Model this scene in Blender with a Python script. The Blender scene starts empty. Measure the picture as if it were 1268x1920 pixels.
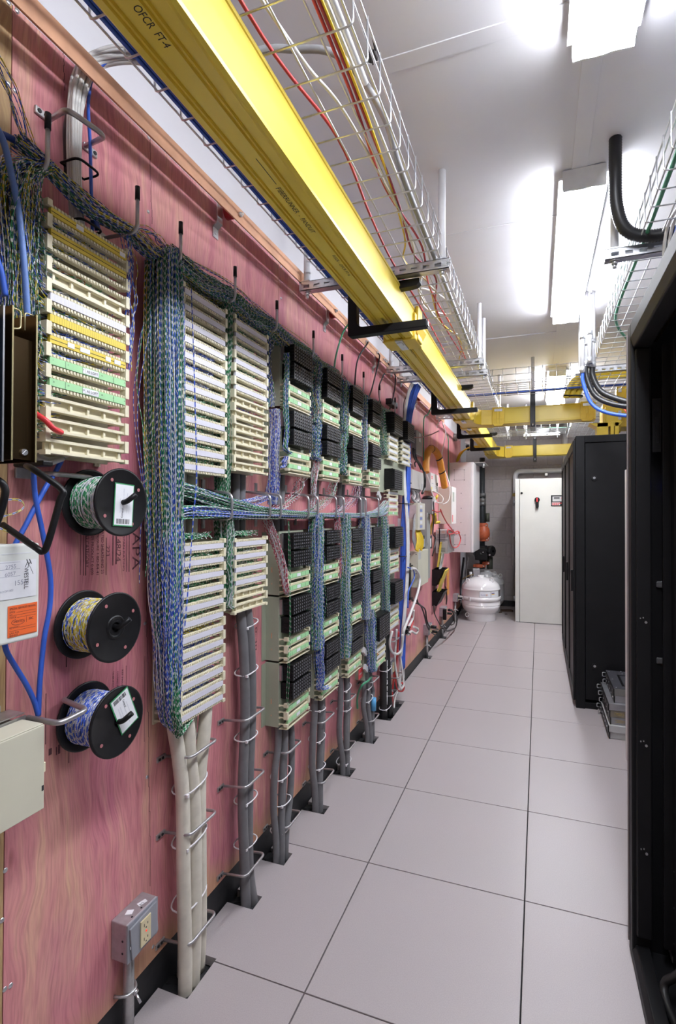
import bpy, bmesh, math, random
import numpy as np
from mathutils import Vector, Matrix
random.seed(7)
RNG = np.random.default_rng(7)
SC = bpy.context.scene
COL = SC.collection

# ------------------------------------------------------------------ camera
# world: plywood face of the left wall is X=0, aisle runs along +Y, finished floor is Z=0 (metres)
CAM = Vector((1.085, 0.0, 1.4284))
F_PX, YAW, PITCH, ROLL, PX0, PY0 = 959.64, 0.3445, 0.0103, 0.0027, 634 + 32.207, 960 - 4.435
_fw = Vector((-math.sin(YAW) * math.cos(PITCH), math.cos(YAW) * math.cos(PITCH), math.sin(PITCH)))
_r0 = Vector((math.cos(YAW), math.sin(YAW), 0))
_u0 = _r0.cross(_fw)
_r = _r0 * math.cos(ROLL) + _u0 * math.sin(ROLL)
_u = _u0 * math.cos(ROLL) - _r0 * math.sin(ROLL)
cd = bpy.data.cameras.new('camera')
cam = bpy.data.objects.new('camera', cd)
COL.objects.link(cam)
cd.sensor_fit = 'VERTICAL'
cd.sensor_height = 36.0
cd.lens = F_PX / 1920 * 36.0
cd.shift_x = -32.207 / 1920
cd.shift_y = -4.435 / 1920
cd.clip_start = 0.02
mw = Matrix((( _r.x, _u.x, -_fw.x, CAM.x), (_r.y, _u.y, -_fw.y, CAM.y), (_r.z, _u.z, -_fw.z, CAM.z), (0, 0, 0, 1)))
cam.matrix_world = mw
SC.camera = cam


def _ray(px, py):
    return _fw * F_PX + _r * (px - PX0) - _u * (py - PY0)


def on_x(px, py, X):
    d = _ray(px, py)
    return CAM + d * ((X - CAM.x) / d.x)


def on_y(px, py, Y):
    d = _ray(px, py)
    return CAM + d * ((Y - CAM.y) / d.y)


def on_z(px, py, Z):
    d = _ray(px, py)
    return CAM + d * ((Z - CAM.z) / d.z)


# ------------------------------------------------------------------ world, exposure
SC.view_settings.view_transform = 'Standard'
SC.view_settings.look = 'None'
SC.view_settings.exposure = 0.52
SC.view_settings.gamma = 1.0
SC.view_settings.use_curve_mapping = False
wd = bpy.data.worlds.new('world')
SC.world = wd
wd.use_nodes = True
wd.node_tree.nodes['Background'].inputs[0].default_value = (0.9, 0.92, 1.0, 1)
wd.node_tree.nodes['Background'].inputs[1].default_value = 0.3
LAMP_STRENGTH = 36.0
LAMP_SIDE = 40.0


# ------------------------------------------------------------------ materials
def new_mat(name):
    m = bpy.data.materials.new(name)
    m.use_nodes = True
    return m, m.node_tree, m.node_tree.nodes['Principled BSDF']


MATS = {}


def pm(name, col, rough=0.5, metal=0.0, var=0.06, scale=40.0, bump=0.0, coat=0.0, stretch=None, spec=0.5):
    """procedural principled material: base colour broken up by noise"""
    if name in MATS:
        return MATS[name]
    m, nt, bs = new_mat(name)
    N = nt.nodes
    tc = N.new('ShaderNodeTexCoord')
    mp = N.new('ShaderNodeMapping')
    nt.links.new(tc.outputs['Object'], mp.inputs['Vector'])
    if stretch:
        mp.inputs['Scale'].default_value = stretch
    nz = N.new('ShaderNodeTexNoise')
    nz.inputs['Scale'].default_value = scale
    nz.inputs['Detail'].default_value = 4
    nt.links.new(mp.outputs[0], nz.inputs['Vector'])
    rp = N.new('ShaderNodeValToRGB')
    rp.color_ramp.elements[0].position = 0.3
    rp.color_ramp.elements[1].position = 0.7
    rp.color_ramp.elements[0].color = tuple(max(0, c * (1 - var)) for c in col) + (1,)
    rp.color_ramp.elements[1].color = tuple(min(1, c * (1 + var)) for c in col) + (1,)
    nt.links.new(nz.outputs['Fac'], rp.inputs['Fac'])
    nt.links.new(rp.outputs['Color'], bs.inputs['Base Color'])
    bs.inputs['Roughness'].default_value = rough
    bs.inputs['Metallic'].default_value = metal
    bs.inputs['Coat Weight'].default_value = coat
    bs.inputs['Specular IOR Level'].default_value = spec
    if bump:
        b = N.new('ShaderNodeBump')
        b.inputs['Strength'].default_value = bump
        b.inputs['Distance'].default_value = 0.002
        nt.links.new(nz.outputs['Fac'], b.inputs['Height'])
        nt.links.new(b.outputs[0], bs.inputs['Normal'])
    MATS[name] = m
    return m


def emit(name, col, s):
    m, nt, bs = new_mat(name)
    bs.inputs['Base Color'].default_value = col + (1,)
    bs.inputs['Emission Color'].default_value = col + (1,)
    bs.inputs['Emission Strength'].default_value = s
    MATS[name] = m
    return m


def wood_mat(name='stained_plywood', bare=0.0):
    m, nt, bs = new_mat(name)
    N, L = nt.nodes, nt.links
    tc = N.new('ShaderNodeTexCoord')

    def mapped(src, stretch):
        mp = N.new('ShaderNodeMapping')
        mp.inputs['Scale'].default_value = stretch
        L.new(src, mp.inputs['Vector'])
        return mp.outputs[0]

    def noise(src, sc, stretch, det=5, dist=0.0):
        n = N.new('ShaderNodeTexNoise')
        n.inputs['Scale'].default_value = sc
        n.inputs['Detail'].default_value = det
        n.inputs['Distortion'].default_value = dist
        L.new(mapped(src, stretch), n.inputs['Vector'])
        return n

    def ramp(src, stops):
        r = N.new('ShaderNodeValToRGB')
        e = r.color_ramp.elements
        while len(e) < len(stops):
            e.new(0.5)
        for k, (p, c) in enumerate(stops):
            e[k].position = p
            e[k].color = c + (1,)
        L.new(src, r.inputs['Fac'])
        return r.outputs[0]

    def mix(mode, fac, a, b):
        x = N.new('ShaderNodeMix')
        x.data_type = 'RGBA'
        x.blend_type = mode
        if isinstance(fac, float):
            x.inputs[0].default_value = fac
        else:
            L.new(fac, x.inputs[0])
        L.new(a, x.inputs[6])
        L.new(b, x.inputs[7])
        return x.outputs[2]
    # the grain wanders: coordinates are pushed sideways by a slow noise
    obj_co = tc.outputs['Object']
    warp = noise(obj_co, 3.2, (1, 1.2, 0.55), 3)
    wsc = N.new('ShaderNodeVectorMath'); wsc.operation = 'MULTIPLY_ADD'
    L.new(warp.outputs['Color'], wsc.inputs[0])
    wsc.inputs[1].default_value = (0, 0.16, 0.0)
    L.new(obj_co, wsc.inputs[2])
    co = wsc.outputs[0]
    grain = noise(co, 34, (1, 1.0, 0.085), 9, 0.8)
    pink_d, pink, salm, tan = (0.44, 0.12, 0.155), (0.63, 0.225, 0.265), (0.70, 0.31, 0.30), (0.74, 0.45, 0.31)
    if bare:
        pink_d, pink, salm, tan = (0.30, 0.17, 0.07), (0.46, 0.30, 0.14), (0.54, 0.37, 0.18), (0.58, 0.42, 0.22)
    g1 = ramp(grain.outputs['Fac'], [(0.27, pink_d), (0.43, pink), (0.56, salm), (0.72, tan)])
    blot = noise(co, 5.0, (1, 1, 0.22), 5, 0.4)
    g2 = ramp(blot.outputs['Fac'], [(0.34, tuple(c * .92 for c in pink)), (0.46, pink), (0.55, salm), (0.68, tan)])
    c = mix('MIX', 0.5, g1, g2)
    mag = noise(obj_co, 7.0, (1, 1, 0.4), 4)
    c = mix('MIX', ramp(mag.outputs['Fac'], [(0.52, (0, 0, 0)), (0.72, (.55, .55, .55))]), c, ramp(grain.outputs['Fac'], [(0.3, (0.50, 0.12, 0.24) if not bare else (.42, .20, .12)), (0.7, (0.68, 0.24, 0.34) if not bare else (.50, .30, .18))]))
    fine = noise(co, 190, (1, 1, 0.07), 5)
    c = mix('MULTIPLY', 0.42, c, ramp(fine.outputs['Fac'], [(0.36, (0.60, 0.48, 0.50)), (0.56, (1, 1, 1))]))
    # growth ring lines of rotary cut veneer: closely set, curving where the grain wanders
    wv = N.new('ShaderNodeTexWave')
    L.new(mapped(co, (1, 1, 0.07)), wv.inputs['Vector'])
    wv.bands_direction = 'Y'
    wv.inputs['Scale'].default_value = 30.0
    wv.inputs['Distortion'].default_value = 14.0
    wv.inputs['Detail'].default_value = 4
    wv.inputs['Detail Scale'].default_value = 0.7
    c = mix('MULTIPLY', 0.13, c, ramp(wv.outputs['Fac'], [(0.0, (0.60, 0.47, 0.50)), (0.6, (1, 1, 1))]))
    vo = N.new('ShaderNodeTexVoronoi')
    L.new(mapped(obj_co, (1, 2.4, 0.8)), vo.inputs['Vector'])
    vo.inputs['Scale'].default_value = 2.1
    c = mix('MULTIPLY', 0.6, c, ramp(vo.outputs['Distance'], [(0.015, (0.35, 0.22, 0.2)), (0.05, (1, 1, 1))]))
    # stain missing along the bottom edge of the sheets
    sp = N.new('ShaderNodeSeparateXYZ'); L.new(obj_co, sp.inputs[0])
    ed = N.new('ShaderNodeMath'); ed.operation = 'MULTIPLY_ADD'
    L.new(blot.outputs['Fac'], ed.inputs[0]); ed.inputs[1].default_value = -0.30
    L.new(sp.outputs['Z'], ed.inputs[2])
    er = N.new('ShaderNodeMapRange')
    L.new(ed.outputs[0], er.inputs['Value'])
    er.inputs['From Min'].default_value = -0.035; er.inputs['From Max'].default_value = 0.055
    er.inputs['To Min'].default_value = 0.75; er.inputs['To Max'].default_value = 0.0
    rgb = N.new('ShaderNodeRGB'); rgb.outputs[0].default_value = (0.55, 0.33, 0.17, 1)
    c = mix('MIX', er.outputs[0], c, mix('MULTIPLY', 0.6, rgb.outputs[0], ramp(grain.outputs['Fac'], [(0.3, (.6, .5, .45)), (0.6, (1, 1, 1))])))
    L.new(c, bs.inputs['Base Color'])
    bs.inputs['Roughness'].default_value = 0.55
    b = N.new('ShaderNodeBump')
    b.inputs['Strength'].default_value = 0.12
    b.inputs['Distance'].default_value = 0.002
    L.new(grain.outputs['Fac'], b.inputs['Height'])
    L.new(b.outputs[0], bs.inputs['Normal'])
    return m


def wire_mat():
    """twisted pair: colour of the pair alternating with its white mate along the length"""
    m, nt, bs = new_mat('twisted_pair_insulation')
    N, L = nt.nodes, nt.links
    a = N.new('ShaderNodeAttribute'); a.attribute_name = 'tint'
    l = N.new('ShaderNodeAttribute'); l.attribute_name = 'along'
    fr = N.new('ShaderNodeMath'); fr.operation = 'FRACT'
    L.new(l.outputs['Fac'], fr.inputs[0])
    gt = N.new('ShaderNodeMath'); gt.operation = 'GREATER_THAN'; gt.inputs[1].default_value = 0.66
    L.new(fr.outputs[0], gt.inputs[0])
    mx = N.new('ShaderNodeMix'); mx.data_type = 'RGBA'
    L.new(gt.outputs[0], mx.inputs[0])
    L.new(a.outputs['Color'], mx.inputs[6])
    mx.inputs[7].default_value = (0.74, 0.74, 0.72, 1)
    L.new(mx.outputs[2], bs.inputs['Base Color'])
    bs.inputs['Roughness'].default_value = 0.4
    return m


def plain_attr_mat():
    m, nt, bs = new_mat('coloured_jacket')
    a = nt.nodes.new('ShaderNodeAttribute'); a.attribute_name = 'tint'
    nt.links.new(a.outputs['Color'], bs.inputs['Base Color'])
    bs.inputs['Roughness'].default_value = 0.4
    return m


def label_mat(name, col, ink=(0.35, 0.35, 0.45), scale=420.0, duty=0.25):
    """printed strip: fine vertical tick marks along the row"""
    m, nt, bs = new_mat(name)
    N, L = nt.nodes, nt.links
    tc = N.new('ShaderNodeTexCoord')
    sp = N.new('ShaderNodeSeparateXYZ')
    L.new(tc.outputs['Object'], sp.inputs[0])
    mu = N.new('ShaderNodeMath'); mu.operation = 'MULTIPLY'; mu.inputs[1].default_value = scale
    L.new(sp.outputs['Y'], mu.inputs[0])
    fr = N.new('ShaderNodeMath'); fr.operation = 'FRACT'
    L.new(mu.outputs[0], fr.inputs[0])
    lt = N.new('ShaderNodeMath'); lt.operation = 'LESS_THAN'; lt.inputs[1].default_value = duty
    L.new(fr.outputs[0], lt.inputs[0])
    mx = N.new('ShaderNodeMix'); mx.data_type = 'RGBA'
    L.new(lt.outputs[0], mx.inputs[0])
    mx.inputs[6].default_value = col + (1,)
    mx.inputs[7].default_value = ink + (1,)
    L.new(mx.outputs[2], bs.inputs['Base Color'])
    bs.inputs['Roughness'].default_value = 0.45
    MATS[name] = m
    return m


def corrugated(name, col, scale=220.0):
    return pm(name, col, 0.5)


WOOD = wood_mat()
WOOD_BARE = wood_mat('bare_plywood', 1.0)
WIRE = wire_mat()
JACKET = plain_attr_mat()
IVORY = pm('ivory_plastic', (0.73, 0.68, 0.50), 0.42, var=0.05, scale=25)
WHITE_LBL = label_mat('printed_white_label', (0.74, 0.73, 0.80))
GREEN_LBL = pm('green_label', (0.36, 0.66, 0.34), 0.5, var=0.03)
YELLOW_LBL = label_mat('printed_yellow_label', (0.72, 0.56, 0.06), (0.35, 0.27, 0.03), 160, 0.12)
PLAIN_YELLOW_LBL = pm('yellow_label', (0.72, 0.55, 0.06), 0.5)
GREY_LBL = pm('grey_white_label', (0.68, 0.70, 0.72), 0.5)
SAGE = pm('sage_green_steel', (0.33, 0.36, 0.27), 0.5, var=0.05, scale=12)
BLACK_PL = pm('black_plastic', (0.010, 0.010, 0.011), 0.38, var=0.2, spec=0.3)
BLACK_PAINT = pm('black_powder_coat', (0.008, 0.008, 0.009), 0.5, var=0.12, scale=8, bump=0.02, spec=0.22)
DARK_RUBBER = pm('black_rubber', (0.018, 0.018, 0.02), 0.6, var=0.2)
STEEL = pm('galvanised_steel', (0.50, 0.50, 0.50), 0.38, 0.85, var=0.12, scale=60)
ZINC = pm('bright_zinc', (0.66, 0.67, 0.69), 0.3, 0.9, var=0.1, scale=60)
RINGSTEEL = pm('ring_steel', (0.46, 0.45, 0.46), 0.36, 0.8, var=0.1)
COPPER = pm('copper_bar', (0.62, 0.34, 0.21), 0.45, 0.45, var=0.16, scale=9)
YELLOW = pm('yellow_duct_plastic', (0.82, 0.62, 0.07), 0.33, var=0.04, scale=6)
YELLOW_D = pm('yellow_fitting_plastic', (0.80, 0.57, 0.055), 0.4, var=0.05, scale=6)
CEIL_W = pm('white_panel_paint', (0.70, 0.69, 0.71), 0.5, var=0.02, scale=5)
WALL_W = pm('white_wall_paint', (0.66, 0.65, 0.68), 0.6, var=0.03, scale=4)
BLOCK = pm('painted_block', (0.44, 0.40, 0.40), 0.7, var=0.06, scale=30, bump=0.25)
MORTAR = pm('painted_mortar', (0.40, 0.365, 0.365), 0.8, var=0.05, scale=60)
TILE = pm('floor_tile_laminate', (0.39, 0.35, 0.352), 0.38, var=0.07, scale=330)
SUBFLOOR = pm('dark_subfloor', (0.02, 0.02, 0.022), 0.9)
BEIGE = pm('beige_enamel', (0.60, 0.58, 0.46), 0.42, var=0.04, scale=5)
BEIGE_UPS = pm('pale_putty_enamel', (0.62, 0.62, 0.58), 0.42, var=0.03, scale=5)
BEIGE_L = pm('light_beige_enamel', (0.62, 0.59, 0.50), 0.45, var=0.03, scale=5)
OFFWHITE = pm('off_white_enamel', (0.66, 0.63, 0.61), 0.42, var=0.03, scale=6)
GREYBOX = pm('grey_enamel', (0.30, 0.30, 0.29), 0.45, var=0.05, scale=10)
DGREY = pm('dark_grey_enamel', (0.10, 0.10, 0.105), 0.5, var=0.06, scale=10)
PALEGREY = pm('pale_grey_enamel', (0.50, 0.50, 0.50), 0.45, var=0.05, scale=10)
WHITE_PL = pm('white_plastic', (0.74, 0.74, 0.74), 0.4, var=0.03)
WHITE_GLOSS = pm('white_gloss_enamel', (0.78, 0.76, 0.77), 0.18, var=0.02, scale=8, coat=0.4)
PAPER = pm('paper', (0.76, 0.77, 0.80), 0.7, var=0.03)
INK = pm('black_ink', (0.02, 0.02, 0.025), 0.7)
GREYINK = pm('grey_pencil', (0.36, 0.38, 0.46), 0.8)
STAMP = pm('faded_stamp_ink', (0.13, 0.05, 0.06), 0.8, var=0.5, scale=60)
ORANGE_PAPER = pm('orange_sticker', (0.80, 0.14, 0.03), 0.55, var=0.03)
ORANGE_PIPE = pm('orange_conduit', (0.68, 0.27, 0.035), 0.5, var=0.08)
ORANGE_CLAMP = pm('orange_painted_iron', (0.46, 0.10, 0.04), 0.45, var=0.15)
RED_INS = pm('red_insulator', (0.42, 0.03, 0.04), 0.4)
RED_PL = pm('red_plastic', (0.70, 0.04, 0.05), 0.4)
GREEN_FOIL = pm('green_sticker_rim', (0.05, 0.30, 0.12), 0.5)
CONDUIT_W = pm('white_pipe_jacket', (0.72, 0.72, 0.74), 0.45, var=0.03)
GOLD = pm('gold_chromate_plate', (0.10, 0.065, 0.03), 0.24, 0.85, var=0.25, scale=3)
GOLD_EDGE = pm('gold_chromate_edge', (0.55, 0.48, 0.26), 0.3, 0.7)
BLUESTEEL = pm('blued_zinc_plate', (0.10, 0.12, 0.16), 0.25, 0.85, var=0.2, scale=3)
CREAM_CABLE = pm('cream_cable_jacket', (0.64, 0.60, 0.51), 0.55, var=0.08, scale=30)
GREY_CABLE = pm('grey_cable_jacket', (0.15, 0.148, 0.155), 0.5, var=0.1, scale=30)
GREY_CABLE_L = pm('light_grey_cable_jacket', (0.30, 0.30, 0.31), 0.5, var=0.08, scale=30)
BLACK_CABLE = pm('black_cable_jacket', (0.015, 0.015, 0.016), 0.45, var=0.2)
BLUE_CABLE = pm('blue_cable_jacket', (0.035, 0.11, 0.52), 0.4, var=0.08)
WHITE_CABLE = pm('white_cable_jacket', (0.70, 0.69, 0.67), 0.45, var=0.05)
RED_CABLE = pm('red_cable_jacket', (0.55, 0.05, 0.05), 0.4)
GREEN_CABLE = pm('green_cable_jacket', (0.05, 0.27, 0.14), 0.45)
YELLOW_CABLE = pm('yellow_cable_jacket', (0.75, 0.52, 0.03), 0.4)
TIE = pm('white_nylon_tie', (0.72, 0.70, 0.72), 0.45)
OUTLET_IV = pm('ivory_receptacle', (0.66, 0.58, 0.36), 0.4)
CASTBOX = pm('pressed_steel_box', (0.42, 0.40, 0.42), 0.42, 0.6, var=0.1, scale=50)
COVERGREY = pm('grey_cover_plate', (0.27, 0.28, 0.31), 0.45, var=0.04)
MANILA = pm('yellow_envelope', (0.78, 0.60, 0.10), 0.6, var=0.05)
SERVER = pm('server_sheet_steel', (0.36, 0.36, 0.38), 0.38, 0.6, var=0.1, scale=20)
SERVER_DK = pm('server_lid_steel', (0.10, 0.10, 0.115), 0.45, 0.5, var=0.1, scale=20)
BLUE_LED = emit('blue_led', (0.03, 0.08, 1.0), 3.0)
LCD_BLUE = pm('blue_display_glass', (0.02, 0.03, 0.09), 0.2)
RED_LED = emit('red_led', (1.0, 0.05, 0.03), 0.6)
GREY_TXT = pm('pale_grey_print', (0.45, 0.46, 0.5), 0.6)
BLUE_TAPE = pm('blue_tape', (0.10, 0.36, 0.66), 0.5)
LIGHT_DIFF = emit('lamp_diffuser', (0.94, 0.97, 1.05), LAMP_STRENGTH)
LIGHT_SIDE = emit('lamp_diffuser_side', (0.94, 0.97, 1.05), LAMP_SIDE)
# first lamp's sides turned down, farthest lamp boosted to brighten the far end
DIM_SIDE = emit('lamp_diffuser_side_dim', (0.94, 0.97, 1.05), LAMP_SIDE * .85)
FAR_SIDE = emit('lamp_diffuser_side_boosted', (0.94, 0.97, 1.03), LAMP_SIDE * 1.7)
FAR_DIFF = emit('lamp_diffuser_boosted', (0.94, 0.97, 1.03), LAMP_STRENGTH * 1.7)
BRASS = pm('brass', (0.6, 0.45, 0.15), 0.35, 0.8)


# ------------------------------------------------------------------ mesh helpers
class MB:
    def __init__(s):
        s.v = []; s.f = []; s.m = []; s.sm = []

    def add(s, vs, fs, mi=0, smooth=False):
        o = len(s.v)
        s.v += [tuple(p) for p in vs]
        s.f += [tuple(o + i for i in f) for f in fs]
        s.m += [mi] * len(fs)
        s.sm += [smooth] * len(fs)
        return s

    def box(s, x0, x1, y0, y1, z0, z1, mi=0):
        vs = [(x, y, z) for x in (x0, x1) for y in (y0, y1) for z in (z0, z1)]
        fs = [(0, 1, 3, 2), (4, 6, 7, 5), (0, 4, 5, 1), (2, 3, 7, 6), (0, 2, 6, 4), (1, 5, 7, 3)]
        return s.add(vs, fs, mi)

    def cbox(s, c, u, v, w, mi=0):
        """box about centre c with half vectors u, v, w"""
        c, u, v, w = Vector(c), Vector(u), Vector(v), Vector(w)
        vs = [c + u * a + v * b + w * d for a in (-1, 1) for b in (-1, 1) for d in (-1, 1)]
        fs = [(0, 1, 3, 2), (4, 6, 7, 5), (0, 4, 5, 1), (2, 3, 7, 6), (0, 2, 6, 4), (1, 5, 7, 3)]
        if u.cross(v).dot(w) < 0:
            fs = [f[::-1] for f in fs]
        return s.add(vs, fs, mi)

    def tube(s, pts, r, n=8, mi=0, caps=True, closed=False, flat=None):
        P = [Vector(p) for p in pts]
        m = len(P)
        R = r if isinstance(r, (list, tuple)) else [r] * m
        T = []
        for i in range(m):
            if closed:
                t = P[(i + 1) % m] - P[i - 1]
            else:
                t = P[min(i + 1, m - 1)] - P[max(i - 1, 0)]
            T.append(t.normalized() if t.length > 1e-9 else Vector((0, 0, 1)))
        a = T[0].orthogonal().normalized()
        vs = []
        for i in range(m):
            if i:
                a = a - T[i] * a.dot(T[i])
                a = a.normalized() if a.length > 1e-6 else T[i].orthogonal().normalized()
            b = T[i].cross(a)
            for k in range(n):
                th = 2 * math.pi * k / n
                vs.append(P[i] + (a * math.cos(th) + b * math.sin(th)) * R[i])
        fs = []
        for i in range(m if closed else m - 1):
            j = (i + 1) % m
            for k in range(n):
                k2 = (k + 1) % n
                fs.append((i * n + k, i * n + k2, j * n + k2, j * n + k))
        s.add(vs, fs, mi, True)
        if caps and not closed:
            o = len(s.v) - len(vs)
            s.f += [tuple(o + k for k in range(n))[::-1], tuple(o + (m - 1) * n + k for k in range(n))]
            s.m += [mi, mi]; s.sm += [False, False]
        return s

    def cyl(s, p0, p1, r, n=12, mi=0, r1=None):
        return s.tube([p0, p1], [r, r if r1 is None else r1], n, mi)

    def lathe(s, prof, c, axis=(0, 0, 1), n=32, mi=0, smooth=True):
        """prof: list of (radius, height along axis) from c"""
        c, ax = Vector(c), Vector(axis).normalized()
        a = ax.orthogonal().normalized(); b = ax.cross(a)
        vs = []
        for r, h in prof:
            for k in range(n):
                th = 2 * math.pi * k / n
                vs.append(c + ax * h + (a * math.cos(th) + b * math.sin(th)) * max(r, 1e-5))
        fs = []
        for i in range(len(prof) - 1):
            for k in range(n):
                k2 = (k + 1) % n
                fs.append((i * n + k, i * n + k2, (i + 1) * n + k2, (i + 1) * n + k))
        return s.add(vs, fs, mi, smooth)

    def prism(s, poly, ext, mi=0):
        """poly: planar list of 3d points, extruded by vector ext"""
        P = [Vector(p) for p in poly]; e = Vector(ext); n = len(P)
        nrm = Vector((0, 0, 0))
        for i in range(n):
            nrm += P[i].cross(P[(i + 1) % n])
        if nrm.dot(e) > 0:
            P = P[::-1]
        vs = P + [p + e for p in P]
        fs = [tuple(range(n)), tuple(range(2 * n - 1, n - 1, -1))]
        for i in range(n):
            j = (i + 1) % n
            fs.append((j, i, n + i, n + j))
        return s.add(vs, fs, mi)

    def mesh(s, name, mats):
        me = bpy.data.meshes.new(name)
        me.from_pydata(s.v, [], s.f)
        for m in mats:
            me.materials.append(m)
        me.polygons.foreach_set('material_index', s.m)
        me.polygons.foreach_set('use_smooth', s.sm)
        me.update()
        return me


def link(name, data, parent=None, label=None, cat=None, group=None, kind=None):
    o = bpy.data.objects.new(name, data)
    COL.objects.link(o)
    if parent is not None:
        o.parent = parent
        o.matrix_parent_inverse = Matrix.Translation(-wloc(parent))
    if label: o['label'] = label
    if cat: o['category'] = cat
    if group: o['group'] = group
    if kind: o['kind'] = kind
    return o


def wloc(o):
    """world location of a root or of a part whose verts are in world space"""
    if o.parent is None:
        return Vector(o.location)
    return Vector((0, 0, 0))


def obj(name, mb, mats, parent=None, bevel=0.0, label=None, cat=None, group=None, kind=None, seg=2):
    if not isinstance(mats, (list, tuple)):
        mats = [mats]
    if parent is None and kind != 'structure':
        xs = np.array(mb.v)
        c = Vector(((xs[:, 0].min() + xs[:, 0].max()) / 2, (xs[:, 1].min() + xs[:, 1].max()) / 2, xs[:, 2].min()))
        mb.v = [(p[0] - c.x, p[1] - c.y, p[2] - c.z) for p in mb.v]
        o = link(name, mb.mesh(name, mats), None, label, cat, group, kind)
        o.location = c
    else:
        o = link(name, mb.mesh(name, mats), parent, label, cat, group, kind)
        if parent is not None and parent.parent is not None:
            o.matrix_parent_inverse = Matrix.Identity(4)
        if parent is not None and parent.type == 'MESH' and parent.parent is None:
            o.matrix_parent_inverse = Matrix.Translation(-Vector(parent.location))
    if bevel:
        md = o.modifiers.new('bevel', 'BEVEL')
        md.width = bevel; md.segments = seg; md.limit_method = 'ANGLE'; md.angle_limit = 0.7
        md.harden_normals = False
    return o


def thing(name, label, cat, loc, group=None):
    o = link(name, None, None, label, cat, group)
    o.location = loc
    o.empty_display_size = 0.05
    return o


def dup(root, off, label=None, group=None):
    """copy of a thing with copies of its parts and sub-parts (mesh data shared)"""
    off = Vector(off)
    r = root.copy(); COL.objects.link(r)
    r.location = Vector(root.location) + off
    if label: r['label'] = label
    if group: r['group'] = group
    for ch in list(root.children):
        c = ch.copy(); COL.objects.link(c); mi = ch.matrix_parent_inverse.copy(); c.parent = r; c.matrix_parent_inverse = mi
        for g in list(ch.children):
            d = g.copy(); COL.objects.link(d); mi = g.matrix_parent_inverse.copy(); d.parent = c; d.matrix_parent_inverse = mi
    return r


def share(o, off, parent=None):
    """another piece with the same mesh, moved by off, as a child of the same parent"""
    c = o.copy(); COL.objects.link(c)
    c.location = Vector(o.location) + Vector(off)
    return c


def cr(pts, n=8):
    """Catmull-Rom through points"""
    P = [Vector(p) for p in pts]
    P = [P[0] * 2 - P[1]] + P + [P[-1] * 2 - P[-2]]
    out = []
    for i in range(1, len(P) - 2):
        for k in range(n):
            t = k / n
            a, b, c, d = P[i - 1], P[i], P[i + 1], P[i + 2]
            out.append(0.5 * ((2 * b) + (c - a) * t + (2 * a - 5 * b + 4 * c - d) * t * t + (3 * b - a - 3 * c + d) * t ** 3))
    out.append(P[-2])
    return out


def rounded(pts, r, n=5):
    """polyline with rounded corners"""
    P = [Vector(p) for p in pts]
    out = [P[0]]
    for i in range(1, len(P) - 1):
        a = (P[i - 1] - P[i]); b = (P[i + 1] - P[i])
        d = min(r, a.length * 0.49, b.length * 0.49)
        p0 = P[i] + a.normalized() * d; p1 = P[i] + b.normalized() * d
        for k in range(n + 1):
            t = k / n
            out.append(p0 * (1 - t) ** 2 + P[i] * 2 * t * (1 - t) + p1 * t * t)
    out.append(P[-1])
    return out


def cable(name, pts, r, mat, label=None, cat='cable', group=None, parent=None, n=8, smooth=True, res=8):
    mb = MB().tube(cr(pts, res) if smooth else pts, r, n)
    return obj(name, mb, mat, parent, label=label, cat=None if parent else cat, group=group)


PALETTE = {'b': (0.05, 0.13, 0.66), 'g': (0.03, 0.30, 0.11), 'y': (0.72, 0.58, 0.03), 'w': (0.62, 0.64, 0.72),
           'd': (0.03, 0.06, 0.22), 'r': (0.52, 0.06, 0.11), 'n': (0.015, 0.14, 0.06), 'o': (0.60, 0.20, 0.04), 'v': (0.22, 0.06, 0.30)}


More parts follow.
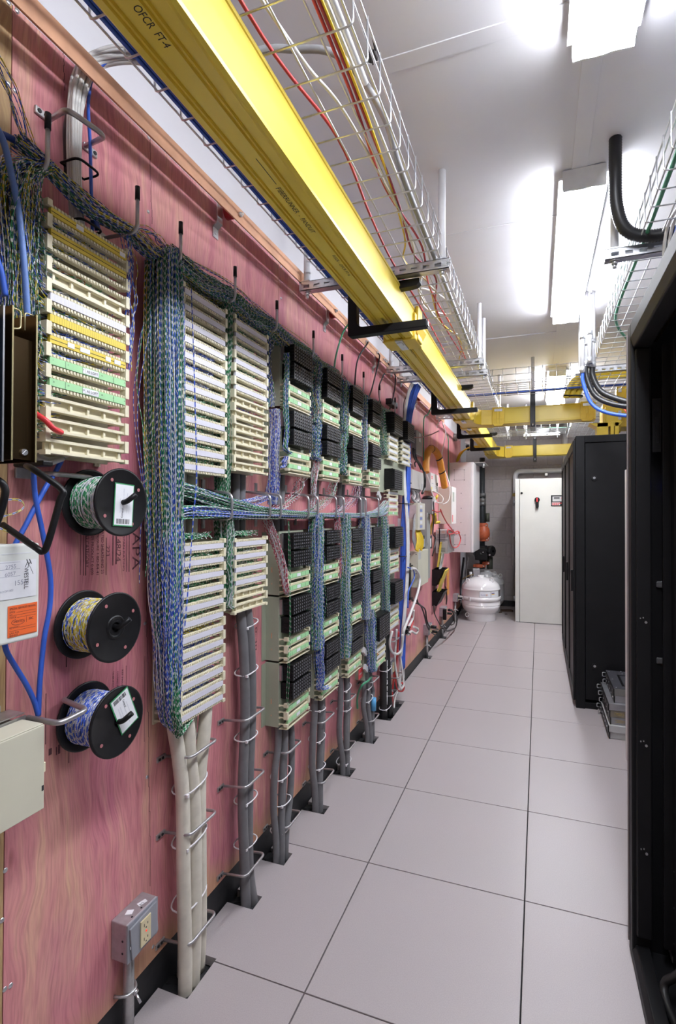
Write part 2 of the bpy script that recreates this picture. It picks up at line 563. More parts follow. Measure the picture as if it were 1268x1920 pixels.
def strand_obj(name, S, cols, r, parent=None, sides=3, mat=None, **kw):
    """S: array (strands, points, 3) -> one mesh of thin tubes with colour and length attributes"""
    S = np.asarray(S, float)
    n, m, _ = S.shape
    T = np.gradient(S, axis=1)
    T /= np.linalg.norm(T, axis=2, keepdims=True) + 1e-9
    ref = np.array([0.31, 0.52, 0.79]); ref /= np.linalg.norm(ref)
    A = np.cross(T, ref); A /= np.linalg.norm(A, axis=2, keepdims=True) + 1e-9
    B = np.cross(T, A)
    seg = np.linalg.norm(np.diff(S, axis=1), axis=2)
    L = np.concatenate([np.zeros((n, 1)), np.cumsum(seg, axis=1)], axis=1) / 0.021 + RNG.random((n, 1))
    th = np.arange(sides) * 2 * np.pi / sides
    V = S[:, :, None, :] + r * (A[:, :, None, :] * np.cos(th)[None, None, :, None] + B[:, :, None, :] * np.sin(th)[None, None, :, None])
    idx = np.arange(n * m * sides).reshape(n, m, sides)
    a = idx[:, :-1, :]; b = idx[:, 1:, :]
    F = np.stack([a, np.roll(a, -1, 2), np.roll(b, -1, 2), b], -1).reshape(-1, 4)
    me = bpy.data.meshes.new(name)
    Vf = V.reshape(-1, 3)
    loc = Vector((0, 0, 0))
    if parent is None:
        loc = Vector(((Vf[:, 0].min() + Vf[:, 0].max()) / 2, (Vf[:, 1].min() + Vf[:, 1].max()) / 2, Vf[:, 2].min()))
        Vf = Vf - np.array(loc)
    me.vertices.add(len(Vf)); me.vertices.foreach_set('co', Vf.astype(np.float32).ravel())
    nf = len(F)
    me.loops.add(nf * 4); me.loops.foreach_set('vertex_index', F.astype(np.int32).ravel())
    me.polygons.add(nf)
    me.polygons.foreach_set('loop_start', np.arange(nf, dtype=np.int32) * 4)
    try:
        me.polygons.foreach_set('loop_total', np.full(nf, 4, np.int32))
    except Exception:
        pass
    me.polygons.foreach_set('use_smooth', np.ones(nf, bool))
    ca = me.attributes.new('tint', 'FLOAT_COLOR', 'POINT')
    C = np.ones((n, m, sides, 4), np.float32)
    C[..., :3] = np.asarray(cols, np.float32)[:, None, None, :]
    ca.data.foreach_set('color', C.ravel())
    la = me.attributes.new('along', 'FLOAT', 'POINT')
    la.data.foreach_set('value', np.repeat(L[:, :, None], sides, 2).astype(np.float32).ravel())
    me.materials.append(mat or WIRE)
    me.update()
    o = link(name, me, parent, **kw)
    if parent is None:
        o.location = loc
    return o


def pick(weights, n):
    k = list(weights); w = np.array([weights[c] for c in k], float); w /= w.sum()
    ch = RNG.choice(len(k), n, p=w)
    return np.array([PALETTE[k[c]] for c in ch]) * RNG.uniform(0.75, 1.25, (n, 1))


def spline_np(P, m):
    P = np.asarray(P, float)
    out = np.array([tuple(v) for v in cr([Vector(p[:3]) for p in P], 12)])
    t = np.linspace(0, len(out) - 1, m)
    i = np.clip(t.astype(int), 0, len(out) - 2); f = (t - i)[:, None]
    return out[i] * (1 - f) + out[i + 1] * f


def bundle_paths(ctrl, n, m=44, wob=0.004, waves=3, rnd=0.25, edge=0.5, loose=False):
    """ctrl: list of (centre, a, b): strands fill the ellipse/box spanned by half-vectors a and b"""
    c = spline_np([k[0] for k in ctrl], m)
    a = spline_np([k[1] for k in ctrl], m)
    b = spline_np([k[2] for k in ctrl], m)
    u = RNG.uniform(-1, 1, (n, 1)); v = RNG.uniform(-1, 1, (n, 1))
    if loose:
        v = np.clip(RNG.normal(0, .62, (n, 1)), -1.5, 1.5)
        rnd = rnd * 1.3
    rad = np.maximum(np.hypot(u, v), 1e-6)
    k = np.where(rad > 1, 1 / rad, 1.0) if not loose else np.ones_like(rad)
    k = edge * k + (1 - edge)
    u, v = u * k, v * k
    t = np.linspace(0, 1, m)[None, :]
    du = np.zeros((n, m)); dv = np.zeros((n, m))
    for w in range(1, waves + 1):
        du += RNG.normal(0, rnd / w, (n, 1)) * np.sin(2 * np.pi * (w * t * RNG.uniform(0.6, 1.4, (n, 1)) + RNG.random((n, 1))))
        dv += RNG.normal(0, rnd / w, (n, 1)) * np.sin(2 * np.pi * (w * t * RNG.uniform(0.6, 1.4, (n, 1)) + RNG.random((n, 1))))
    uu, vv = u + du, v + dv
    k = 1.0 / np.maximum(1.0, np.maximum(np.abs(uu), np.abs(vv)) ** .85)
    if loose:
        k = 1.0 / np.maximum(1.0, np.abs(uu))
    uu, vv = uu * k, vv * k
    S = c[None] + a[None] * uu[..., None] + b[None] * vv[..., None]
    ph = RNG.random((n, 1, 3)); fr = RNG.uniform(2, 6, (n, 1, 3))
    S = S + .45 * wob * np.sin(2 * np.pi * (t[..., None] * fr * .6 + ph)) * RNG.uniform(0.2, 1, (n, 1, 3))
    S[..., 0] = np.maximum(S[..., 0], 0.003)
    return S


FONT_CACHE = {}


def text(name, s, o, u, v, h, mat, parent, ext=0.0003, w=None):
    """flat print: string s with its lower left corner at o, running along u with letter tops along v"""
    cu = bpy.data.curves.new(name, 'FONT')
    cu.body = s
    cu.size = 1.0
    t = bpy.data.objects.new('lettering_source', cu)
    COL.objects.link(t)
    bpy.context.view_layer.update()
    me = bpy.data.meshes.new_from_object(t)
    bpy.data.objects.remove(t)
    u, v, o = Vector(u).normalized(), Vector(v).normalized(), Vector(o)
    nrm = u.cross(v)
    xs = [p.co.x for p in me.vertices] or [0, 1]
    x0, x1 = min(xs), max(xs)
    sy = h / 0.72
    sx = sy if w is None else w / max(x1 - x0, 1e-6)
    for p in me.vertices:
        p.co = o + u * ((p.co.x - x0) * sx) + v * (p.co.y * sy) + nrm * ext
    me.materials.clear(); me.materials.append(mat)
    ob = link(name, me, parent)
    if parent.type == 'MESH' and parent.parent is None:
        ob.matrix_parent_inverse = Matrix.Translation(-Vector(parent.location))
    elif parent.parent is not None:
        ob.matrix_parent_inverse = Matrix.Identity(4)
    return ob


def screw_mesh():
    return MB().lathe([(0, 0.0022), (0.0042, 0.0018), (0.0055, 0.0)], (0, 0, 0), (1, 0, 0), 10)


# ================================================================== SETTING
CEIL = 2.87
YB, YR, XR = 8.40, -3.2, 3.1          # back wall, wall behind the camera, wall beyond the racks


def struct(name, mb, mats, parent=None, bevel=0.0):
    return obj(name, mb, mats, parent, bevel=bevel, kind='structure')


# --- raised floor: dark subfloor with one tile object per panel, wall tiles notched round the cable openings
floor = struct('floor', MB().box(-0.05, XR, YR, YB, -0.09, -0.035), SUBFLOOR)
XL = [0.0, 0.4244, 1.0344, 1.6444, 2.2544, 2.8644, XR]
Y0T, TP = 1.4034, 0.61
NOTCH = [(1.268, 1.414, 0.108), (1.632, 1.700, 0.110), (1.878, 1.958, 0.106), (2.262, 2.335, 0.118), (2.630, 2.730, 0.115), (3.060, 3.170, 0.115),
         (3.44, 3.85, 0.115), (5.05, 5.17, 0.07), (5.93, 6.05, 0.07)]
GAP = 0.0022
plain = {}
for i in range(len(XL) - 1):
    for k in range(-8, 12):
        y0, y1 = Y0T + k * TP, Y0T + (k + 1) * TP
        y0c, y1c = max(y0, YR), min(y1, YB)
        if y1c - y0c < 0.02:
            continue
        xa, xb, ya, yb = XL[i] + GAP, XL[i + 1] - GAP, y0c + GAP, y1c - GAP
        nt = [n for n in NOTCH if i == 0 and n[1] > ya + 0.005 and n[0] < yb - 0.005]
        if nt:
            poly = [(xa, ya, -0.03)]
            ln = []
            for a, b, d in sorted(nt):
                a, b = max(a, ya), min(b, yb)
                ln += [(xa, a), (d, a), (d, b), (xa, b)]
            if ln[0][1] <= ya + 1e-6:
                poly = []; ln = ln[1:]
            endcut = ln[-1][1] >= yb - 1e-6
            if endcut:
                ln = ln[:-1]
            poly += [(p[0], p[1], -0.03) for p in ln]
            if not endcut:
                poly.append((xa, yb, -0.03))
            poly += [(xb, yb, -0.03), (xb, ya, -0.03)]
            struct('floor_tile', MB().prism(poly, (0, 0, 0.03)), TILE, floor)
        else:
            key = (i, round(yb - ya, 4))
            if key not in plain:
                plain[key] = (struct('floor_tile', MB().box(xa, xb, ya, yb, -0.03, 0.0), TILE, floor, bevel=0.0012), ya)
            else:
                share(plain[key][0], (0, ya - plain[key][1], 0))
# torn black foam in the openings
for n in NOTCH:
    mb = MB()
    for q in range(7):
        x = random.uniform(0.01, n[2] - 0.015); y = random.uniform(n[0] + 0.01, n[1] - 0.01)
        mb.cbox((x, y, -0.024), (random.uniform(.01, .025), .004, .003), (-.004, random.uniform(.01, .02), 0), (0, .002, random.uniform(.006, .012)))
    obj('foam_scrap', mb, DARK_RUBBER, floor, kind='stuff')

# --- left wall with plywood sheets
wall_left = struct('wall_left', MB().box(-0.22, -0.02, YR, YB, -0.035, CEIL + 0.05), WALL_W)
seams = [-3.2, -1.65, -0.43, 0.79, 2.01, 3.23, 4.45, 5.67, 6.89, 7.62]
for a, b in zip(seams[:-1], seams[1:]):
    s = struct('plywood_sheet', MB().box(-0.018, 0.0, a + 0.0012, b - 0.0012, 0.10, 2.545), WOOD_BARE if b == .79 else WOOD, wall_left)
struct('baseboard_left', MB().box(-0.019, -0.004, YR, YB - 0.01, -0.03, 0.099), DARK_RUBBER)
# screw heads and the long drying cracks of the sheets
sm = screw_mesh().mesh('screw_head', [ZINC])
for px, py in [(30, 11), (16, 5), (32, 21), (15, 156), (28, 170), (28, 312), (5, 456), (10, 1632), (4, 1726), (20, 1848), (9, 1855), (279, 258), (278, 397), (276, 1457), (287, 1775), (527, 500), (527, 559), (492, 1650), (490, 1644), (272, 1169)]:
    p = on_x(px, py, 0)
    o = link('screw_head', sm, wall_left); o.location = p
cr_mb = MB()
for (x0, y0), (x1, y1) in [((275, 1100), (283, 1660)), ((281, 258), (285, 420)), ((119, 90), (121, 170))]:
    a, b = on_x(x0, y0, 0), on_x(x1, y1, 0)
    n = 12
    for k in range(n):
        t0, t1 = k / n, (k + 1) / n
        p0 = a.lerp(b, t0); p1 = a.lerp(b, t1)
        j = random.uniform(-.0015, .0015)
        cr_mb.box(0.0, 0.0006, p0.y + j - .0006, p0.y + j + .0006, min(p0.z, p1.z), max(p0.z, p1.z))
obj('veneer_crack', cr_mb, STAMP, wall_left)

# grade stamp and stray prints on the plywood
D, R_ = (0, 0, -1), (0, 1, 0)
for s, px, py, py2, h in [('23/32 CATEGORY', 167, 990, 1064, .011), ('PS1-09 PRODUCT 0-600', 176, 990, 1077, .009), ('RATED SHEATHING 23', 195, 992, 1075, .009), ('EXPOSURE 1 BD-B4-41', 186, 990, 1077, .008),
                          ('223', 206, 1023, 1042, .013), ('48/24', 227, 1010, 1052, .018), ('SPAN RATING', 234, 1005, 1070, .007), ('APA', 263, 997, 1067, .030), ('SCOTCH', 284, 998, 1062, .020)]:
    p0, p1 = on_x(px, py, 0.0), on_x(px, py2, 0.0)
    text('stamp_lettering', s, (0.0003, p0.y - h, p0.z), D, R_, h, STAMP, wall_left, w=abs(p0.z - p1.z))
mb = MB()
for px, y0, y1, w in [(152, 990, 1078, .0012), (158, 990, 1079, .002), (162, 990, 1079, .0025), (200, 1008, 1078, .002), (213, 1000, 1060, .004), (219, 1003, 1058, .004), (238, 1000, 1072, .002), (243, 1000, 1072, .0025), (269, 985, 1070, .002), (273, 985, 1070, .0025),
                      (87, 1300, 1395, .002), (107, 1400, 1415, .003), (113, 1395, 1412, .006), (97, 1402, 1414, .008), (130, 1388, 1430, .002), (126, 1190, 1250, .003), (237, 1248, 1290, .0012), (272, 1230, 1390, .0012)]:
    p0, p1 = on_x(px, y0, 0.0), on_x(px, y1, 0.0)
    mb.box(0.0, 0.0004, p0.y - w, p0.y, p1.z, p0.z)
obj('stamp_rule', mb, STAMP, wall_left)
for s, px, py, py2, h in [('0-40', 482, 1175, 1218, .014), ('MILL', 473, 1244, 1262, .012), ('PS 1-09', 478, 1230, 1275, .008), ('THIS SIDE OF PANEL', 214, 1258, 1290, .006), ('COVERED BY', 222, 1258, 1290, .006), ('REF PANEL', 231, 1255, 1290, .006)]:
    p0, p1 = on_x(px, py, 0.0), on_x(px, py2, 0.0)
    text('stamp_lettering', s, (0.0003, p0.y - h, p0.z), D, R_, h, STAMP, wall_left, w=abs(p0.z - p1.z))

# --- back wall of painted concrete blocks, one object each
wall_back = struct('wall_back', MB().box(-0.22, XR + .2, YB + 0.004, YB + 0.2, -0.035, CEIL + .05), MORTAR)
bw, bh = 0.4064, 0.2032
base = None
for r in range(15):
    for c in range(-1, 8):
        x0 = -0.21 + c * bw + (bw / 2 if r % 2 else 0)
        x1 = x0 + bw - 0.006
        x0, x1 = max(x0, -0.02), min(x1, XR)
        z0, z1 = -0.03 + r * bh, min(-0.03 + (r + 1) * bh - 0.006, CEIL)
        if x1 - x0 < 0.05 or z1 - z0 < 0.02:
            continue
        full = abs(x1 - x0 - bw + .006) < 1e-4 and abs(z1 - z0 - bh + .006) < 1e-4
        if full and base:
            share(base[0], (x0 - base[1], 0, z0 - base[2]))
        else:
            o = struct('block', MB().box(x0, x1, YB, YB + .05, z0, z1), BLOCK, wall_back, bevel=0.004)
            if full:
                base = (o, x0, z0)
struct('baseboard_back', MB().box(-0.02, XR, YB - 0.008, YB - .0005, 0.0, 0.09), DARK_RUBBER)
struct('wall_right', MB().box(XR, XR + .15, YR, YB, -0.035, CEIL + .05), WALL_W)
struct('wall_rear', MB().box(-0.22, XR + .15, YR - .15, YR, -0.035, CEIL + .05), WALL_W)

# --- ceiling of wide steel panels with cover battens
ceiling = struct('ceiling', MB().box(-0.22, XR + .15, YR - .1, YB + .1, CEIL + 0.012, CEIL + 0.1), CEIL_W)
cy = [YR, -2.55, -1.18, 0.19, 1.565, 2.93, 4.30, 5.67, 7.04, YB]
for a, b in zip(cy[:-1], cy[1:]):
    for x0, x1 in ((-0.02, 1.24), (1.24, XR)):
        lift = 0.006 if (b == 4.30 and x0 < 0) else 0.0
        struct('ceiling_panel', MB().box(x0 + .001, x1 - .001, a + .0015, b - .0015, CEIL + lift, CEIL + 0.012 + lift * .5), CEIL_W, ceiling, bevel=.001)
struct('trim_1', MB().box(1.215, 1.275, YR, YB, CEIL - 0.0035, CEIL + 0.001), CEIL_W, bevel=.001)
struct('trim_2', MB().box(-0.02, 1.213, 1.537, 1.593, CEIL - 0.0035, CEIL + 0.001), CEIL_W, bevel=.001)
struct('trim_3', MB().box(1.277, XR, 1.537, 1.593, CEIL - 0.0035, CEIL + 0.001), CEIL_W, bevel=.001)
struct('trim_4', MB().box(-0.02, 1.213, 2.62, 2.634, CEIL - 0.0035, CEIL + 0.001), CEIL_W, bevel=.001)


# ================================================================== CEILING LAMPS
def lamp(y0, y1, label, x1=1.350, mats=None):
    t = thing('ceiling_light', label, 'light', (1.265, (y0 + y1) / 2, CEIL - .09), 'wrap lights along the aisle')
    xa, xb, zb = 1.182, x1, 2.782
    obj('housing', MB().box(xa, xb, y0 + .004, y1 - .004, 2.825, CEIL - .0036), WHITE_PL, t)
    mb = MB().prism([(xa, y0 + .004, 2.825), (xa, y0 + .004, 2.790), (xa + .012, y0 + .004, zb), (xb - .012, y0 + .004, zb), (xb, y0 + .004, 2.790), (xb, y0 + .004, 2.825)], (0, y1 - y0 - .008, 0))
    d = obj('diffuser', mb, mats or [LIGHT_SIDE, LIGHT_DIFF], t)
    obj('pan_lip', MB().box(xa - .016, xa, y0 + .004, y1 - .004, 2.832, 2.842).box(xb, xb + .016, y0 + .004, y1 - .004, 2.832, 2.842), WHITE_PL, t)
    for f in d.data.polygons:
        if f.normal.z < -.5:
            f.material_index = 1
    # sheet steel end plates with a wavy cut lower edge
    for ya in (y0 - .003, y1 - .004):
        pl = [(xa - .002, ya, CEIL - .004), (xa - .002, ya, 2.792)]
        pl += [(xa + (xb - xa) * k / 6, ya, 2.779 + .002 * math.sin(k * 1.9)) for k in range(7)]
        pl += [(xb + .002, ya, 2.792), (xb + .002, ya, CEIL - .004)]
        obj('end_plate', MB().prism(pl, (0, .007, 0)), WHITE_PL, t)
    return t


lamp(0.06, 1.645, 'lit white wrap light nearest the viewer, cut by the top edge of the picture', 1.345, [DIM_SIDE, LIGHT_DIFF])
lamp(2.293, 3.87, 'lit white wrap light with a blank end plate in the middle of the ceiling', 1.345)
lamp(5.32, 6.72, 'lit white wrap light farthest down the aisle, seen through the cross tray', 1.335, [FAR_SIDE, FAR_DIFF])


# ================================================================== COPPER BUS BAR
t = thing('ground_bus_bar', 'long copper grounding bar on red insulators above the plywood', 'bus bar', (0.04, 3.0, 2.50))
obj('bar', MB().box(0.0535, 0.060, 0.20, 5.9, 2.4915, 2.5460), COPPER, t, bevel=.001)
for y in (0.22, 1.535, 2.52, 3.37, 4.65, 5.75):
    ins = obj('insulator', MB().cyl((0.022, y + .04, 2.519), (0.0535, y + .04, 2.519), 0.024, 16), RED_INS, t)
    obj('z_bracket', MB().prism([(0.0, y - .014, 2.412), (0.004, y - .014, 2.412), (.004, y - .014, 2.446), (.022, y - .014, 2.462), (.022, y - .014, 2.545), (.018, y - .014, 2.545), (.018, y - .014, 2.466), (0, y - .014, 2.450)], (0, .030, 0)).cyl((.004, y, 2.43), (.0065, y, 2.43), .007, 10), ZINC, t)
for y in (1.60, 2.53, 2.76, 3.05, 3.28, 3.44, 3.47, 3.50, 4.05, 4.3):
    obj('bolt', MB().cyl((.060, y, 2.520), (.069, y, 2.520), .009, 6).cyl((.069, y, 2.520), (.077, y, 2.520), .0045, 8), ZINC, t)
# bonding leads, each bolted to the bar and dropping to a unit
for pts, r, mt, lab in [
    ([(.07, 2.735, 2.515), (.085, 2.70, 2.515), (.06, 2.655, 2.45), (.04, 2.60, 2.31), (.04, 2.56, 2.19)], .0055, GREEN_CABLE, 'green bonding lead hanging from the copper bar'),
    ([(.07, 3.05, 2.515), (.085, 3.0, 2.49), (.055, 2.905, 2.36), (.045, 2.88, 2.19)], .005, BLACK_CABLE, 'black bonding lead on the copper bar, nearest of the black ones'),
    ([(.07, 3.28, 2.515), (.085, 3.26, 2.48), (.055, 3.26, 2.36), (.045, 3.20, 2.24), (.045, 3.12, 2.17)], .005, BLACK_CABLE, 'black bonding lead on the copper bar, second of the black ones'),
    ([(.06, 3.47, 2.43), (.055, 3.44, 2.40), (.05, 3.36, 2.30), (.05, 3.40, 2.20), (.05, 3.50, 2.15)], .005, BLACK_CABLE, 'black bonding lead bowed behind the third L hook from the far end'),
    ([(.07, 3.52, 2.515), (.085, 3.66, 2.46), (.055, 3.72, 2.33), (.045, 3.66, 2.22), (.045, 3.58, 2.16)], .005, BLACK_CABLE, 'black bonding lead looping past the near left strut'),
    ([(.07, 4.3, 2.515), (.08, 4.28, 2.47), (.05, 4.12, 2.40), (.045, 4.06, 2.3), (.045, 4.06, 2.17)], .004, BLACK_CABLE, 'thin black lead dropping onto the farthest black module unit'),
    ([(.10, 4.95, 2.49), (.06, 4.97, 2.42), (.035, 4.90, 2.36), (.03, 4.90, 2.1), (.03, 4.93, 1.8)], .006, GREEN_CABLE, 'green ground wire running down behind the orange conduit loop')]:
    cable('bonding_lead', pts, r, mt, lab, 'wire')

# ================================================================== TRAPEZE STRUTS, RODS AND BASKET TRAYS
SZ = 2.4495  # underside of strut channel
ST = 0.041


def strut(name, x0, x1, y, label, rods=(), group='trapeze struts'):
    t = thing('trapeze_hanger', label, 'hanger', ((x0 + x1) / 2, y, SZ), group)
    w = 0.0205
    # channel: open side up, slots in the sides
    mb = MB()
    mb.box(x0, x1, y - w, y + w, SZ, SZ + .0025)
    for s in (-1, 1):
        ya = y + s * w
        a, b = (ya - .0025, ya) if s > 0 else (ya, ya + .0025)
        mb.box(x0, x1, a, b, SZ, SZ + .010)
        mb.box(x0, x1, a, b, SZ + .026, SZ + ST)
        k = x0; 
        while k < x1 - 1e-6:
            e = min(k + .022, x1)
            mb.box(k, e, a, b, SZ + .010, SZ + .026)
            k += .05
        mb.box(x0, x1, ya - s * .009 if s > 0 else ya, ya if s > 0 else ya + .009, SZ + ST - .0025, SZ + ST)
    obj('strut_channel', mb, ZINC, t)
    for x in rods:
        r = obj('hanger_rod', MB().cyl((x, y, SZ + ST), (x, y, CEIL), .0155, 16), CONDUIT_W, t)
        obj('nut', MB().cyl((x, y, SZ - .030), (x, y, SZ - .016), .007, 8).cyl((x, y, SZ - .016), (x, y, SZ - .003), .0115, 6).cyl((x, y, SZ - .003), (x, y, SZ), .018, 14), ZINC, t)
        obj('square_washer', MB().box(x - .02, x + .02, y - .02, y + .02, SZ + ST, SZ + ST + .005), ZINC, t)
    return t


strut('s', .055, .738, 2.125, 'zinc strut under the left basket tray, nearest the viewer', (.085, .705))
strut('s', .055, .735, 3.55, 'zinc strut under the left basket tray, second from the viewer', (.085, .705))
strut('s', .055, .735, 3.83, 'zinc strut under the left basket tray, third from the viewer, close behind the second', (.085, .705))
strut('s', .055, .735, 5.43, 'zinc strut under the left basket tray, at the bend of the orange conduit', (.085, .705))
strut('s', .055, .735, 6.9, 'zinc strut under the left basket tray, farthest down the wall', (.085, .705))
strut('s', 1.335, 1.99, 2.27, 'zinc strut over the open rack carrying the black corrugated hose', (1.372, 1.95))
strut('s', 1.335, 1.99, 4.02, 'zinc strut over the rack row beside the vertical white conduits', (1.372, 1.95))
strut('s', .90, 1.34, 7.0, 'short zinc strut under the far cross tray', (.93, 1.31))

mat_wire = ZINC
WR = 0.0027


def basket(name, label, axis, a0, a1, b0, b1, z0, h, pitch=0.1, n_bottom=8):
    """wire basket tray: axis 'y' runs along Y between a0..a1, spanning b0..b1 in X (or swapped)"""
    def P(a, b, z):
        return (b, a, z) if axis == 'y' else (a, b, z)
    c = P((a0 + a1) / 2, (b0 + b1) / 2, z0)
    t = thing(name, label, 'cable tray', c, 'wire basket trays')
    nb = n_bottom
    bs = [b0 + (b1 - b0) * k / (nb - 1) for k in range(nb)]
    first = None
    for b in bs:
        if first is None:
            first = obj('long_wire', MB().tube([P(a0, b, z0), P(a1, b, z0)], WR, 6), mat_wire, t)
            fb = b
        else:
            share(first, P(0, b - fb, 0))
    for b in (b0 - .003, b1 + .003):
        for zz in (z0 + h * .52, z0 + h):
            share(first, P(0, b - fb, zz - z0))
    u = rounded([P(a0, b0 - .0055, z0 + h + .006), P(a0, b0 - .0055, z0 - .0055), P(a0, b1 + .0055, z0 - .0055), P(a0, b1 + .0055, z0 + h + .006)], .014, 4)
    f2 = obj('cross_wire', MB().tube(u, WR, 6), mat_wire, t)
    n = int((a1 - a0) / pitch)
    for k in range(1, n + 1):
        share(f2, P(k * pitch, 0, 0))
    f2.location = Vector(P(0.02, 0, 0))
    return t


TZ = SZ + ST + .009
basket('basket_tray', 'wire basket tray over the plywood wall carrying coloured cables', 'y', 0.035, 7.6, .178, .700, TZ, .10)
basket('basket_tray', 'wire basket tray over the black racks on the right', 'y', 0.9, 7.6, 1.455, 1.95, TZ, .10)
basket('basket_tray', 'wire cross tray joining the two long basket trays, nearer one with blue cables', 'x', .715, 1.44, 4.25, 4.75, TZ, .10)
basket('basket_tray', 'wire cross tray at the far end above the big beige cabinet', 'x', .715, 1.44, 6.72, 7.22, TZ, .10)

# cables lying in the trays, one object each
TB = TZ + .006


def lay(pts, r, mt, lab, cat='cable', group=None):
    return cable('tray_cable', pts, r, mt, lab, cat, group)


lay([(.47, -.3, TB), (.50, .4, TB), (.50, 1.0, TB), (.545, 1.35, TB), (.515, 1.75, TB), (.50, 2.1, TB), (.51, 2.6, TB), (.50, 3.4, TB)], .0045, RED_CABLE, 'bright red cable in the left tray beside the yellow duct')
lay([(.64, -.3, TB), (.645, .7, TB), (.635, 1.2, TB), (.61, 1.6, TB), (.645, 2.0, TB), (.60, 2.4, TB), (.62, 3.0, TB), (.61, 3.6, TB)], .0042, RED_CABLE, 'dark red cable running down the middle of the left tray')
lay([(.652, -.3, TB + .004), (.652, .9, TB), (.643, 1.3, TB + .002), (.63, 1.7, TB), (.60, 2.05, TB), (.645, 2.3, TB), (.58, 2.7, TB), (.60, 3.5, TB)], .0042, pm('crimson_jacket', (.36, .03, .06), .4), 'crimson cable crossing the dark red one in the left tray')
lay([(.52, -.3, TB + .006), (.525, .7, TB + .006), (.555, 1.08, TB + .006), (.60, 1.3, TB), (.62, 1.9, TB), (.585, 2.2, TB), (.63, 2.5, TB)], .0042, WHITE_CABLE, 'white cable slanting across the left tray near the viewer')
lay([(.665, -.3, TB), (.667, 1.0, TB), (.66, 1.8, TB), (.65, 2.6, TB), (.64, 3.6, TB)], .0042, WHITE_CABLE, 'white cable along the aisle side of the left tray')
lay([(.66, .5, TB + .008), (.65, 1.3, TB), (.60, 1.9, TB), (.55, 2.1, TB), (.60, 2.35, TB), (.57, 2.8, TB), (.63, 3.2, TB), (.56, 3.6, TB)], .0035, YELLOW_CABLE, 'thin yellow cable wandering through the left tray')
lay([(.60, 2.2, TB + .004), (.52, 2.6, TB + .012), (.60, 2.78, TB + .02), (.67, 2.72, TB + .012), (.62, 2.5, TB + .01), (.54, 2.42, TB + .004), (.57, 2.9, TB), (.64, 3.1, TB), (.66, 3.3, TB), (.58, 3.45, TB)], .005, WHITE_CABLE, 'slack loop of white cable in the left tray beyond the first strut')
lay([(.30, .55, 2.57), (.33, 1.05, 2.60), (.46, 1.17, 2.635), (.60, 1.22, 2.615), (.672, 1.37, 2.56), (.675, 1.6, TB + .012), (.672, 2.4, TB + .01), (.67, 3.4, TB + .008)], .0095, GREY_CABLE_L, 'thick grey cable arching across the left tray to its aisle side')
lay([(.672, -.3, TB + .02), (.674, .8, TB + .02), (.672, 1.22, TB + .02)], .008, PALEGREY, 'stiff pale grey cable tied to the aisle side of the left tray')
for k in range(7):
    x = .190 + .013 * (k % 4); z = TB + .011 * (k // 4)
    lay([(x, -.3, z), (x + .004, 1.2, z), (x - .003, 2.4, z + .002), (x + .003, 3.6, z), (x, 5.0, z), (x, 6.8, z)], .0055, BLUE_CABLE,
        'blue data cable bunched along the wall side of the left tray', group='blue cables in the left tray')
for k in range(4):
    y = 4.66 + .013 * k
    lay([(.30, y, TB), (.9, y + .01, TB), (1.4, y, TB), (1.8, y + .01, TB)], .0055, BLUE_CABLE, 'blue data cable lying in the nearer cross tray', group='blue cables in the cross tray')
lay([(.8, 6.75, TB), (1.0, 6.77, TB), (1.2, 6.74, TB), (1.45, 6.76, TB)], .004, GREEN_CABLE, 'green cable lying in the far cross tray')
lay([(1.47, 1.2, TB + .004), (1.475, 2.2, TB), (1.47, 2.9, TB), (1.50, 3.2, TB), (1.60, 3.5, TB), (1.7, 3.7, TB)], .0075, GREEN_CABLE, 'thick green ground cable in the right tray')
lay([(1.53, 1.5, TB + .004), (1.52, 1.8, TB + .01), (1.60, 2.0, TB + .01), (1.8, 2.2, TB)], .0055, YELLOW_CABLE, 'yellow cable curving across the right tray')
for k, (mt, nm) in enumerate([(WHITE_CABLE, 'pale cable'), (WHITE_CABLE, 'pale cable'), (BLUE_CABLE, 'blue cable'), (BLUE_CABLE, 'blue cable'), (BLUE_CABLE, 'blue cable')]):
    x = 1.555 + .016 * k
    lay([(x, 1.2, TB), (x + .01, 1.7, TB), (x, 2.0, TB + .01), (x - .02, 2.17, TB - .01), (x - .02, 2.22, TB - .16), (x, 2.2, TB - .40)], .006, mt, ['', 'second '][k in (1, 3)] + nm + ' dropping over the right tray edge, ' + ['outermost', 'next one in', 'middle of the five', 'fourth', 'innermost'][k])
# zip tie on the tray, joint in the right tray
tmb = MB()
for a in range(8):
    tmb.cbox((.69 + random.uniform(-.01, .01), 1.225 + random.uniform(-.015, .015), 2.60 + random.uniform(-.02, .02)), (.002, 0, 0), (0, .014, .003 * random.uniform(-3, 3)), (0, 0, .002))
obj('cable_tie', tmb, BLACK_PL, label='black cable tie cluster on the aisle rim of the left tray', cat='cable tie')

# ================================================================== YELLOW FIBRE DUCT
XA, XB, ZA, ZB = .379, .515, 2.284, 2.434


def duct_profile():
    w = XB - XA
    g = .006
    pts = [(XA, ZB), (XA, ZA + .012), (XA + .004, ZA + .004), (XA + .010, ZA)]
    for c in (.20, .28, .62, .70):
        x = XA + w * c
        pts += [(x - .005, ZA), (x - .003, ZA + g), (x + .003, ZA + g), (x + .005, ZA)]
    pts += [(XB - .014, ZA), (XB - .006, ZA - .002), (XB + .002, ZA + .003), (XB + .003, ZA + .012), (XB, ZA + .017), (XB, ZB - .012), (XB + .003, ZB - .010), (XB + .003, ZB)]
    return pts


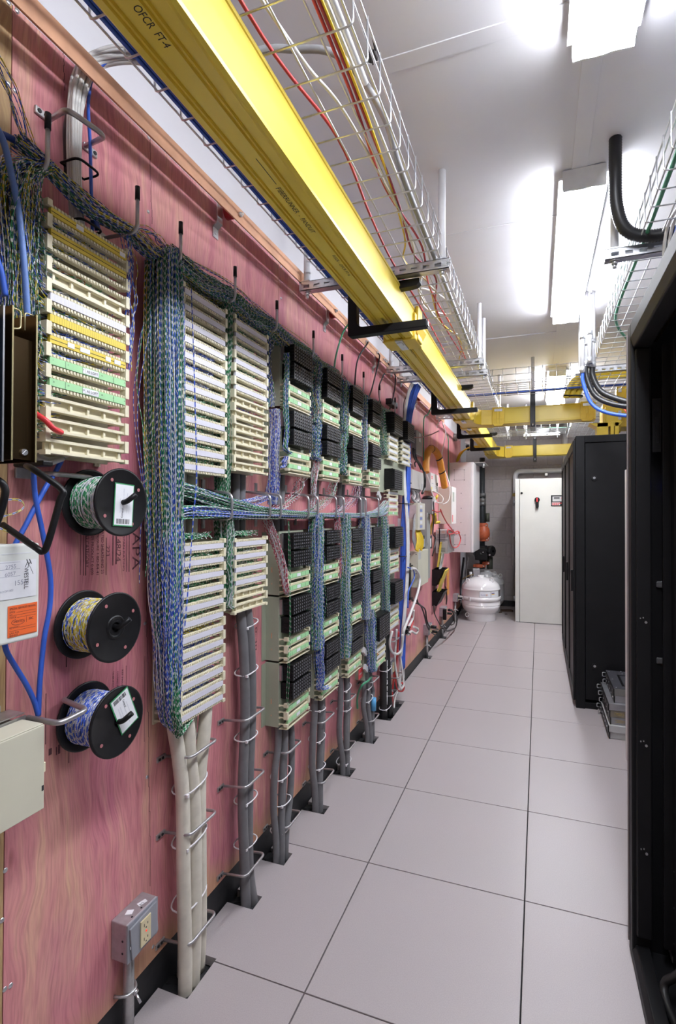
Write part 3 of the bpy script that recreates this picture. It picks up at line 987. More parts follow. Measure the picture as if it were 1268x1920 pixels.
duct = thing('fibre_duct', 'long yellow plastic fibre duct over the plywood wall', 'cable duct', ((XA + XB) / 2, 3.5, ZA))
prof = duct_profile()
segs = [(-0.6, 2.48), (2.482, 4.80), (4.98, 7.45)]
for a, b in segs:
    obj('duct_channel', MB().prism([(x, a, z) for x, z in prof], (0, b - a, 0)), YELLOW, duct)


def coupler_y(y0, y1):
    c = obj('coupler', MB().box(XA - .012, XB + .014, y0, y1, ZA - .010, ZB - .03).box(XB + .003, XB + .022, y0 + .03, y1 - .03, ZA - .004, ZB + .012)
            .box(XA - .022, XA - .003, y0 + .03, y1 - .03, ZA - .004, ZB + .012), YELLOW_D, duct, bevel=.006, seg=3)
    xc = (XA + XB) / 2
    mb = MB().box(xc - .018, xc + .018, y0 - .012, y1 - .02, ZA - .016, ZA - .008)
    obj('latch', mb.box(xc - .012, xc + .012, y0 + .01, y0 + .05, ZA - .020, ZA - .014), ZINC, c)
    hb = MB()
    hb.prism([(XB + .020, y0 + .01, ZA + .02), (XB + .040, y0 + .02, ZA + .05), (XB + .040, y1 - .02, ZA + .05), (XB + .020, y1 - .01, ZA + .02)], (0, 0, .008))
    obj('latch_wing', hb, YELLOW_D, c)
    return c


coupler_y(2.40, 2.55)
# tee with the first cross duct
tee = obj('tee_fitting', MB().prism([(XA, 4.72, ZA - .004), (XA, 5.10, ZA - .004), (XB + .02, 5.10, ZA - .004), (XB + .16, 5.135, ZA - .004), (XB + .16, 4.965, ZA - .004), (XB + .06, 4.93, ZA - .004), (XB + .02, 4.86, ZA - .004), (XB + .004, 4.72, ZA - .004)], (0, 0, ZB - ZA - .01)), YELLOW_D, duct, bevel=.004)
coupler_y(4.62, 4.76)
coupler_y(5.06, 5.18)
obj('elbow_fitting', MB().prism([(XA - .012, 7.40, ZA - .006), (XA - .012, 7.95, ZA - .006), (XB + .1, 7.95, ZA - .006), (XB + .1, 7.72, ZA - .006), (XB + .03, 7.66, ZA - .006), (XB + .008, 7.58, ZA - .006), (XB + .008, 7.40, ZA - .006)], (0, 0, ZB - ZA)), YELLOW_D, duct, bevel=.004)
# print on the underside
UD, UV = (0, 1, 0), (-1, 0, 0)


def under(s, p0, p1, h, mt=INK):
    a = on_z(p0[0], p0[1], ZA); b = on_z(p1[0], p1[1], ZA)
    text('duct_lettering', s, ((a.x + b.x) / 2 - h * .5, a.y, ZA), (0, 1, 0), (1, 0, 0), h, mt, duct, ext=.0004, w=(b - a).length)


under('OFCR  FT-4', (255, 10), (316, 88), .016)
under('FIBERRUNNER  -  PANDUIT', (522, 352), (588, 436), .015)
under('RISER - OFCR FT-4', (624, 479), (657, 516), .011)
under('FIBERRUNNER', (716, 596), (735, 620), .012)
under('OFCR FT-4', (770, 655), (780, 670), .012)
a, b = on_z(480, 297, ZA), on_z(519, 345, ZA)
obj('print_rule', MB().box(a.x - .0008, a.x + .0008, a.y, b.y, ZA - .0006, ZA - .0002), INK, duct)


# ---- black C brackets that hang the duct from the struts
def c_bracket(y, label):
    t = thing('duct_bracket', label, 'bracket', (.45, y, 2.24), 'black duct brackets')
    d = .042
    x0, x1 = .275, .635
    zt = SZ - .0005
    p = [(x0, zt), (x0, 2.236), (x0 + .012, 2.230), (x1, 2.236), (x1, 2.268), (x0 + .072, 2.268)]
    for k in range(1, 6):
        q = k / 5 * math.pi / 2
        p.append((x0 + .072 - .030 * math.sin(q), 2.268 + .030 * (1 - math.cos(q))))
    p += [(x0 + .042, zt - .06)]
    p += [(x0 + .05, zt - .04), (x1 - .07, zt - .034), (x1 - .045, zt - .030), (x1 - .030, zt - .018), (x1 - .030, zt)]
    obj('bracket_arm', MB().prism([(x, y - d / 2, z) for x, z in p], (0, d, 0)), BLACK_PAINT, t, bevel=.003)
    obj('end_plug', MB().box(x1, x1 + .004, y - .014, y + .014, 2.242, 2.262), BLACK_PL, t)
    return t


c_bracket(2.17, 'black C shaped bracket under the yellow duct, nearest the viewer')
c_bracket(4.07, 'black C shaped bracket under the yellow duct just before the first cross duct')
c_bracket(5.43, 'black C shaped bracket under the yellow duct just past the first cross duct')
c_bracket(6.53, 'black C shaped bracket under the yellow duct at its far end')

# ---- cross ducts
for yf, x0, x1, lab in [(5.13, .675, 1.56, 'yellow cross duct from the long duct to the rack row, nearer one'), (7.74, .62, 1.60, 'yellow cross duct in front of the far block wall')]:
    t = thing('cross_duct', lab, 'cable duct', ((x0 + x1) / 2, yf, ZA), 'yellow cross ducts')
    y0, y1 = (4.965, 5.12) if yf < 6 else (7.74, 7.893)
    pr = [(y1, ZB), (y1, ZA), (y0 + .02, ZA), (y0 + .004, ZA), (y0 - .003, ZA + .004), (y0 - .003, ZA + .014), (y0, ZA + .018), (y0, ZB - .012), (y0 - .003, ZB - .010), (y0 - .003, ZB)]
    obj('duct_channel', MB().prism([(x0, y, z) for y, z in pr], (x1 - x0, 0, 0)), YELLOW, t)
    for xc in ((x0 + .055, x1 - .07) if yf < 6 else (x0 + .055,)):
        mb = MB().box(xc - .055, xc + .055, y0 - .014, y0 - .0035, ZA + .006, ZB + .006)
        for q in (-.012, .012):
            mb.box(xc + q - .004, xc + q + .004, y0 - .019, y0 - .014, ZA, ZB)
        mb.box(xc - .055, xc + .055, y0 - .018, y0 - .014, ZA + .045, ZA + .051)
        # rounded lower skirt
        mb.prism([(xc - .055, y0 - .014, ZA + .006), (xc - .035, y0 - .014, ZA - .018), (xc + .035, y0 - .014, ZA - .018), (xc + .055, y0 - .014, ZA + .006)], (0, .05, 0))
        c = obj('coupler', mb, YELLOW_D, t, bevel=.003)
        obj('latch', MB().box(xc - .036, xc + .036, y0 - .024, y0 - .019, ZB - .034, ZB - .010).box(xc - .006, xc + .006, y0 - .028, y0 - .024, ZB - .026, ZB - .018), ZINC, c, bevel=.001)

# black slotted hanger posts holding the cross ducts
for y, lab in [(4.93, 'black hanger post in front of the nearer yellow cross duct'), (7.70, 'black hanger post in front of the far yellow cross duct')]:
    t = thing('duct_hanger', lab, 'hanger', (1.035, y, 2.2))
    zt, zb = (2.56, 2.235) if y < 6 else (2.52, 2.21)
    yy = y - .003
    obj('hanger_rod', MB().cyl((1.035, yy, zt), (1.035, yy, CEIL), .0155, 14), CONDUIT_W, t)
    obj('slotted_channel', MB().box(1.013, 1.018, yy - .02, yy + .015, zb, zt).box(1.052, 1.057, yy - .02, yy + .015, zb, zt).box(1.018, 1.052, yy + .010, yy + .015, zb, zt), BLACK_PL, t)
    obj('nut', MB().cyl((1.035, yy - .005, zt - .01), (1.035, yy - .005, zt + .015), .012, 6).cyl((1.035, yy - .005, zb + .004), (1.035, yy - .005, zb + .03), .012, 6), ZINC, t)
    obj('foot_arm', MB().box(1.013, 1.057, yy - .02, yy + .22, zb - .004, zb), BLACK_PL, t)

# ---- junction fitting, spout and flexible hoses over the rack row
t = thing('duct_junction', 'yellow duct junction with drop spout above the first black rack', 'duct fitting', (1.60, 5.0, 2.06))


def jx(px, py, Y):
    return on_y(px, py, Y)


a, b = jx(1131, 757, 4.94), jx(1200, 799, 4.94)
obj('cross_body', MB().box(a.x, 1.95, 4.945, 5.20, b.z, a.z), YELLOW_D, t, bevel=.008, seg=3)
a, b = jx(1136, 762, 4.80), jx(1166, 793, 4.80)
gt = obj('side_gate', MB().box(a.x, b.x, 4.80, 4.944, b.z, a.z).box(a.x - .012, a.x, 4.79, 4.82, b.z - .004, a.z - .03), YELLOW_D, t, bevel=.004)
c, d = jx(1160, 770, 4.79), jx(1165.5, 786, 4.79)
obj('latch', MB().box(c.x, d.x, 4.79, 4.7995, d.z, c.z), STEEL, gt)
a, b = jx(1118, 797, 4.78), jx(1134, 815, 4.78)
obj('drop_spout', MB().box(a.x, b.x + .02, 4.70, 4.86, 2.024, b.z + .09).box(b.x + .035, b.x + .06, 4.68, 4.86, 2.024, b.z + .09).box(b.x + .068, b.x + .10, 4.70, 4.86, 2.024, b.z + .09)
    .prism([(a.x - .055, 4.72, 2.024), (a.x, 4.72, 2.024 + .075), (a.x, 4.72, 2.024)], (0, .12, 0)).prism([(a.x - .06, 4.70, b.z + .09), (a.x, 4.70, b.z + .055), (b.x + .10, 4.70, b.z + .055), (b.x + .13, 4.70, b.z + .09)], (0, .16, 0)), YELLOW_D, t, bevel=.003)
c = jx(1154, 803, 4.78)
obj('spout_cap', MB().lathe([(.0, -.02), (.03, -.02), (.036, 0), (.036, .04), (.0, .04)], (c.x, 4.80, c.z), (1, 0, 0), 18), YELLOW_D, t)
a, b = jx(1158, 724, 4.86), jx(1170, 748, 4.86)
ob_ = obj('outlet_box', MB().box(a.x, b.x + .04, 4.86, 5.0, b.z, a.z).box(a.x - .008, a.x, 4.85, 4.88, b.z, a.z), YELLOW_D, t, bevel=.005)
c, d = jx(1160, 727, 4.855), jx(1166, 735, 4.855)
obj('latch', MB().box(c.x, d.x, 4.853, 4.8595, d.z, c.z), ZINC, ob_)
c = jx(1185, 740, 4.95)
obj('outlet_cone', MB().lathe([(.0, -.03), (.15, -.03), (.15, .03), (.11, .14), (.06, .22), (.0, .22)], (c.x + .05, 4.95, c.z - .06), (.05, -.1, 1), 24), YELLOW_D, t)


def hose(name, pts, r, mt, label, group=None, cat='hose', pitch=.008, res=14, n=12):
    P = cr(pts, res)
    # corrugation: resample at fine pitch and alternate the radius
    L = [0]
    for a, b in zip(P[:-1], P[1:]):
        L.append(L[-1] + (b - a).length)
    m = max(8, int(L[-1] / (pitch / 2)))
    Q = []
    j = 0
    for k in range(m + 1):
        s = L[-1] * k / m
        while j < len(L) - 2 and L[j + 1] < s:
            j += 1
        f = (s - L[j]) / max(L[j + 1] - L[j], 1e-9)
        Q.append(P[j].lerp(P[j + 1], f))
    R = [r * (1.0 if k % 2 else .90) for k in range(m + 1)]
    return obj(name, MB().tube(Q, R, n), mt, label=label, cat=cat, group=group)


YHOSE = pm('yellow_hose', (.82, .60, .05), .42, var=.08)
for k in range(3):
    o = .045 * k
    hose('flexible_hose', [(1.31 + o, 4.72 + .01 * k, 2.434), (1.315 + o, 4.72 + .01 * k, 2.47), (1.36 + o * .85, 4.72, 2.565 - o * .35), (1.46 + o * .4, 4.70, 2.625 - o * .6), (1.62, 4.68, 2.645 - o * .75), (1.85, 4.66, 2.64 - o * .8)], .024, YHOSE,
         ['outermost', 'middle', 'innermost'][k] + ' of three yellow hoses arching up from the cross duct', 'yellow flexible hoses')
vel = MB()
vel.tube(rounded([(1.288, 4.695, 2.452), (1.435, 4.70, 2.44), (1.435, 4.76, 2.44), (1.288, 4.755, 2.452)], .02), .006, 6, closed=True)
obj('hook_strap', vel, BLACK_PL, label='black strap round the feet of the yellow hoses', cat='strap')
obj('hook_strap', MB().box(1.475, 1.515, 4.664, 4.672, 2.50, 2.655).box(1.475, 1.515, 4.664, 4.74, 2.655, 2.662), BLACK_PL, label='black strap round the bend of the yellow hoses', cat='strap')
hose('flexible_hose', [(1.362, 2.16, CEIL), (1.362, 2.165, 2.74), (1.368, 2.18, 2.62), (1.40, 2.20, 2.535), (1.47, 2.215, 2.502), (1.58, 2.215, 2.500), (1.80, 2.215, 2.515)], .024, pm('black_hose', (.014, .014, .015), .4),
     'black corrugated hose dropping from the ceiling onto the right strut', pitch=.010)
CORR = pm('black_hose', (.014, .014, .015), .4)
# white conduits from the ceiling and the hoses leaving them
for k, (dx, dy, zt, zb, r) in enumerate([(0, 0, CEIL, 2.39, .017), (.038, .01, CEIL, 2.385, .019), (-.022, -.03, 2.80, 2.345, .013), (.02, -.035, 2.82, 2.40, .013)]):
    x, y = 1.372 + dx, 3.60 + dy
    t = thing('conduit', ['left white conduit from the ceiling feeding a black hose', 'right white conduit from the ceiling feeding a black hose', 'thin white conduit feeding the blue tube', 'thin white conduit clipped in front of the others'][k], 'conduit', (x, y, zb), 'white conduits over the rack row')
    obj('pipe', MB().cyl((x, y, zb), (x, y, zt), r, 16), CONDUIT_W, t)
    obj('coupling', MB().cyl((x, y, zb - .004), (x, y, zb + .035), r + .004, 16).cyl((x, y, 2.52 + .02 * k), (x, y, 2.545 + .02 * k), r + .004, 16), ZINC, t)
    if zt < CEIL:
        obj('pipe_hook', MB().tube(rounded([(x, y, zt), (x, y, zt + .03), (x + .012, y + .015, zt + .03), (x + .012, y + .015, CEIL)], .01), .006, 8), CONDUIT_W, t)
for x, y, r, mt, lab in [(1.41, 3.61, .019, CORR, 'upper black hose sagging from the conduits to the rack'), (1.372, 3.60, .017, CORR, 'lower black hose sagging from the conduits to the rack'), (1.350, 3.57, .012, BLUE_CABLE, 'blue tube sagging beneath the two black hoses')]:
    zb = 2.39 if r > .013 else 2.345
    d = (1.41 - x)
    hose('flexible_hose', [(x, y, zb), (x + .005, y, zb - .07), (x + .05, y - .02, zb - .17 - d * .6), (x + .14, y - .06, zb - .235 - d * .75), (x + .25 + d, y - .12, zb - .285 - d * .7), (x + .42 + d, y - .2, zb - .33 - d * .7)], r, mt, lab, 'hoses to the open rack', pitch=.009)
# orange and yellow patch leads falling into the rack
for k in range(6):
    c = [RED_CABLE, YELLOW_CABLE, pm('orange_jacket', (.75, .2, .03), .4), YELLOW_CABLE, pm('orange_jacket', (.75, .2, .03), .4), YELLOW_CABLE][k]
    cable('fibre_lead', [(1.60 + .006 * k, 4.2, 2.30), (1.60 + .012 * k, 4.0, 2.24), (1.63 + .012 * k, 3.85, 2.14 - .02 * (k % 3)), (1.68 + .01 * k, 3.7, 2.02 - .03 * (k % 2)), (1.75, 3.5, 1.95)], .0035, c,
          ['red', 'yellow', 'orange', 'yellow', 'orange', 'yellow'][k] + ' fibre lead falling from the junction into the rack, ' + ['first', 'second', 'third', 'fourth', 'fifth', 'last'][k] + ' from the left', 'wire', 'fibre leads')


# ================================================================== RIGHT SIDE: RACKS
def rack(y0, y1, z1, label, side_panel):
    x0, x1 = 1.345, 2.30
    t = thing('server_rack', label, 'rack', ((x0 + x1) / 2, (y0 + y1) / 2, 0), 'black rack row')
    fr = MB()
    w = .05
    for y in (y0, y1 - w):
        fr.box(x0, x0 + w, y, y + w, .0, z1).box(x1 - w, x1, y, y + w, .0, z1)
    fr.box(x0, x1, y0, y1, z1 - .04, z1).box(x0, x1, y0, y1, 0.0, .045)
    obj('frame', fr, BLACK_PAINT, t, bevel=.003)
    # recessed door with frame on the aisle side
    d = MB()
    d.box(x0 - .018, x0 - .001, y0 + .01, y0 + .06, .05, z1 - .03).box(x0 - .018, x0 - .001, y1 - .06, y1 - .01, .05, z1 - .03)
    d.box(x0 - .018, x0 - .001, y0 + .06, y1 - .06, z1 - .10, z1 - .03).box(x0 - .018, x0 - .001, y0 + .06, y1 - .06, .05, .12)
    dr = obj('door', d, BLACK_PAINT, t, bevel=.002)
    obj('door_mesh', MB().box(x0 - .008, x0 - .005, y0 + .06, y1 - .06, .12, z1 - .10), DARK_RUBBER, dr)
    obj('door_handle', MB().box(x0 - .034, x0 - .018, y0 + .02, y0 + .045, .86, 1.02), BLACK_PL, dr, bevel=.003)
    obj('roof', MB().box(x0 + .05, x1 - .05, y0 + .05, y1 - .05, z1 - .012, z1 + .004), BLACK_PAINT, t)
    if side_panel:
        p = obj('side_panel', MB().box(x0 + .066, x1 - .05, y0 - .004, y0 + .012, .07, z1 - .055), BLACK_PAINT, t, bevel=.0015)
        obj('corner_post', MB().box(x0, x0 + .062, y0 - .010, y0 + .0, .0, z1), BLACK_PAINT, t, bevel=.003)
        obj('top_rail', MB().box(x0 + .062, x1, y0 - .010, y0 + .0, z1 - .052, z1), BLACK_PAINT, t, bevel=.003)
        for z in (1.706, .322):
            l = obj('lock', MB().cyl((1.471, y0 - .012, z), (1.471, y0 - .004, z), .020, 20), BLACK_PL, p)
            obj('lock_barrel', MB().cyl((1.471, y0 - .016, z), (1.471, y0 - .012, z), .009, 14), ZINC, p)
    else:
        obj('side_panel', MB().box(x0 + .05, x1 - .05, y0 + .004, y0 + .012, .06, z1 - .05), BLACK_PAINT, t)
    return t


rack(4.157, 4.83, 2.022, 'black server rack with a lockable side panel, nearest of the row', True)
rack(4.84, 5.52, 2.022, 'black server rack in the middle of the row', False)
rack(5.53, 6.20, 2.022, 'black server rack farthest back in the row', False)

# --- stack of old servers on the floor against the rack side
ys = [(3.665, 4.10)]
spec = [  # x offset, y near, y far, height, face tint
    (1.508, 3.655, 4.105, .044, PALEGREY), (1.500, 3.645, 4.10, .044, PALEGREY), (1.515, 3.665, 4.09, .046, SERVER), (1.510, 3.665, 4.10, .044, pm('tarnished_steel', (.33, .30, .24), .4, .6, var=.12)),
    (1.503, 3.66, 4.11, .044, SERVER), (1.540, 3.69, 4.10, .044, SERVER), (1.537, 3.69, 4.105, .046, pm('dull_steel', (.30, .30, .29), .42, .6))]
zz = 0.001
names = ['bottom', 'second from the bottom', 'third from the bottom', 'middle, brownish', 'third from the top', 'second from the top', 'topmost, dark lid']
for k, (x0, y0, y1, h, mt) in enumerate(spec):
    t = thing('rack_server', 'flat steel rack server, ' + names[k] + ' in the floor stack', 'server', (x0 + .2, (y0 + y1) / 2, zz), 'old servers stacked on the floor')
    x1 = x0 + .62
    obj('case', MB().box(x0 + .006, x1, y0, y1, zz, zz + h - .002), mt, t, bevel=.0012)
    bz = obj('bezel', MB().box(x0, x0 + .006, y0 - .012, y1 + .012, zz + .001, zz + h - .003), BLACK_PL, t, bevel=.001)
    fm = MB()
    for q in range(5):
        y = y0 + .04 + q * .085
        fm.cyl((x0 - .003, y, zz + h * .5), (x0, y, zz + h * .5), .006, 8)
    obj('bezel_button', fm, [DGREY, ZINC][k % 2], bz, kind='stuff')
    obj('ear_handle', MB().tube(rounded([(x0, y1 - .03, zz + .008), (x0 - .022, y1 - .03, zz + .008), (x0 - .022, y1 - .03, zz + h - .01), (x0, y1 - .03, zz + h - .01)], .006), .003, 6), ZINC, t)
    if k in (2, 3):
        c = (y0, x0 + .055)
        obj('side_vent', MB().tube(rounded([(x0 + .03, y0 - .0005, zz + .016), (x0 + .085, y0 - .0005, zz + .016), (x0 + .085, y0 - .0005, zz + .028), (x0 + .03, y0 - .0005, zz + .028)], .005), .0012, 5, closed=True).box(x0 + .04, x0 + .075, y0 - .001, y0, zz + .021, zz + .023), BRASS, t)
    if k == 6:
        lid = obj('lid', MB().box(x0 + .004, x1, y0 + .001, y1 - .001, zz + h - .002, zz + h), SERVER_DK, t)
        rb = MB()
        for a, b, c, d in ((x0 + .07, x0 + .20, y0 + .06, y0 + .075), (x0 + .07, x0 + .20, y1 - .115, y1 - .10), (x0 + .06, x0 + .075, y0 + .06, y1 - .10), (x0 + .195, x0 + .21, y0 + .06, y1 - .10)):
            rb.box(a, b, c, d, zz + h, zz + h + .0012)
        obj('lid_groove', rb, BLACK_PL, t)
        sc = MB()
        for x, y in ((.02, .02), (.02, .2), (.02, .38), (.10, .41), (.13, .02), (.22, .41), (.10, .35)):
            sc.cyl((x0 + x, y0 + y, zz + h), (x0 + x, y0 + y, zz + h + .002), .004, 8)
        obj('lid_screw', sc, ZINC, t, kind='stuff')
    zz += h

# --- beige cabinet edge just behind the open rack
t = thing('beige_panel', 'narrow pale beige panel edge standing beside the open black rack', 'panel', (1.7, 3.3, 0))
obj('panel_sheet', MB().box(1.566, 2.2, 3.262, 3.40, .0, 1.70), OFFWHITE, t, bevel=.004)

# --- the open rack in the right foreground
t = thing('open_rack', 'tall open black rack with power strips at the right edge', 'rack', (1.75, 1.55, 0), None)
X0 = 1.366
fr = MB()
fr.box(X0, X0 + .055, 1.862, 1.918, .0, 2.055)           # far aisle post
fr.box(X0 + .012, X0 + .055, 1.845, 1.862, .09, 1.965)
obj('post', fr, BLACK_PAINT, t, bevel=.004)
obj('post', MB().box(X0, X0 + .055, 1.10, 1.156, .0, 2.055), BLACK_PAINT, t, bevel=.004)
obj('post', MB().box(2.30, 2.355, 1.862, 1.918, .0, 2.055), BLACK_PAINT, t, bevel=.004)
obj('post', MB().box(2.30, 2.355, 1.10, 1.156, .0, 2.055), BLACK_PAINT, t, bevel=.004)
obj('top_beam', MB().prism([(X0, 1.156, 2.055), (X0, 1.156, 2.006), (X0 + .008, 1.156, 1.972), (X0 + .055, 1.156, 1.965), (X0 + .055, 1.156, 2.055)], (0, .706, 0)), BLACK_PAINT, t, bevel=.004)
obj('inner_flange', MB().box(X0 + .055, X0 + .075, 1.156, 1.862, 1.985, 1.99), GOLD, t)
obj('roof', MB().box(X0 + .055, 2.30, 1.10, 1.918, 2.04, 2.055), BLACK_PAINT, t)
obj('side_wall', MB().box(X0 + .055, 2.30, 1.895, 1.905, .0, 2.04), BLACK_PAINT, t)
obj('back_wall', MB().box(2.31, 2.33, 1.156, 1.862, .05, 2.04), BLACK_PAINT, t)
obj('floor_beam', MB().prism([(X0, 1.156, 0), (X0, 1.156, .035), (X0 + .012, 1.156, .055), (X0 + .05, 1.156, .055), (X0 + .05, 1.156, 0)], (0, .706, 0)), BLACK_PAINT, t, bevel=.003)
obj('floor_pan', MB().box(X0 + .05, 2.30, 1.156, 1.90, .0, .02), BLACK_PAINT, t)
obj('edge_strip', MB().box(X0 - .004, X0 - .0005, 1.908, 1.918, .03, 2.03), pm('brown_grey_edge', (.17, .14, .14), .5), t)
mr = obj('mounting_rail', MB().box(1.452, 1.475, 1.838, 1.852, .08, 1.97).box(1.475, 1.48, 1.80, 1.852, .08, 1.97), BLACK_PAINT, t, bevel=.001)
pf = on_x(1205, 742, 1.44)
obj('slotted_plate', MB().box(1.425, 1.450, 1.845, 1.852, 1.63, 1.80), BLACK_PAINT, t, bevel=.001)
obj('plate_slot', MB().box(1.434, 1.442, 1.843, 1.8455, 1.66, 1.74).cyl((1.438, 1.842, 1.765), (1.438, 1.8455, 1.765), .006, 10), BLACK_PL, t)
hol = MB()
for z in (1.69, 1.655):
    hol.cyl((X0 - .001, 1.875, z), (X0 + .001, 1.875, z), .005, 10)
obj('punched_hole', hol, DARK_RUBBER, t)
fx = MB()
for z in (1.09, .70, .36):
    fx.cyl((1.405, 1.842, z), (1.405, 1.845, z), .004, 8).box(1.388, 1.391, 1.842, 1.845, z + .010, z + .014).box(1.396, 1.399, 1.842, 1.845, z + .012, z + .016)
obj('cage_nut', fx, STEEL, t, kind='stuff')

# power strips mounted inside, their faces towards the aisle
XP = 1.478
UPW, VPW = (0, 0, 1), (0, -1, 0)


def pdu(label, z0, z1, top):
    p = thing('power_strip', label, 'power strip', (XP + .03, 1.70, z0), 'rack power strips')
    obj('body', MB().box(XP, XP + .06, 1.56, 1.818, z0, z1), BLACK_PL, p, bevel=.003)
    return p


def P2(px, py):
    return on_x(px, py, XP)


a = P2(1236, 900); print('pdu edge', a)
pd = thing('power_strip', 'upper black rack power strip with a lit blue digital display', 'power strip', (XP + .03, 1.70, .40), 'rack power strips')
ye = P2(1233, 900).y
obj('body', MB().box(XP, XP + .06, ye - .20, ye, P2(1236, 1530).z, P2(1233, 700).z), BLACK_PL, pd, bevel=.003)
zA, zB = P2(1237, 922).z, P2(1237, 909).z
yw = P2(1235, 916).y
disp = obj('display', MB().box(XP - .002, XP - .0002, yw - .14, yw, zA, zB), LCD_BLUE, pd)
obj('display_frame', MB().box(XP - .0015, XP - .0001, yw - .145, yw + .003, zB, zB + .002).box(XP - .0015, XP - .0001, yw - .145, yw + .003, zA - .002, zA).box(XP - .0015, XP - .0001, yw + .0005, yw + .003, zA, zB), GREY_TXT, pd)
h = (zB - zA) * .86
y9 = P2(1253, 916).y
text('display_digit', '0.9', (XP - .0022, y9, zA + (zB - zA) * .08), (0, -1, 0), (0, 0, 1), h, BLUE_LED, pd, w=.062)
for px, py, on in [(1250, 904.5, 1), (1255, 904.5, 0), (1260, 904.5, 0), (1240, 927.5, 1), (1246.5, 927.5, 0), (1251, 927.5, 0), (1256, 927.5, 0), (1261, 927.5, 0)]:
    c = P2(px, py)
    if on:
        obj('led', MB().cyl((XP - .003, c.y, c.z), (XP, c.y, c.z), .0042, 12), BLUE_LED, pd)
    else:
        obj('led_ring', MB().lathe([(.0032, 0), (.0042, .001), (.0042, 0)], (XP, c.y, c.z), (-1, 0, 0), 14), GREY_TXT, pd)
for s, px, py, h in [('AMPS', 1251.5, 901, .004), ('VOLTS', 1256, 901, .004), ('WATTS', 1261, 901, .004), ('TOTAL', 1241.5, 940, .004), ('BANK 1', 1247.5, 940, .004), ('BANK 2', 1252, 940, .004), ('BANK 3', 1257, 940, .004), ('BANK 4', 1262, 940, .004)]:
    c = P2(px, py)
    text('strip_lettering', s, (XP - .0004, c.y, c.z), UPW, (0, 1, 0), h, GREY_TXT, pd)
c0, c1 = P2(1261.5, 1030), P2(1260.5, 985)
text('maker_lettering', 'LEVITON', (XP - .0004, c0.y - .0, c0.z), UPW, (0, 1, 0), P2(1252, 1000).y - P2(1261.5, 1000).y, pm('white_print', (.62, .62, .66), .5), pd, w=(c1.z - c0.z))
sq0, sq1 = P2(1243, 1000), P2(1254, 985)
fr = MB()
for (ya, yb, za, zb) in ((sq1.y, sq0.y, sq1.z - .001, sq1.z + .001), (sq1.y, sq0.y, sq0.z - .001, sq0.z + .001), (sq0.y - .002, sq0.y, sq0.z, sq1.z)):
    fr.box(XP - .0005, XP - .0001, ya, yb, za, zb)
obj('maker_square', fr, MATS['white_print'], pd)
c0 = P2(1266, 1027)
text('strip_lettering', 'FLX Series Rack PDU', (XP - .0004, c0.y, c0.z), UPW, (0, 1, 0), .004, GREY_TXT, pd, w=P2(1265, 988).z - c0.z)
for s, px, py in [('BANK 3', 1237, 775), ('BANK 2', 1243, 1180), ('BANK 1', 1243, 1424)]:
    c = P2(px, py)
    text('strip_lettering', s, (XP - .0004, c.y, c.z), UPW, (0, 1, 0), .007, GREY_TXT, pd, w=.034)
om = MB()
for py in (720, 745, 770, 1140, 1158, 1172, 1187, 1360, 1384, 1400, 1418, 1434, 1450, 1466):
    c = P2(1250, py)
    om.box(XP - .004, XP, c.y - .035, c.y, c.z - .007, c.z + .007)
obj('socket', om, DARK_RUBBER, pd, kind='stuff')
for py in (1092, 1232):
    c = P2(1248, py)
    obj('plug', MB().box(XP - .035, XP, c.y - .05, c.y + .006, c.z - .013, c.z + .008), DGREY, pd, bevel=.004)
pd2 = thing('power_strip', 'lower black rack power strip with three lettered banks', 'power strip', (XP + .03, 1.70, .12), 'rack power strips')
zt, zb = P2(1240, 1536).z, P2(1243, 1755).z
ye = P2(1240, 1600).y
obj('body', MB().box(XP, XP + .06, ye - .20, ye, zb, zt), BLACK_PL, pd2, bevel=.003)
for s, py in [('BANK 3', 1596), ('BANK 2', 1659), ('BANK 1', 1721)]:
    c = P2(1247, py)
    text('strip_lettering', s, (XP - .0004, c.y, c.z), UPW, (0, 1, 0), .008, GREY_TXT, pd2, w=.036)
    obj('led', MB().cyl((XP - .003, P2(1266, py - 16).y, c.z + .02), (XP, P2(1266, py - 16).y, c.z + .02), .003, 8), pm('pale_led', (.5, .7, .7), .3), pd2)
c = P2(1250, 1758)
obj('name_plate', MB().box(XP - .003, XP, c.y - .09, c.y, c.z - .010, c.z + .008), STEEL, pd2, bevel=.001)
cable('appliance_lead', [(1.478, 1.70, .17), (1.46, 1.70, .12), (1.43, 1.72, .07), (1.425, 1.69, .045), (1.44, 1.62, .034), (1.47, 1.50, .034), (1.52, 1.35, .034)], .012, BLACK_CABLE, 'thick black power cord curling over the rack floor', 'cord')


# ================================================================== CONNECTING BLOCKS ON THE PLYWOOD
RIDGE_CACHE = {}


def ridge_mesh(w, h, d):
    """one 25 pair index strip: a bar with teeth top and bottom, from x=-d..0, y=0..w, z=0..h"""
    k = (round(w, 3), round(h, 4), round(d, 4))
    if k in RIDGE_CACHE:
        return RIDGE_CACHE[k]
    mb = MB().box(-d, -.002, 0, w, 0, h)
    n = 25 if d == .016 else 0
    if not n:
        mb.box(-.003, .0008, 0, w, h * .08, h * .92)
        for q in (.18, .5, .82):
            mb.box(.0008, .0011, w * q - .0006, w * q + .0006, h * .2, h * .9)
    for i in range(n):
        y0 = w * (i + .22) / n; y1 = w * (i + .78) / n
        mb.box(-.004, 0.0012, y0, y1, h * .12, h * .88)
    me = mb.mesh('wiring_strip', [IVORY])
    RIDGE_CACHE[k] = me
    return me


ARM_CACHE = {}


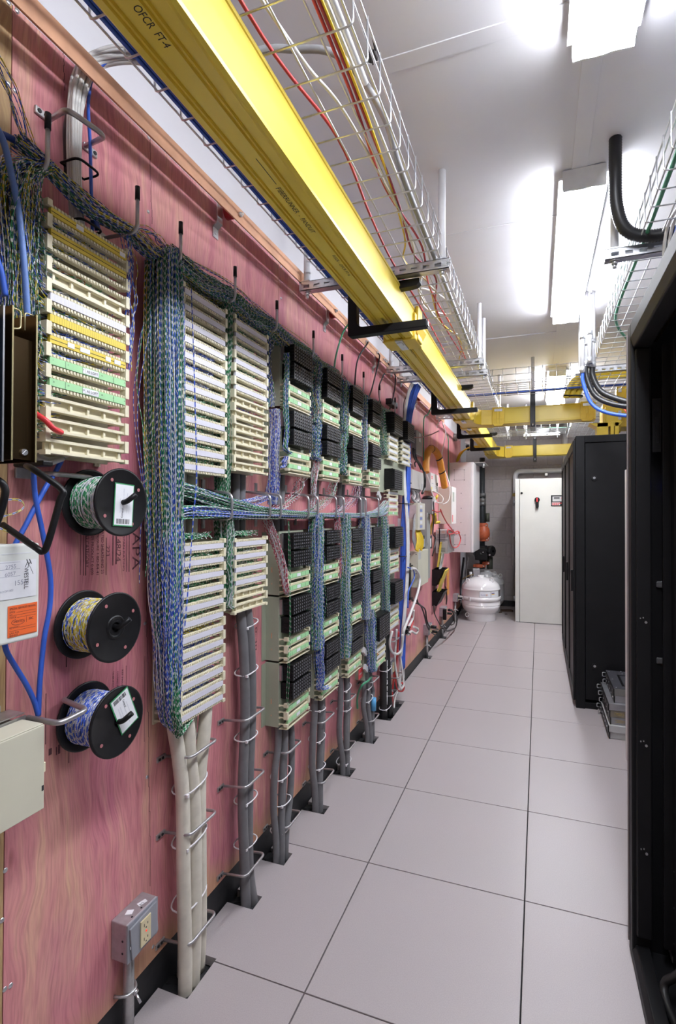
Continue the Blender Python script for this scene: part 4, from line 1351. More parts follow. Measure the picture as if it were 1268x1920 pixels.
def arm_mesh(x1, h):
    k = (round(x1, 3), round(h, 4))
    if k in ARM_CACHE:
        return ARM_CACHE[k]
    # fanning arm with a concave lower edge, from the wall out to the front
    p = [(0, 0, h), (0, 0, 0)]
    for i in range(9):
        t = i / 8
        p.append((x1 * (.12 + .76 * t), 0, h * .55 * math.sin(math.pi * t)))
    p += [(x1, 0, 0), (x1, 0, h)]
    me = MB().prism(p, (0, .006, 0)).mesh('fan_arm', [IVORY])
    ARM_CACHE[k] = me
    return me


def block110(root, y0, y1, z0, z1, xf, kinds, x0=0.0, rail=True, back=True):
    """kinds: one code per label row from the top (w white, y yellow, Y plain yellow, g green, a grey, o open, d dark wiring only)"""
    n = len(kinds)
    p = (z1 - z0) / n
    w = y1 - y0
    rh, lh = p * .165, p * .37
    zs = []
    rm = ridge_mesh(w - .012, rh, .016)
    rs = ridge_mesh(w - .012, rh, .0161)
    am = arm_mesh(xf - x0 - .008, rh * .9)
    for i, k in enumerate(kinds):
        zc = z1 - (i + .5) * p
        zu, zl = zc + lh / 2, zc - lh / 2 - rh
        for z in (zu, zl):
            o = link('wiring_strip', rs if k == 'o' else rm, root); o.location = (xf - .002, y0 + .006, z)
            for yy in (y0, y1 - .006):
                a = link('fan_arm', am, root); a.location = (x0, yy, z)
        if k in 'wyYga':
            mt = {'w': WHITE_LBL, 'y': YELLOW_LBL, 'Y': PLAIN_YELLOW_LBL, 'g': GREEN_LBL, 'a': GREY_LBL}[k]
            obj('label_strip', MB().box(xf - .008, xf + .0005, y0 + .007, y1 - .007, zc - lh / 2 + .0005, zc + lh / 2 - .0005), mt, root)
            if k == 'g':
                obj('paper_tag', MB().box(xf + .0005, xf + .001, y0 + w * .40, y0 + w * .56, zc - lh * .36, zc + lh * .36), PAPER, root)
                q = MB()
                for s in (.2, .4, .6, .8):
                    q.box(xf + .0005, xf + .0008, y0 + w * s - .0004, y0 + w * s + .0004, zc - lh * .45, zc + lh * .45)
                obj('label_tick', q, INK, root, kind='stuff')
        elif k == 'o':
            g = MB().box(xf - .020, xf - .013, y0 + .007, y1 - .007, zc - lh * .5, zc + lh * .5)
            for s in range(5):
                yy = y0 + .02 + s * (w - .04) / 4
                g.box(xf - .013, xf - .006, yy - .003, yy + .003, zc - lh * .5, zc + lh * .5)
            obj('bare_trough', g, IVORY, root)
        zs.append((zu + rh, zl))
    # end posts bridge the gap between neighbouring rows
    gaps = []
    for i in range(n + 1):
        hi = z1 if i == 0 else zs[i - 1][1] + rh
        lo = zs[i][0] - rh if i < n else z0
        if i == n:
            lo = zs[-1][1] - p * .06
        for yy in (y0 - .003, y1 - .009):
            obj('end_post', MB().box(xf - .016, xf + .0025, yy, yy + .012, lo, hi), IVORY, root)
        if 0 < i < n:
            gaps.append((zs[i - 1][1], zs[i][0]))
    if rail:
        mb = MB()
        for yy in (y0 - .004, y1 - .014):
            mb.box(x0, x0 + .005, yy, yy + .018, z0, z1)
        obj('back_rail', mb, IVORY, root)
        if back:
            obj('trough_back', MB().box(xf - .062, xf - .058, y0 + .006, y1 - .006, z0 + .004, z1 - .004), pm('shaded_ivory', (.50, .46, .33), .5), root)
    return gaps


def tuft(root, y0, y1, gaps, xf, weights, n=26, depth=.04, side=0):
    """short cross connect tails entering a row from its left end"""
    S = []
    for (za, zb) in gaps:
        for i in range(n):
            zc = (za + zb) / 2
            h = abs(zb - za) / 2
            ye = y0 + (y1 - y0) * random.uniform(.08, .8)
            pts = [(random.uniform(.02, xf - .02), y0 - random.uniform(.0, .02), zc + random.uniform(-h, h)),
                   (xf - random.uniform(.012, depth), y0 + .012, zc + random.uniform(-h, h) * .9),
                   (xf - random.uniform(.010, depth), y0 + (ye - y0) * .5, zc + random.uniform(-h, h) * .9),
                   (xf - random.uniform(.008, .03), ye, zc + random.uniform(-h, h) * .9),
                   (xf - .012, ye + random.uniform(.002, .012), zc + random.choice((-1, 1)) * h * 1.1)]
            S.append(spline_np(pts, 14))
    S = np.array(S)
    return strand_obj('jumper_wire', S, pick(weights, len(S)), .0011, parent=root, kind='stuff')


XF = .097
blkA = thing('connecting_block', 'ivory connecting block with yellow and green label rows, leftmost and loosely wired', 'wiring block', (0, .917, 1.545))
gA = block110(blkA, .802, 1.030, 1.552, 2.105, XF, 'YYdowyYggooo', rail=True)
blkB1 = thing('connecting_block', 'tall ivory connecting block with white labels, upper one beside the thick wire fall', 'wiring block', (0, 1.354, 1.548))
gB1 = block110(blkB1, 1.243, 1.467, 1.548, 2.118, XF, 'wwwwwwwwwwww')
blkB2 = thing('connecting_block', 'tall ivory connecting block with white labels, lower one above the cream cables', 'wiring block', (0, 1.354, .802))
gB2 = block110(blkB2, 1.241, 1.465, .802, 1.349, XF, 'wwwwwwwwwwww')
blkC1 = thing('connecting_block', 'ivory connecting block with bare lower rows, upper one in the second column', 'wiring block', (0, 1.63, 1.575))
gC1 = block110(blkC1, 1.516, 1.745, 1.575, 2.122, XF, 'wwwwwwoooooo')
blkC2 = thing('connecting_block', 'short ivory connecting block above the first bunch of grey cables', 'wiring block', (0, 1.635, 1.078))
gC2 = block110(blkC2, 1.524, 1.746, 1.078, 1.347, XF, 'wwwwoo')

tuft(blkB1, 1.243, 1.467, gB1[3:6], XF, {'b': 5, 'd': 2, 'w': 1}, 34)
tuft(blkB1, 1.243, 1.467, gB1[6:], XF, {'g': 6, 'n': 2, 'y': .3, 'w': 1}, 36)
tuft(blkB2, 1.241, 1.465, gB2[:5] + [(1.352, 1.372)], XF, {'g': 6, 'n': 2, 'w': 1}, 36)
tuft(blkB2, 1.241, 1.465, gB2[5:6], XF, {'y': 6, 'b': 1}, 30)
tuft(blkB2, 1.241, 1.465, gB2[6:], XF, {'b': 6, 'w': 2}, 36)
tuft(blkC1, 1.516, 1.745, gC1[:4], XF, {'g': 6, 'n': 2}, 22)
tuft(blkC1, 1.516, 1.745, gC1[6:7], XF, {'r': 5, 'b': 1}, 16)
tuft(blkC2, 1.524, 1.746, gC2[:4] + [(1.35, 1.37)], XF, {'g': 6, 'n': 2, 'w': 1}, 26)
tuft(blkA, .802, 1.030, gA[:2], XF, {'y': 4, 'b': 2, 'd': 1, 'n': 2}, 26)
tuft(blkA, .802, 1.030, gA[2:4], XF, {'o': 2, 'g': 2, 'w': 2, 'b': 1}, 14)
tuft(blkA, .802, 1.030, gA[4:7], XF, {'b': 4, 'y': 2, 'n': 2}, 26)
# hand lettered tags on the leftmost block
pz = [1.552 + (.553 / 12) * (11.5 - i) for i in range(12)]
for i, s in ((7, 'AS LOFT'), (8, 'AS LOFT')):
    z = pz[i]
    obj('paper_tag', MB().box(XF + .001, XF + .0016, .900, .938, z - .0065, z + .0065), PAPER, blkA)
    text('tag_lettering', s, (XF + .0018, .903, z - .003), (0, 1, 0), (0, 0, 1), .006, INK, blkA, w=.032)
for i, ys in ((0, ((.872, .892), (1.0, 1.018))), (6, ((.852, .870), (.885, .912), (.958, .974), (.985, 1.005)))):
    for a, b in ys:
        z = pz[i]
        obj('paper_tag', MB().box(XF + .001, XF + .0016, a, b, z - .005, z + .006), PAPER, blkA)
for i in (7, 8):
    for k, yy in enumerate((.815, .852, .893, .945, .98, 1.016)):
        text('tag_lettering', str(4 * k + 1 + 25 * (i - 7)), (XF + .0018, yy, pz[i] - .0005), (0, 1, 0), (0, 0, 1), .0035, INK, blkA)
for i in (0, 1, 6):
    obj('label_rule', MB().box(XF + .0006, XF + .0009, .81, 1.02, pz[i] - .0006, pz[i] + .0006), INK, blkA)

# ---------------------------------------------------------------- protector units in sage green boxes
BANK = {}


def bank_mesh(w, h, d, nc, nr):
    k = (round(w, 3), round(h, 3), round(d, 3), nc, nr)
    if k in BANK:
        return BANK[k]
    mb = MB()
    mb.box(0, d - .022, .001, w - .001, .001, h - .001)
    cw, rh = w / nc, h / nr
    for c in range(nc):
        for r in range(nr):
            y0, z0 = c * cw, r * rh
            mb.box(d - .022, d, y0 + cw * .06, y0 + cw * .64, z0 + rh * .05, z0 + rh * .95)
            mb.box(d - .003, d + .0008, y0 + cw * .66, y0 + cw * .80, z0 + rh * .25, z0 + rh * .8, 1)
    for r in range(nr):  # grooves on the flank read as separate slabs
        mb.box(.006, d - .004, -.0008, .002, r * rh + rh * .06, (r + 1) * rh - rh * .06)
    me = mb.mesh('protector_bank', [BLACK_PL, pm('test_point_metal', (.38, .38, .42), .4, .5)])
    BANK[k] = me
    return me


def protector_unit(y0, y1, zb, label, xbox=.064, first=True):
    """zb: bottom of the unit; height .272"""
    H = .272
    t = thing('protector_unit', label, 'protector', (0, (y0 + y1) / 2, zb), 'sage green protector units')
    bx = MB()
    bx.box(0, xbox, y0 - .002, y0 + .0005, zb + .006, zb + H)
    bx.box(0, xbox, y1 + .012, y1 + .0145, zb + .006, zb + H)
    bx.box(xbox - .0025, xbox, y0 + .0005, y1 + .012, zb + .006, zb + H)
    bx.box(0, xbox - .0025, y0 + .0005, y1 + .012, zb + H - .0025, zb + H)
    obj('mounting_box', bx, SAGE, t, bevel=.001)
    obj('flange', MB().box(0, .003, y0 - .034, y0 - .002, zb + .008, zb + H - .004).box(0, .003, y1 + .0145, y1 + .03, zb + .008, zb + H - .004), SAGE, t)
    for yy, zz_ in ((y0 - .0026, zb + .05), (y0 - .0026, zb + .10)):
        obj('side_slot', MB().box(.028, .032, yy, yy + .0006, zz_, zz_ + (.022 if zz_ > zb + .08 else .005)), COPPER, t)
    bw_, bh_ = .190, .068
    for z in (zb + .121, zb + .198):
        b = link('protector_bank', bank_mesh(bw_, bh_, .056, 10, 5), t, kind='stuff')
        b.location = (xbox + .001, y0 + .016, z)
    obj('terminal_plate', MB().box(xbox, xbox + .012, y0 + .002, y0 + .014, zb + .20, zb + .262), STEEL, t)
    block110(t, y0, y1, zb + .008, zb + .108, .104, 'gg', x0=xbox, rail=False)
    obj('lip_tray', MB().prism([(xbox, y0, zb), (.100, y0, zb), (.106, y0, zb + .006), (.106, y0, zb + .002), (xbox, y0, zb - .002)], (0, y1 - y0, 0)), IVORY, t)
    return t


COLS = {'D': (1.908, 2.122), 'E': (2.266, 2.488), 'F': (2.628, 2.852), 'G': (2.985, 3.205)}
order = ['first', 'second', 'third', 'fourth']
proto = None
for ci, c in enumerate('DEFG'):
    y0, y1 = COLS[c]
    rows = [('upper', 1.878, 'top'), ('upper', 1.600, 'bottom'), ('lower', 1.086, 'top'), ('lower', .811, 'middle'), ('lower', .536, 'bottom')]
    for half, zb, pos in rows:
        if c == 'G' and half == 'lower' and pos == 'bottom':
            continue
        lab = f'sage box of black protector modules, {pos} of the {half} stack in the {order[ci]} green column'
        yy0 = y0 + (.022 if (c == 'G' and half == 'lower') else 0)
        if proto is None:
            proto = protector_unit(y0, y1, zb, lab); base_yz = (y0, zb)
        else:
            dup(proto, (0, yy0 - base_yz[0], zb - base_yz[1]), lab)

# tall narrow panels with solid module blocks
t = thing('mounting_board', 'sage green backboard of the upper black module columns', 'panel', (.03, 3.55, 1.60))
obj('board', MB().box(0, .06, 3.33, 3.36, 1.585, 2.175).box(.055, .06, 3.36, 4.08, 1.585, 2.165), SAGE, t, bevel=.001)
t = thing('mounting_board', 'sage green backboard of the lower black module columns', 'panel', (.03, 3.4, .40))
obj('board', MB().box(0, .06, 3.335, 3.365, .60, 1.37).box(.055, .06, 3.365, 3.74, .60, 1.36).box(0, .058, 3.03, 3.34, .395, .80), SAGE, t, bevel=.001)


def big_unit(y0, y1, zb, hb, kinds, label, xb=.062, d=.075, xf=.10, hk=.19):
    t = thing('module_block', label, 'protector', (xb, (y0 + y1) / 2, zb), 'tall black module blocks')
    b = link('protector_bank', bank_mesh(y1 - y0, hb, d, 8, 9), t, kind='stuff')
    b.location = (xb, y0, zb + hk + .004)
    obj('bank_top', MB().box(xb, xb + d - .012, y0, y1, zb + hk + .0045 + hb, zb + hk + .009 + hb), BLACK_PL, t, bevel=.001)
    block110(t, y0 - .012, y1 - .004, zb, zb + hk, xf, kinds, x0=xb, rail=False)
    return t


big_unit(3.455, 3.685, 1.812, .142, 'aaaa', 'tall black module block over grey label rows, upper one left of the blue cables')
big_unit(3.835, 4.065, 1.815, .142, 'aaaa', 'tall black module block over grey label rows, upper one right of the blue cables')
big_unit(3.455, 3.685, 1.418, .138, 'aaag', 'tall black module block hanging just above the wire trough')
big_unit(3.480, 3.715, 1.003, .142, 'aaga', 'tall black module block just below the wire trough at its far end')
big_unit(3.480, 3.715, .607, .148, 'aaga', 'tall black module block lowest in the farthest column')
big_unit(3.112, 3.362, .430, .150, 'aabg'.replace('b', 'a'), 'tall black module block nearest the floor, in the fourth green column', xb=.06)

# warning tag and cable clips near that block
t = thing('warning_tag', 'small red warning tag under the third green column', 'tag', (.02, 2.93, .50))
q = on_x(677, 1262, .05)
obj('tag_card', MB().box(.05, .051, q.y - .045, q.y + .03, q.z - .03, q.z + .03), RED_PL, t)
text('tag_lettering', 'WARNING', (.0512, q.y - .035, q.z - .005), (0, 1, 0), (0, 0, 1), .010, PAPER, t, w=.055)
for k, (px, py) in enumerate([(684, 1222), (686, 1253), (711, 930)]):
    q = on_x(px, py, .075)
    cp = MB().cbox(q, (.008, 0, 0), (0, .026, -.018), (0, .010, .014))
    obj('ribbon_connector', cp, PALEGREY, label=['upper', 'lower', 'topmost'][k] + ' grey ribbon cable connector hanging ' + ['between the third and fourth green columns', 'beside the red warning tag', 'at the far end of the wire trough'][k], cat='connector', bevel=.002)
for k in range(8):
    q0, q1 = on_x(688 + k * .6, 1226 - k, .06), on_x(686 + k, 1250, .07)
    col = [BLUE_CABLE, YELLOW_CABLE, RED_CABLE, pm('violet_jacket', (.22, .05, .3), .4), GREEN_CABLE, YELLOW_CABLE, pm('orange_jacket', (.75, .2, .03), .4), WHITE_CABLE][k]
    cable('ribbon_lead', [q0, (.09 + .003 * k, q0.y + .05, q0.z - .03), (.08, q1.y + .06 + .004 * k, q1.z + .04), q1], .0022, col, ['blue', 'first yellow', 'red', 'violet', 'green', 'second yellow', 'orange', 'white'][k] + ' lead between the two hanging ribbon connectors', 'wire', n=5)

# ================================================================== HOOKS, RINGS
def l_hook(y, label, zb=2.158, zt=2.262, xr=.12):
    t = thing('wire_hook', label, 'hook', (0, y, zb), 'upright L hooks')
    pts = rounded([(0, y, zb - .004), (xr, y, zb - .008), (xr, y, zt)], .022, 6)
    obj('hook_rod', MB().tube(pts, .0048, 10), RINGSTEEL, t)
    obj('tape_tip', MB().cyl((xr, y, zt - .03), (xr, y, zt + .004), .0062, 12), BLACK_PL, t)
    obj('foot_plate', MB().box(0, .003, y - .012, y + .012, zb - .02, zb + .012), STEEL, t)
    return t


HY = [(.781, 'nearest the viewer, over the leftmost block'), (1.035, 'second from the viewer, beside the leftmost block'), (1.203, 'third, over the thick wire fall'), (1.482, 'fourth, between the two tall ivory columns'),
      (1.775, 'fifth, just before the green columns'), (2.121, 'sixth, over the first green column'), (2.483, 'seventh, over the second green column'), (2.83, 'eighth, over the third green column'), (3.15, 'ninth, over the fourth green column'), (3.527, 'last, over the far black module block')]
for y, l in HY:
    l_hook(y, 'upright steel L hook with black taped tip, ' + l)


def ring(y0, y1, z, label, x=.10, slope=.010, name='cable_ring', group='horizontal cable rings', mt=None, feet=True):
    """U shaped retaining ring lying level, two flattened feet on the wall"""
    t = thing(name, label, 'cable ring', (0, (y0 + y1) / 2, z), group)
    pts = rounded([(.004, y0, z), (x, y0, z + slope), (x, y1, z + slope), (.004, y1, z)], .022, 5)
    obj('ring_rod', MB().tube(pts, .0046, 10), mt or RINGSTEEL, t)
    for y, s in ((y0, -1), (y1, 1)):
        a, b = sorted((y - s * .004, y + s * .034))
        f = obj('foot_plate', MB().box(.0, .0055, a, b, z - .008, z + .008), mt or STEEL, t, bevel=.0015)
        obj('foot_screw', MB().cyl((.0055, y + s * .011, z), (.0075, y + s * .011, z), .0042, 8).cyl((.0055, y + s * .025, z), (.0075, y + s * .025, z), .0042, 8), DARK_RUBBER, f)
    return t


def ord_pos(i):
    return ['top', 'middle', 'bottom'][i]


for y0, y1, zs_, what in [(1.289, 1.424, (.687, .455, .128), 'cream cables'), (1.600, 1.735, (.680, .442, .126), 'first grey cable bunch'), (1.925, 2.055, (.423, .113), 'second grey cable bunch'),
                          (2.300, 2.445, (.406, .114), 'third grey cable bunch'), (2.653, 2.775, (.392, .122), 'fourth grey cable bunch'), (3.09, 3.23, (.36, .115), 'fifth grey cable bunch')]:
    for i, z in enumerate(zs_):
        ring(y0, y1, z, 'steel retaining ring round the ' + what + ', ' + (ord_pos(i) if len(zs_) == 3 else ['upper', 'lower'][i]) + ' one')
a, b = on_x(712, 1310, 0), on_x(736, 1307, .1)
ring(a.y, a.y + .14, .12, 'steel retaining ring round the black cables by the small outlet box, lower one')
ring(3.60, 3.74, .50, 'steel retaining ring round the white cables above the small outlet box, upper one')
ring(3.72, 3.86, .20, 'steel retaining ring catching the coiled white and red cords near the floor')
# vertical rings of the wire trough
for k, y in enumerate([1.205, 1.473, 1.733, 1.82, 2.081, 2.181, 2.414, 2.52, 2.796, 2.884, 3.143]):
    zt, zb = 1.492 + .022 * (y - 1.205), 1.412
    if k == 0:
        zt = 1.492
    t = thing('cable_ring', 'steel ring holding the long wire trough, ' + ['first', 'second', 'third', 'fourth', 'fifth', 'sixth', 'seventh', 'eighth', 'ninth', 'tenth', 'last'][k] + ' from the viewer', 'cable ring', (0, y, zb), 'upright rings of the wire trough')
    pts = rounded([(.004, y, zt + .015), (.118, y, zt), (.118, y, zb), (.004, y, zb + .004)], .022, 5)
    obj('ring_rod', MB().tube(pts, .0048, 10), RINGSTEEL, t)
    for z, s in ((zt + .015, 1), (zb + .004, -1)):
        a, b = sorted((z - s * .004, z + s * .036))
        obj('foot_plate', MB().box(0, .0055, y - .009, y + .009, a, b), STEEL, t, bevel=.0015)

# big ring at the upper left carrying white cables; black coated rings at the left edge
t = thing('cable_ring', 'large steel ring at the upper left around the white cable bunch', 'cable ring', (0, .93, 2.30))
A, B = on_x(90, 225, 0), on_x(158, 275, 0)
c1, c2 = on_x(135, 212, .13), on_x(192, 250, .13)
pts = rounded([(.004, A.y, A.z), (.13, c1.y - .012, c1.z), (.13, c2.y + .01, c2.z), (.004, B.y, B.z)], .03, 6)
obj('ring_rod', MB().tube(pts, .006, 12), RINGSTEEL, t)
for p, s in ((A, -1), (B, 1)):
    a, b = sorted((p.y - s * .006, p.y + s * .036))
    f = obj('foot_plate', MB().box(0, .0065, a, b, p.z - .009, p.z + .009), STEEL, t, bevel=.002)
    obj('foot_screw', MB().cyl((.0065, p.y + s * .011, p.z), (.0085, p.y + s * .011, p.z), .005, 10).cyl((.0065, p.y + s * .027, p.z), (.0085, p.y + s * .027, p.z), .005, 10), DARK_RUBBER, f)
t = thing('cable_ring', 'steel ring whose bar ends behind the green wire spool', 'cable ring', (0, .9, 1.50))
a = on_x(62, 889, 0); b = on_x(100, 886, .05); c = on_x(166, 888, .05); d = on_x(146, 896, 0)
obj('ring_rod', MB().tube(rounded([(.004, a.y, a.z), (.05, a.y + .01, a.z + .0), (.05, c.y, a.z), (.004, d.y + .05, a.z - .004)], .015, 5), .006, 12), RINGSTEEL, t)
obj('foot_plate', MB().box(0, .006, a.y - .045, a.y + .006, a.z - .012, a.z + .012), STEEL, t, bevel=.002)
t = thing('cable_ring', 'steel ring crossing in front of the blue wire spool', 'cable ring', (0, .86, 1.08))
p0 = on_x(140, 1307, 0); p1 = on_x(118, 1312, .02); p2 = on_x(163, 1331, .14); p3 = on_x(112, 1357, .14); p4 = on_x(52, 1346, .06)
obj('ring_rod', MB().tube(rounded([(.004, p0.y - .02, p0.z), p1, p2, p3, p4], .018, 6), .0062, 12), RINGSTEEL, t)
obj('foot_plate', MB().box(0, .006, p0.y - .03, p0.y + .006, p0.z - .008, p0.z + .010), STEEL, t, bevel=.002)
t = thing('cable_ring', 'black coated ring hanging open at the left edge beside the green spool', 'cable ring', (.1, .76, 1.36))
H = [on_x(50, 874, .08), on_x(64, 881, .15), on_x(116, 918, .20), on_x(112, 940, .20), on_x(90, 1018, .19), on_x(80, 1034, .18), on_x(66, 1026, .17), on_x(5, 984, .08)]
obj('ring_rod', MB().tube(cr(H, 6), .0065, 12), BLACK_PL, t)
obj('worn_patch', MB().cyl(H[6].lerp(H[7], .12), H[6].lerp(H[7], .24), .0067, 12), STEEL, t)
obj('mount_bar', MB().cbox(on_x(62, 870, .06), (.045, 0, 0), (0, .012, 0), (0, 0, .006)), BLACK_PL, t, bevel=.003)
t = thing('cable_ring', 'black coated ring cut by the left edge of the picture', 'cable ring', (.1, .66, 1.36))
H = [on_x(-40, 888, .10), on_x(-4, 900, .15), on_x(9, 915, .16), on_x(8, 935, .16), on_x(-4, 975, .15), on_x(-20, 1000, .14), on_x(-60, 990, .08)]
obj('ring_rod', MB().tube(cr(H, 6), .0065, 12), BLACK_PL, t)

# ================================================================== WIRE SPOOLS
def spool(px, py, label, cols, ang, lab_card, xr=.135):
    """flanged reel on a peg: axis square to the wall"""
    c = on_x(px, py, xr)
    t = thing('wire_spool', label, 'spool', (0, c.y, c.z - .083), 'wire spools on pegs')
    R = .0825
    def flange(x0, x1):
        n = 48
        prof = [(.012, x0), (R - .004, x0), (R, x0 + .001), (R, x1 - .001), (R - .004, x1), (R - .006, x1 - .0012), (.012, x1 - .0012)]
        return MB().lathe(prof, (0, c.y, c.z), (1, 0, 0), n)
    obj('back_flange', flange(.030, .036), BLACK_PL, t)
    ff = obj('front_flange', flange(xr - .006, xr), BLACK_PL, t)
    obj('hub', MB().cyl((.036, c.y, c.z), (xr - .006, c.y, c.z), .03, 24), BLACK_PL, t)
    obj('peg', MB().tube(rounded([(.0, c.y, c.z), (xr + .010, c.y, c.z), (xr + .030, c.y + .012, c.z + .020)], .01, 5), .0065, 12), BLACK_PL, t)
    if not lab_card:
        obj('hub_rim', MB().lathe([(.020, xr - .001), (.024, xr + .0015), (.026, xr + .0015), (.028, xr - .001)], (0, c.y, c.z), (1, 0, 0), 24), BLACK_PL, ff)
    for k in range(4):
        a = ang + k * math.pi / 2
        hm = MB().cyl((xr - .001, c.y + .062 * math.cos(a), c.z + .062 * math.sin(a)), (xr - .0002, c.y + .062 * math.cos(a), c.z + .062 * math.sin(a)), .0042, 14)
        obj('flange_hole', hm, pm('seen_through_pink', (.42, .15, .16), .6), ff)
    # wound wire
    S = []
    n = 150
    for i in range(n):
        x = .038 + (xr - .046) * ((i + random.random()) / n)
        rr = .058 + random.uniform(0, .006)
        th = np.linspace(0, 2 * math.pi, 40) + random.random() * 6
        dx = .012 * np.sin(th + random.random() * 6) * random.uniform(.2, 1)
        S.append(np.stack([np.clip(x + dx, .038, xr - .008), c.y + rr * np.cos(th), c.z + rr * np.sin(th)], 1))
    wd_ = obj('winding_core', MB().cyl((.037, c.y, c.z), (xr - .007, c.y, c.z), .0585, 40), pm(cols[1], cols[2], .6), t)
    strand_obj('wound_wire', np.array(S), pick(cols[0], n), .0011, parent=t, kind='stuff')
    if lab_card:
        a, w, h, off, flip = lab_card
        u = Vector((0, math.cos(a), math.sin(a))); v = Vector((0, -math.sin(a), math.cos(a)))
        o = Vector((xr, c.y, c.z)) + u * off[0] + v * off[1]
        obj('label_rim', MB().cbox(o + Vector((.0004, 0, 0)), (.0004, 0, 0), u * (w / 2 + .0028), v * (h / 2 + .0028)), GREEN_FOIL, ff)
        cd_ = obj('label_card', MB().cbox(o + Vector((.0008, 0, 0)), (.0004, 0, 0), u * w / 2, v * h / 2), PAPER, ff)
        bm_ = MB()
        s = -1 if not flip else 1
        k = 0; q = -w * .38
        while q < w * .34:
            bw2 = random.choice((.0006, .001, .0016))
            bm_.cbox(o + Vector((.0013, 0, 0)) + u * q + v * (s * h * .41), (.0001, 0, 0), u * bw2 / 2, v * h * .06)
            q += bw2 + random.choice((.0006, .0009, .0015))
        obj('bar_code', bm_, INK, ff)
        text('card_lettering', 'General', o + Vector((.0013, 0, 0)) + u * (w * .05 * s) + v * (s * h * .32), -v * s, u * s, .006, INK, ff, w=h * .24)
        for q, ln in ((-.18, .5), (.02, .6), (-.3, .4), (.2, .35)):
            text('card_lettering', 'cross connect wire 24 AWG', o + Vector((.0013, 0, 0)) + u * (w * q * s) + v * (s * h * .2), -v * s, u * s, .0028, GREYINK, ff, w=h * ln)
    return t, c


spool(230, 942, 'black spool of green and white wire with a paper label, top of the three', ({'g': 7, 'w': 2}, 'green_wire_core', (.05, .16, .08)), .55, (-.06, .056, .098, (.004, -.006), False))
t2, c2 = spool(218, 1176, 'black spool of yellow and blue wire without label, middle of the three', ({'y': 5, 'b': 4}, 'yellow_wire_core', (.35, .32, .06)), .5, None)
spool(222, 1353, 'black spool of blue and white wire with a slanting label, bottom of the three', ({'b': 7, 'w': 4}, 'blue_wire_core', (.08, .12, .38)), .65, (.40, .054, .092, (.025, .0105), True))

# ================================================================== LEFT EDGE: PLATED CHANNELS, BOXES
def channel(p_bl, p_br, p_tl, p_tr, X, label, mat, edge, name='plated_channel'):
    """open U channel standing upright: web towards the wall, lips towards the room"""
    bl, br = on_x(*p_bl, X), on_x(*p_br, X)
    zt = on_x(*p_tl, X).z; zb = bl.z
    y0, y1 = bl.y, br.y
    t = thing(name, label, 'bracket', (X - .06, (y0 + y1) / 2, zb))
    d = .10
    obj('web', MB().box(X - d, X - d + .003, y0, y1, zb, zt), mat, t)
    obj('side_flange', MB().box(X - d + .003, X, y0, y0 + .003, zb, zt), mat, t)
    obj('side_flange', MB().box(X - d + .003, X, y1 - .003, y1, zb, zt), mat, t)
    e = MB().box(X, X + .001, y0, y0 + .003, zb, zt).box(X, X + .001, y1 - .003, y1, zb, zt)
    e.box(X - d, X - d + .003, y0, y1, zt, zt + .001)
    obj('bright_edge', e, edge, t)
    return t, y0, y1, zb, zt, d


X = .20
ch, y0, y1, zb, zt, d = channel((20, 862), (68, 862), (31, 575), (78, 594), X, 'gold chromate U channel at the left edge', GOLD, GOLD_EDGE)
obj('face_plate', MB().box(X - .012, X - .009, y0 + .003, y1 - .003, zb + .004, zt - .05), GOLD, ch)
ym = (y0 + y1) / 2
lip = MB().tube(rounded([(X - .006, y0 + .002, zt - .002), (X - .006, ym - .004, zt - .002), (X - .006, ym - .004, zt - .035), (X - .006, ym - .02, zt - .04)], .006, 4), .0016, 6)
lip.tube(rounded([(X - .006, y1 - .002, zt - .002), (X - .006, ym + .004, zt - .002), (X - .006, ym + .004, zt - .035)], .006, 4), .0016, 6)
obj('rolled_lip', lip, GOLD_EDGE, ch)
sc = on_x(44, 848, X - .009)
obj('slot_screw', MB().cyl(sc, sc + Vector((.004, 0, 0)), .006, 14).cbox(sc + Vector((.0042, 0, 0)), (.0003, 0, 0), (0, .004, .004), (0, -.0008, .0008)), ZINC, ch)
ch2, y0, y1, zb, zt, d = channel((-30, 862), (6, 862), (-20, 562), (26, 568), X, 'blued steel U channel cut by the left edge of the picture', BLUESTEEL, ZINC)
obj('face_plate', MB().box(X - .012, X - .009, y0 + .003, y1 - .003, zb + .004, zt - .02), BLUESTEEL, ch2)
bar = on_x(60, 872, .12)

# white network interface box with cards
t = thing('interface_box', 'white plastic wall box with a paper card and an orange sticker at the left edge', 'box', (.05, .70, 1.17))
XBX = .11
q0, q1, q2 = on_x(75, 1036, XBX), on_x(75, 1194, XBX), on_x(-60, 1225, XBX)
yr, zt_, zb_ = q0.y, on_x(58, 1022, XBX).z + .004, q1.z
obj('body', MB().box(0.0, XBX - .02, yr - .28, yr - .002, zb_ + .002, zt_ - .004), WHITE_PL, t, bevel=.006)
lidb = obj('lid', MB().box(XBX - .02, XBX, yr - .285, yr, zb_, zt_), pm('pale_white_plastic', (.70, .72, .68), .42, var=.03), t, bevel=.005, seg=3)
obj('lid_groove', MB().box(XBX, XBX + .0005, yr - .285, yr - .02, zt_ - .020, zt_ - .018), GREY_LBL, t)
cz1, cz0 = on_x(66, 1048, XBX).z, on_x(66, 1116, XBX).z
cy1 = on_x(67, 1080, XBX).y
card = obj('paper_card', MB().box(XBX + .0006, XBX + .0012, cy1 - .20, cy1, cz0, cz1), PAPER, t)
XC = XBX + .0013
a0, a1 = on_x(48, 1064, XC), on_x(48, 1104, XC)
text('card_lettering', 'WESTELL', (XC, a0.y - .003, a0.z), (0, 0, -1), (0, 1, 0), .0095, INK, t, w=abs(a1.z - a0.z))
lg = MB()
l0 = on_x(51, 1056, XC)
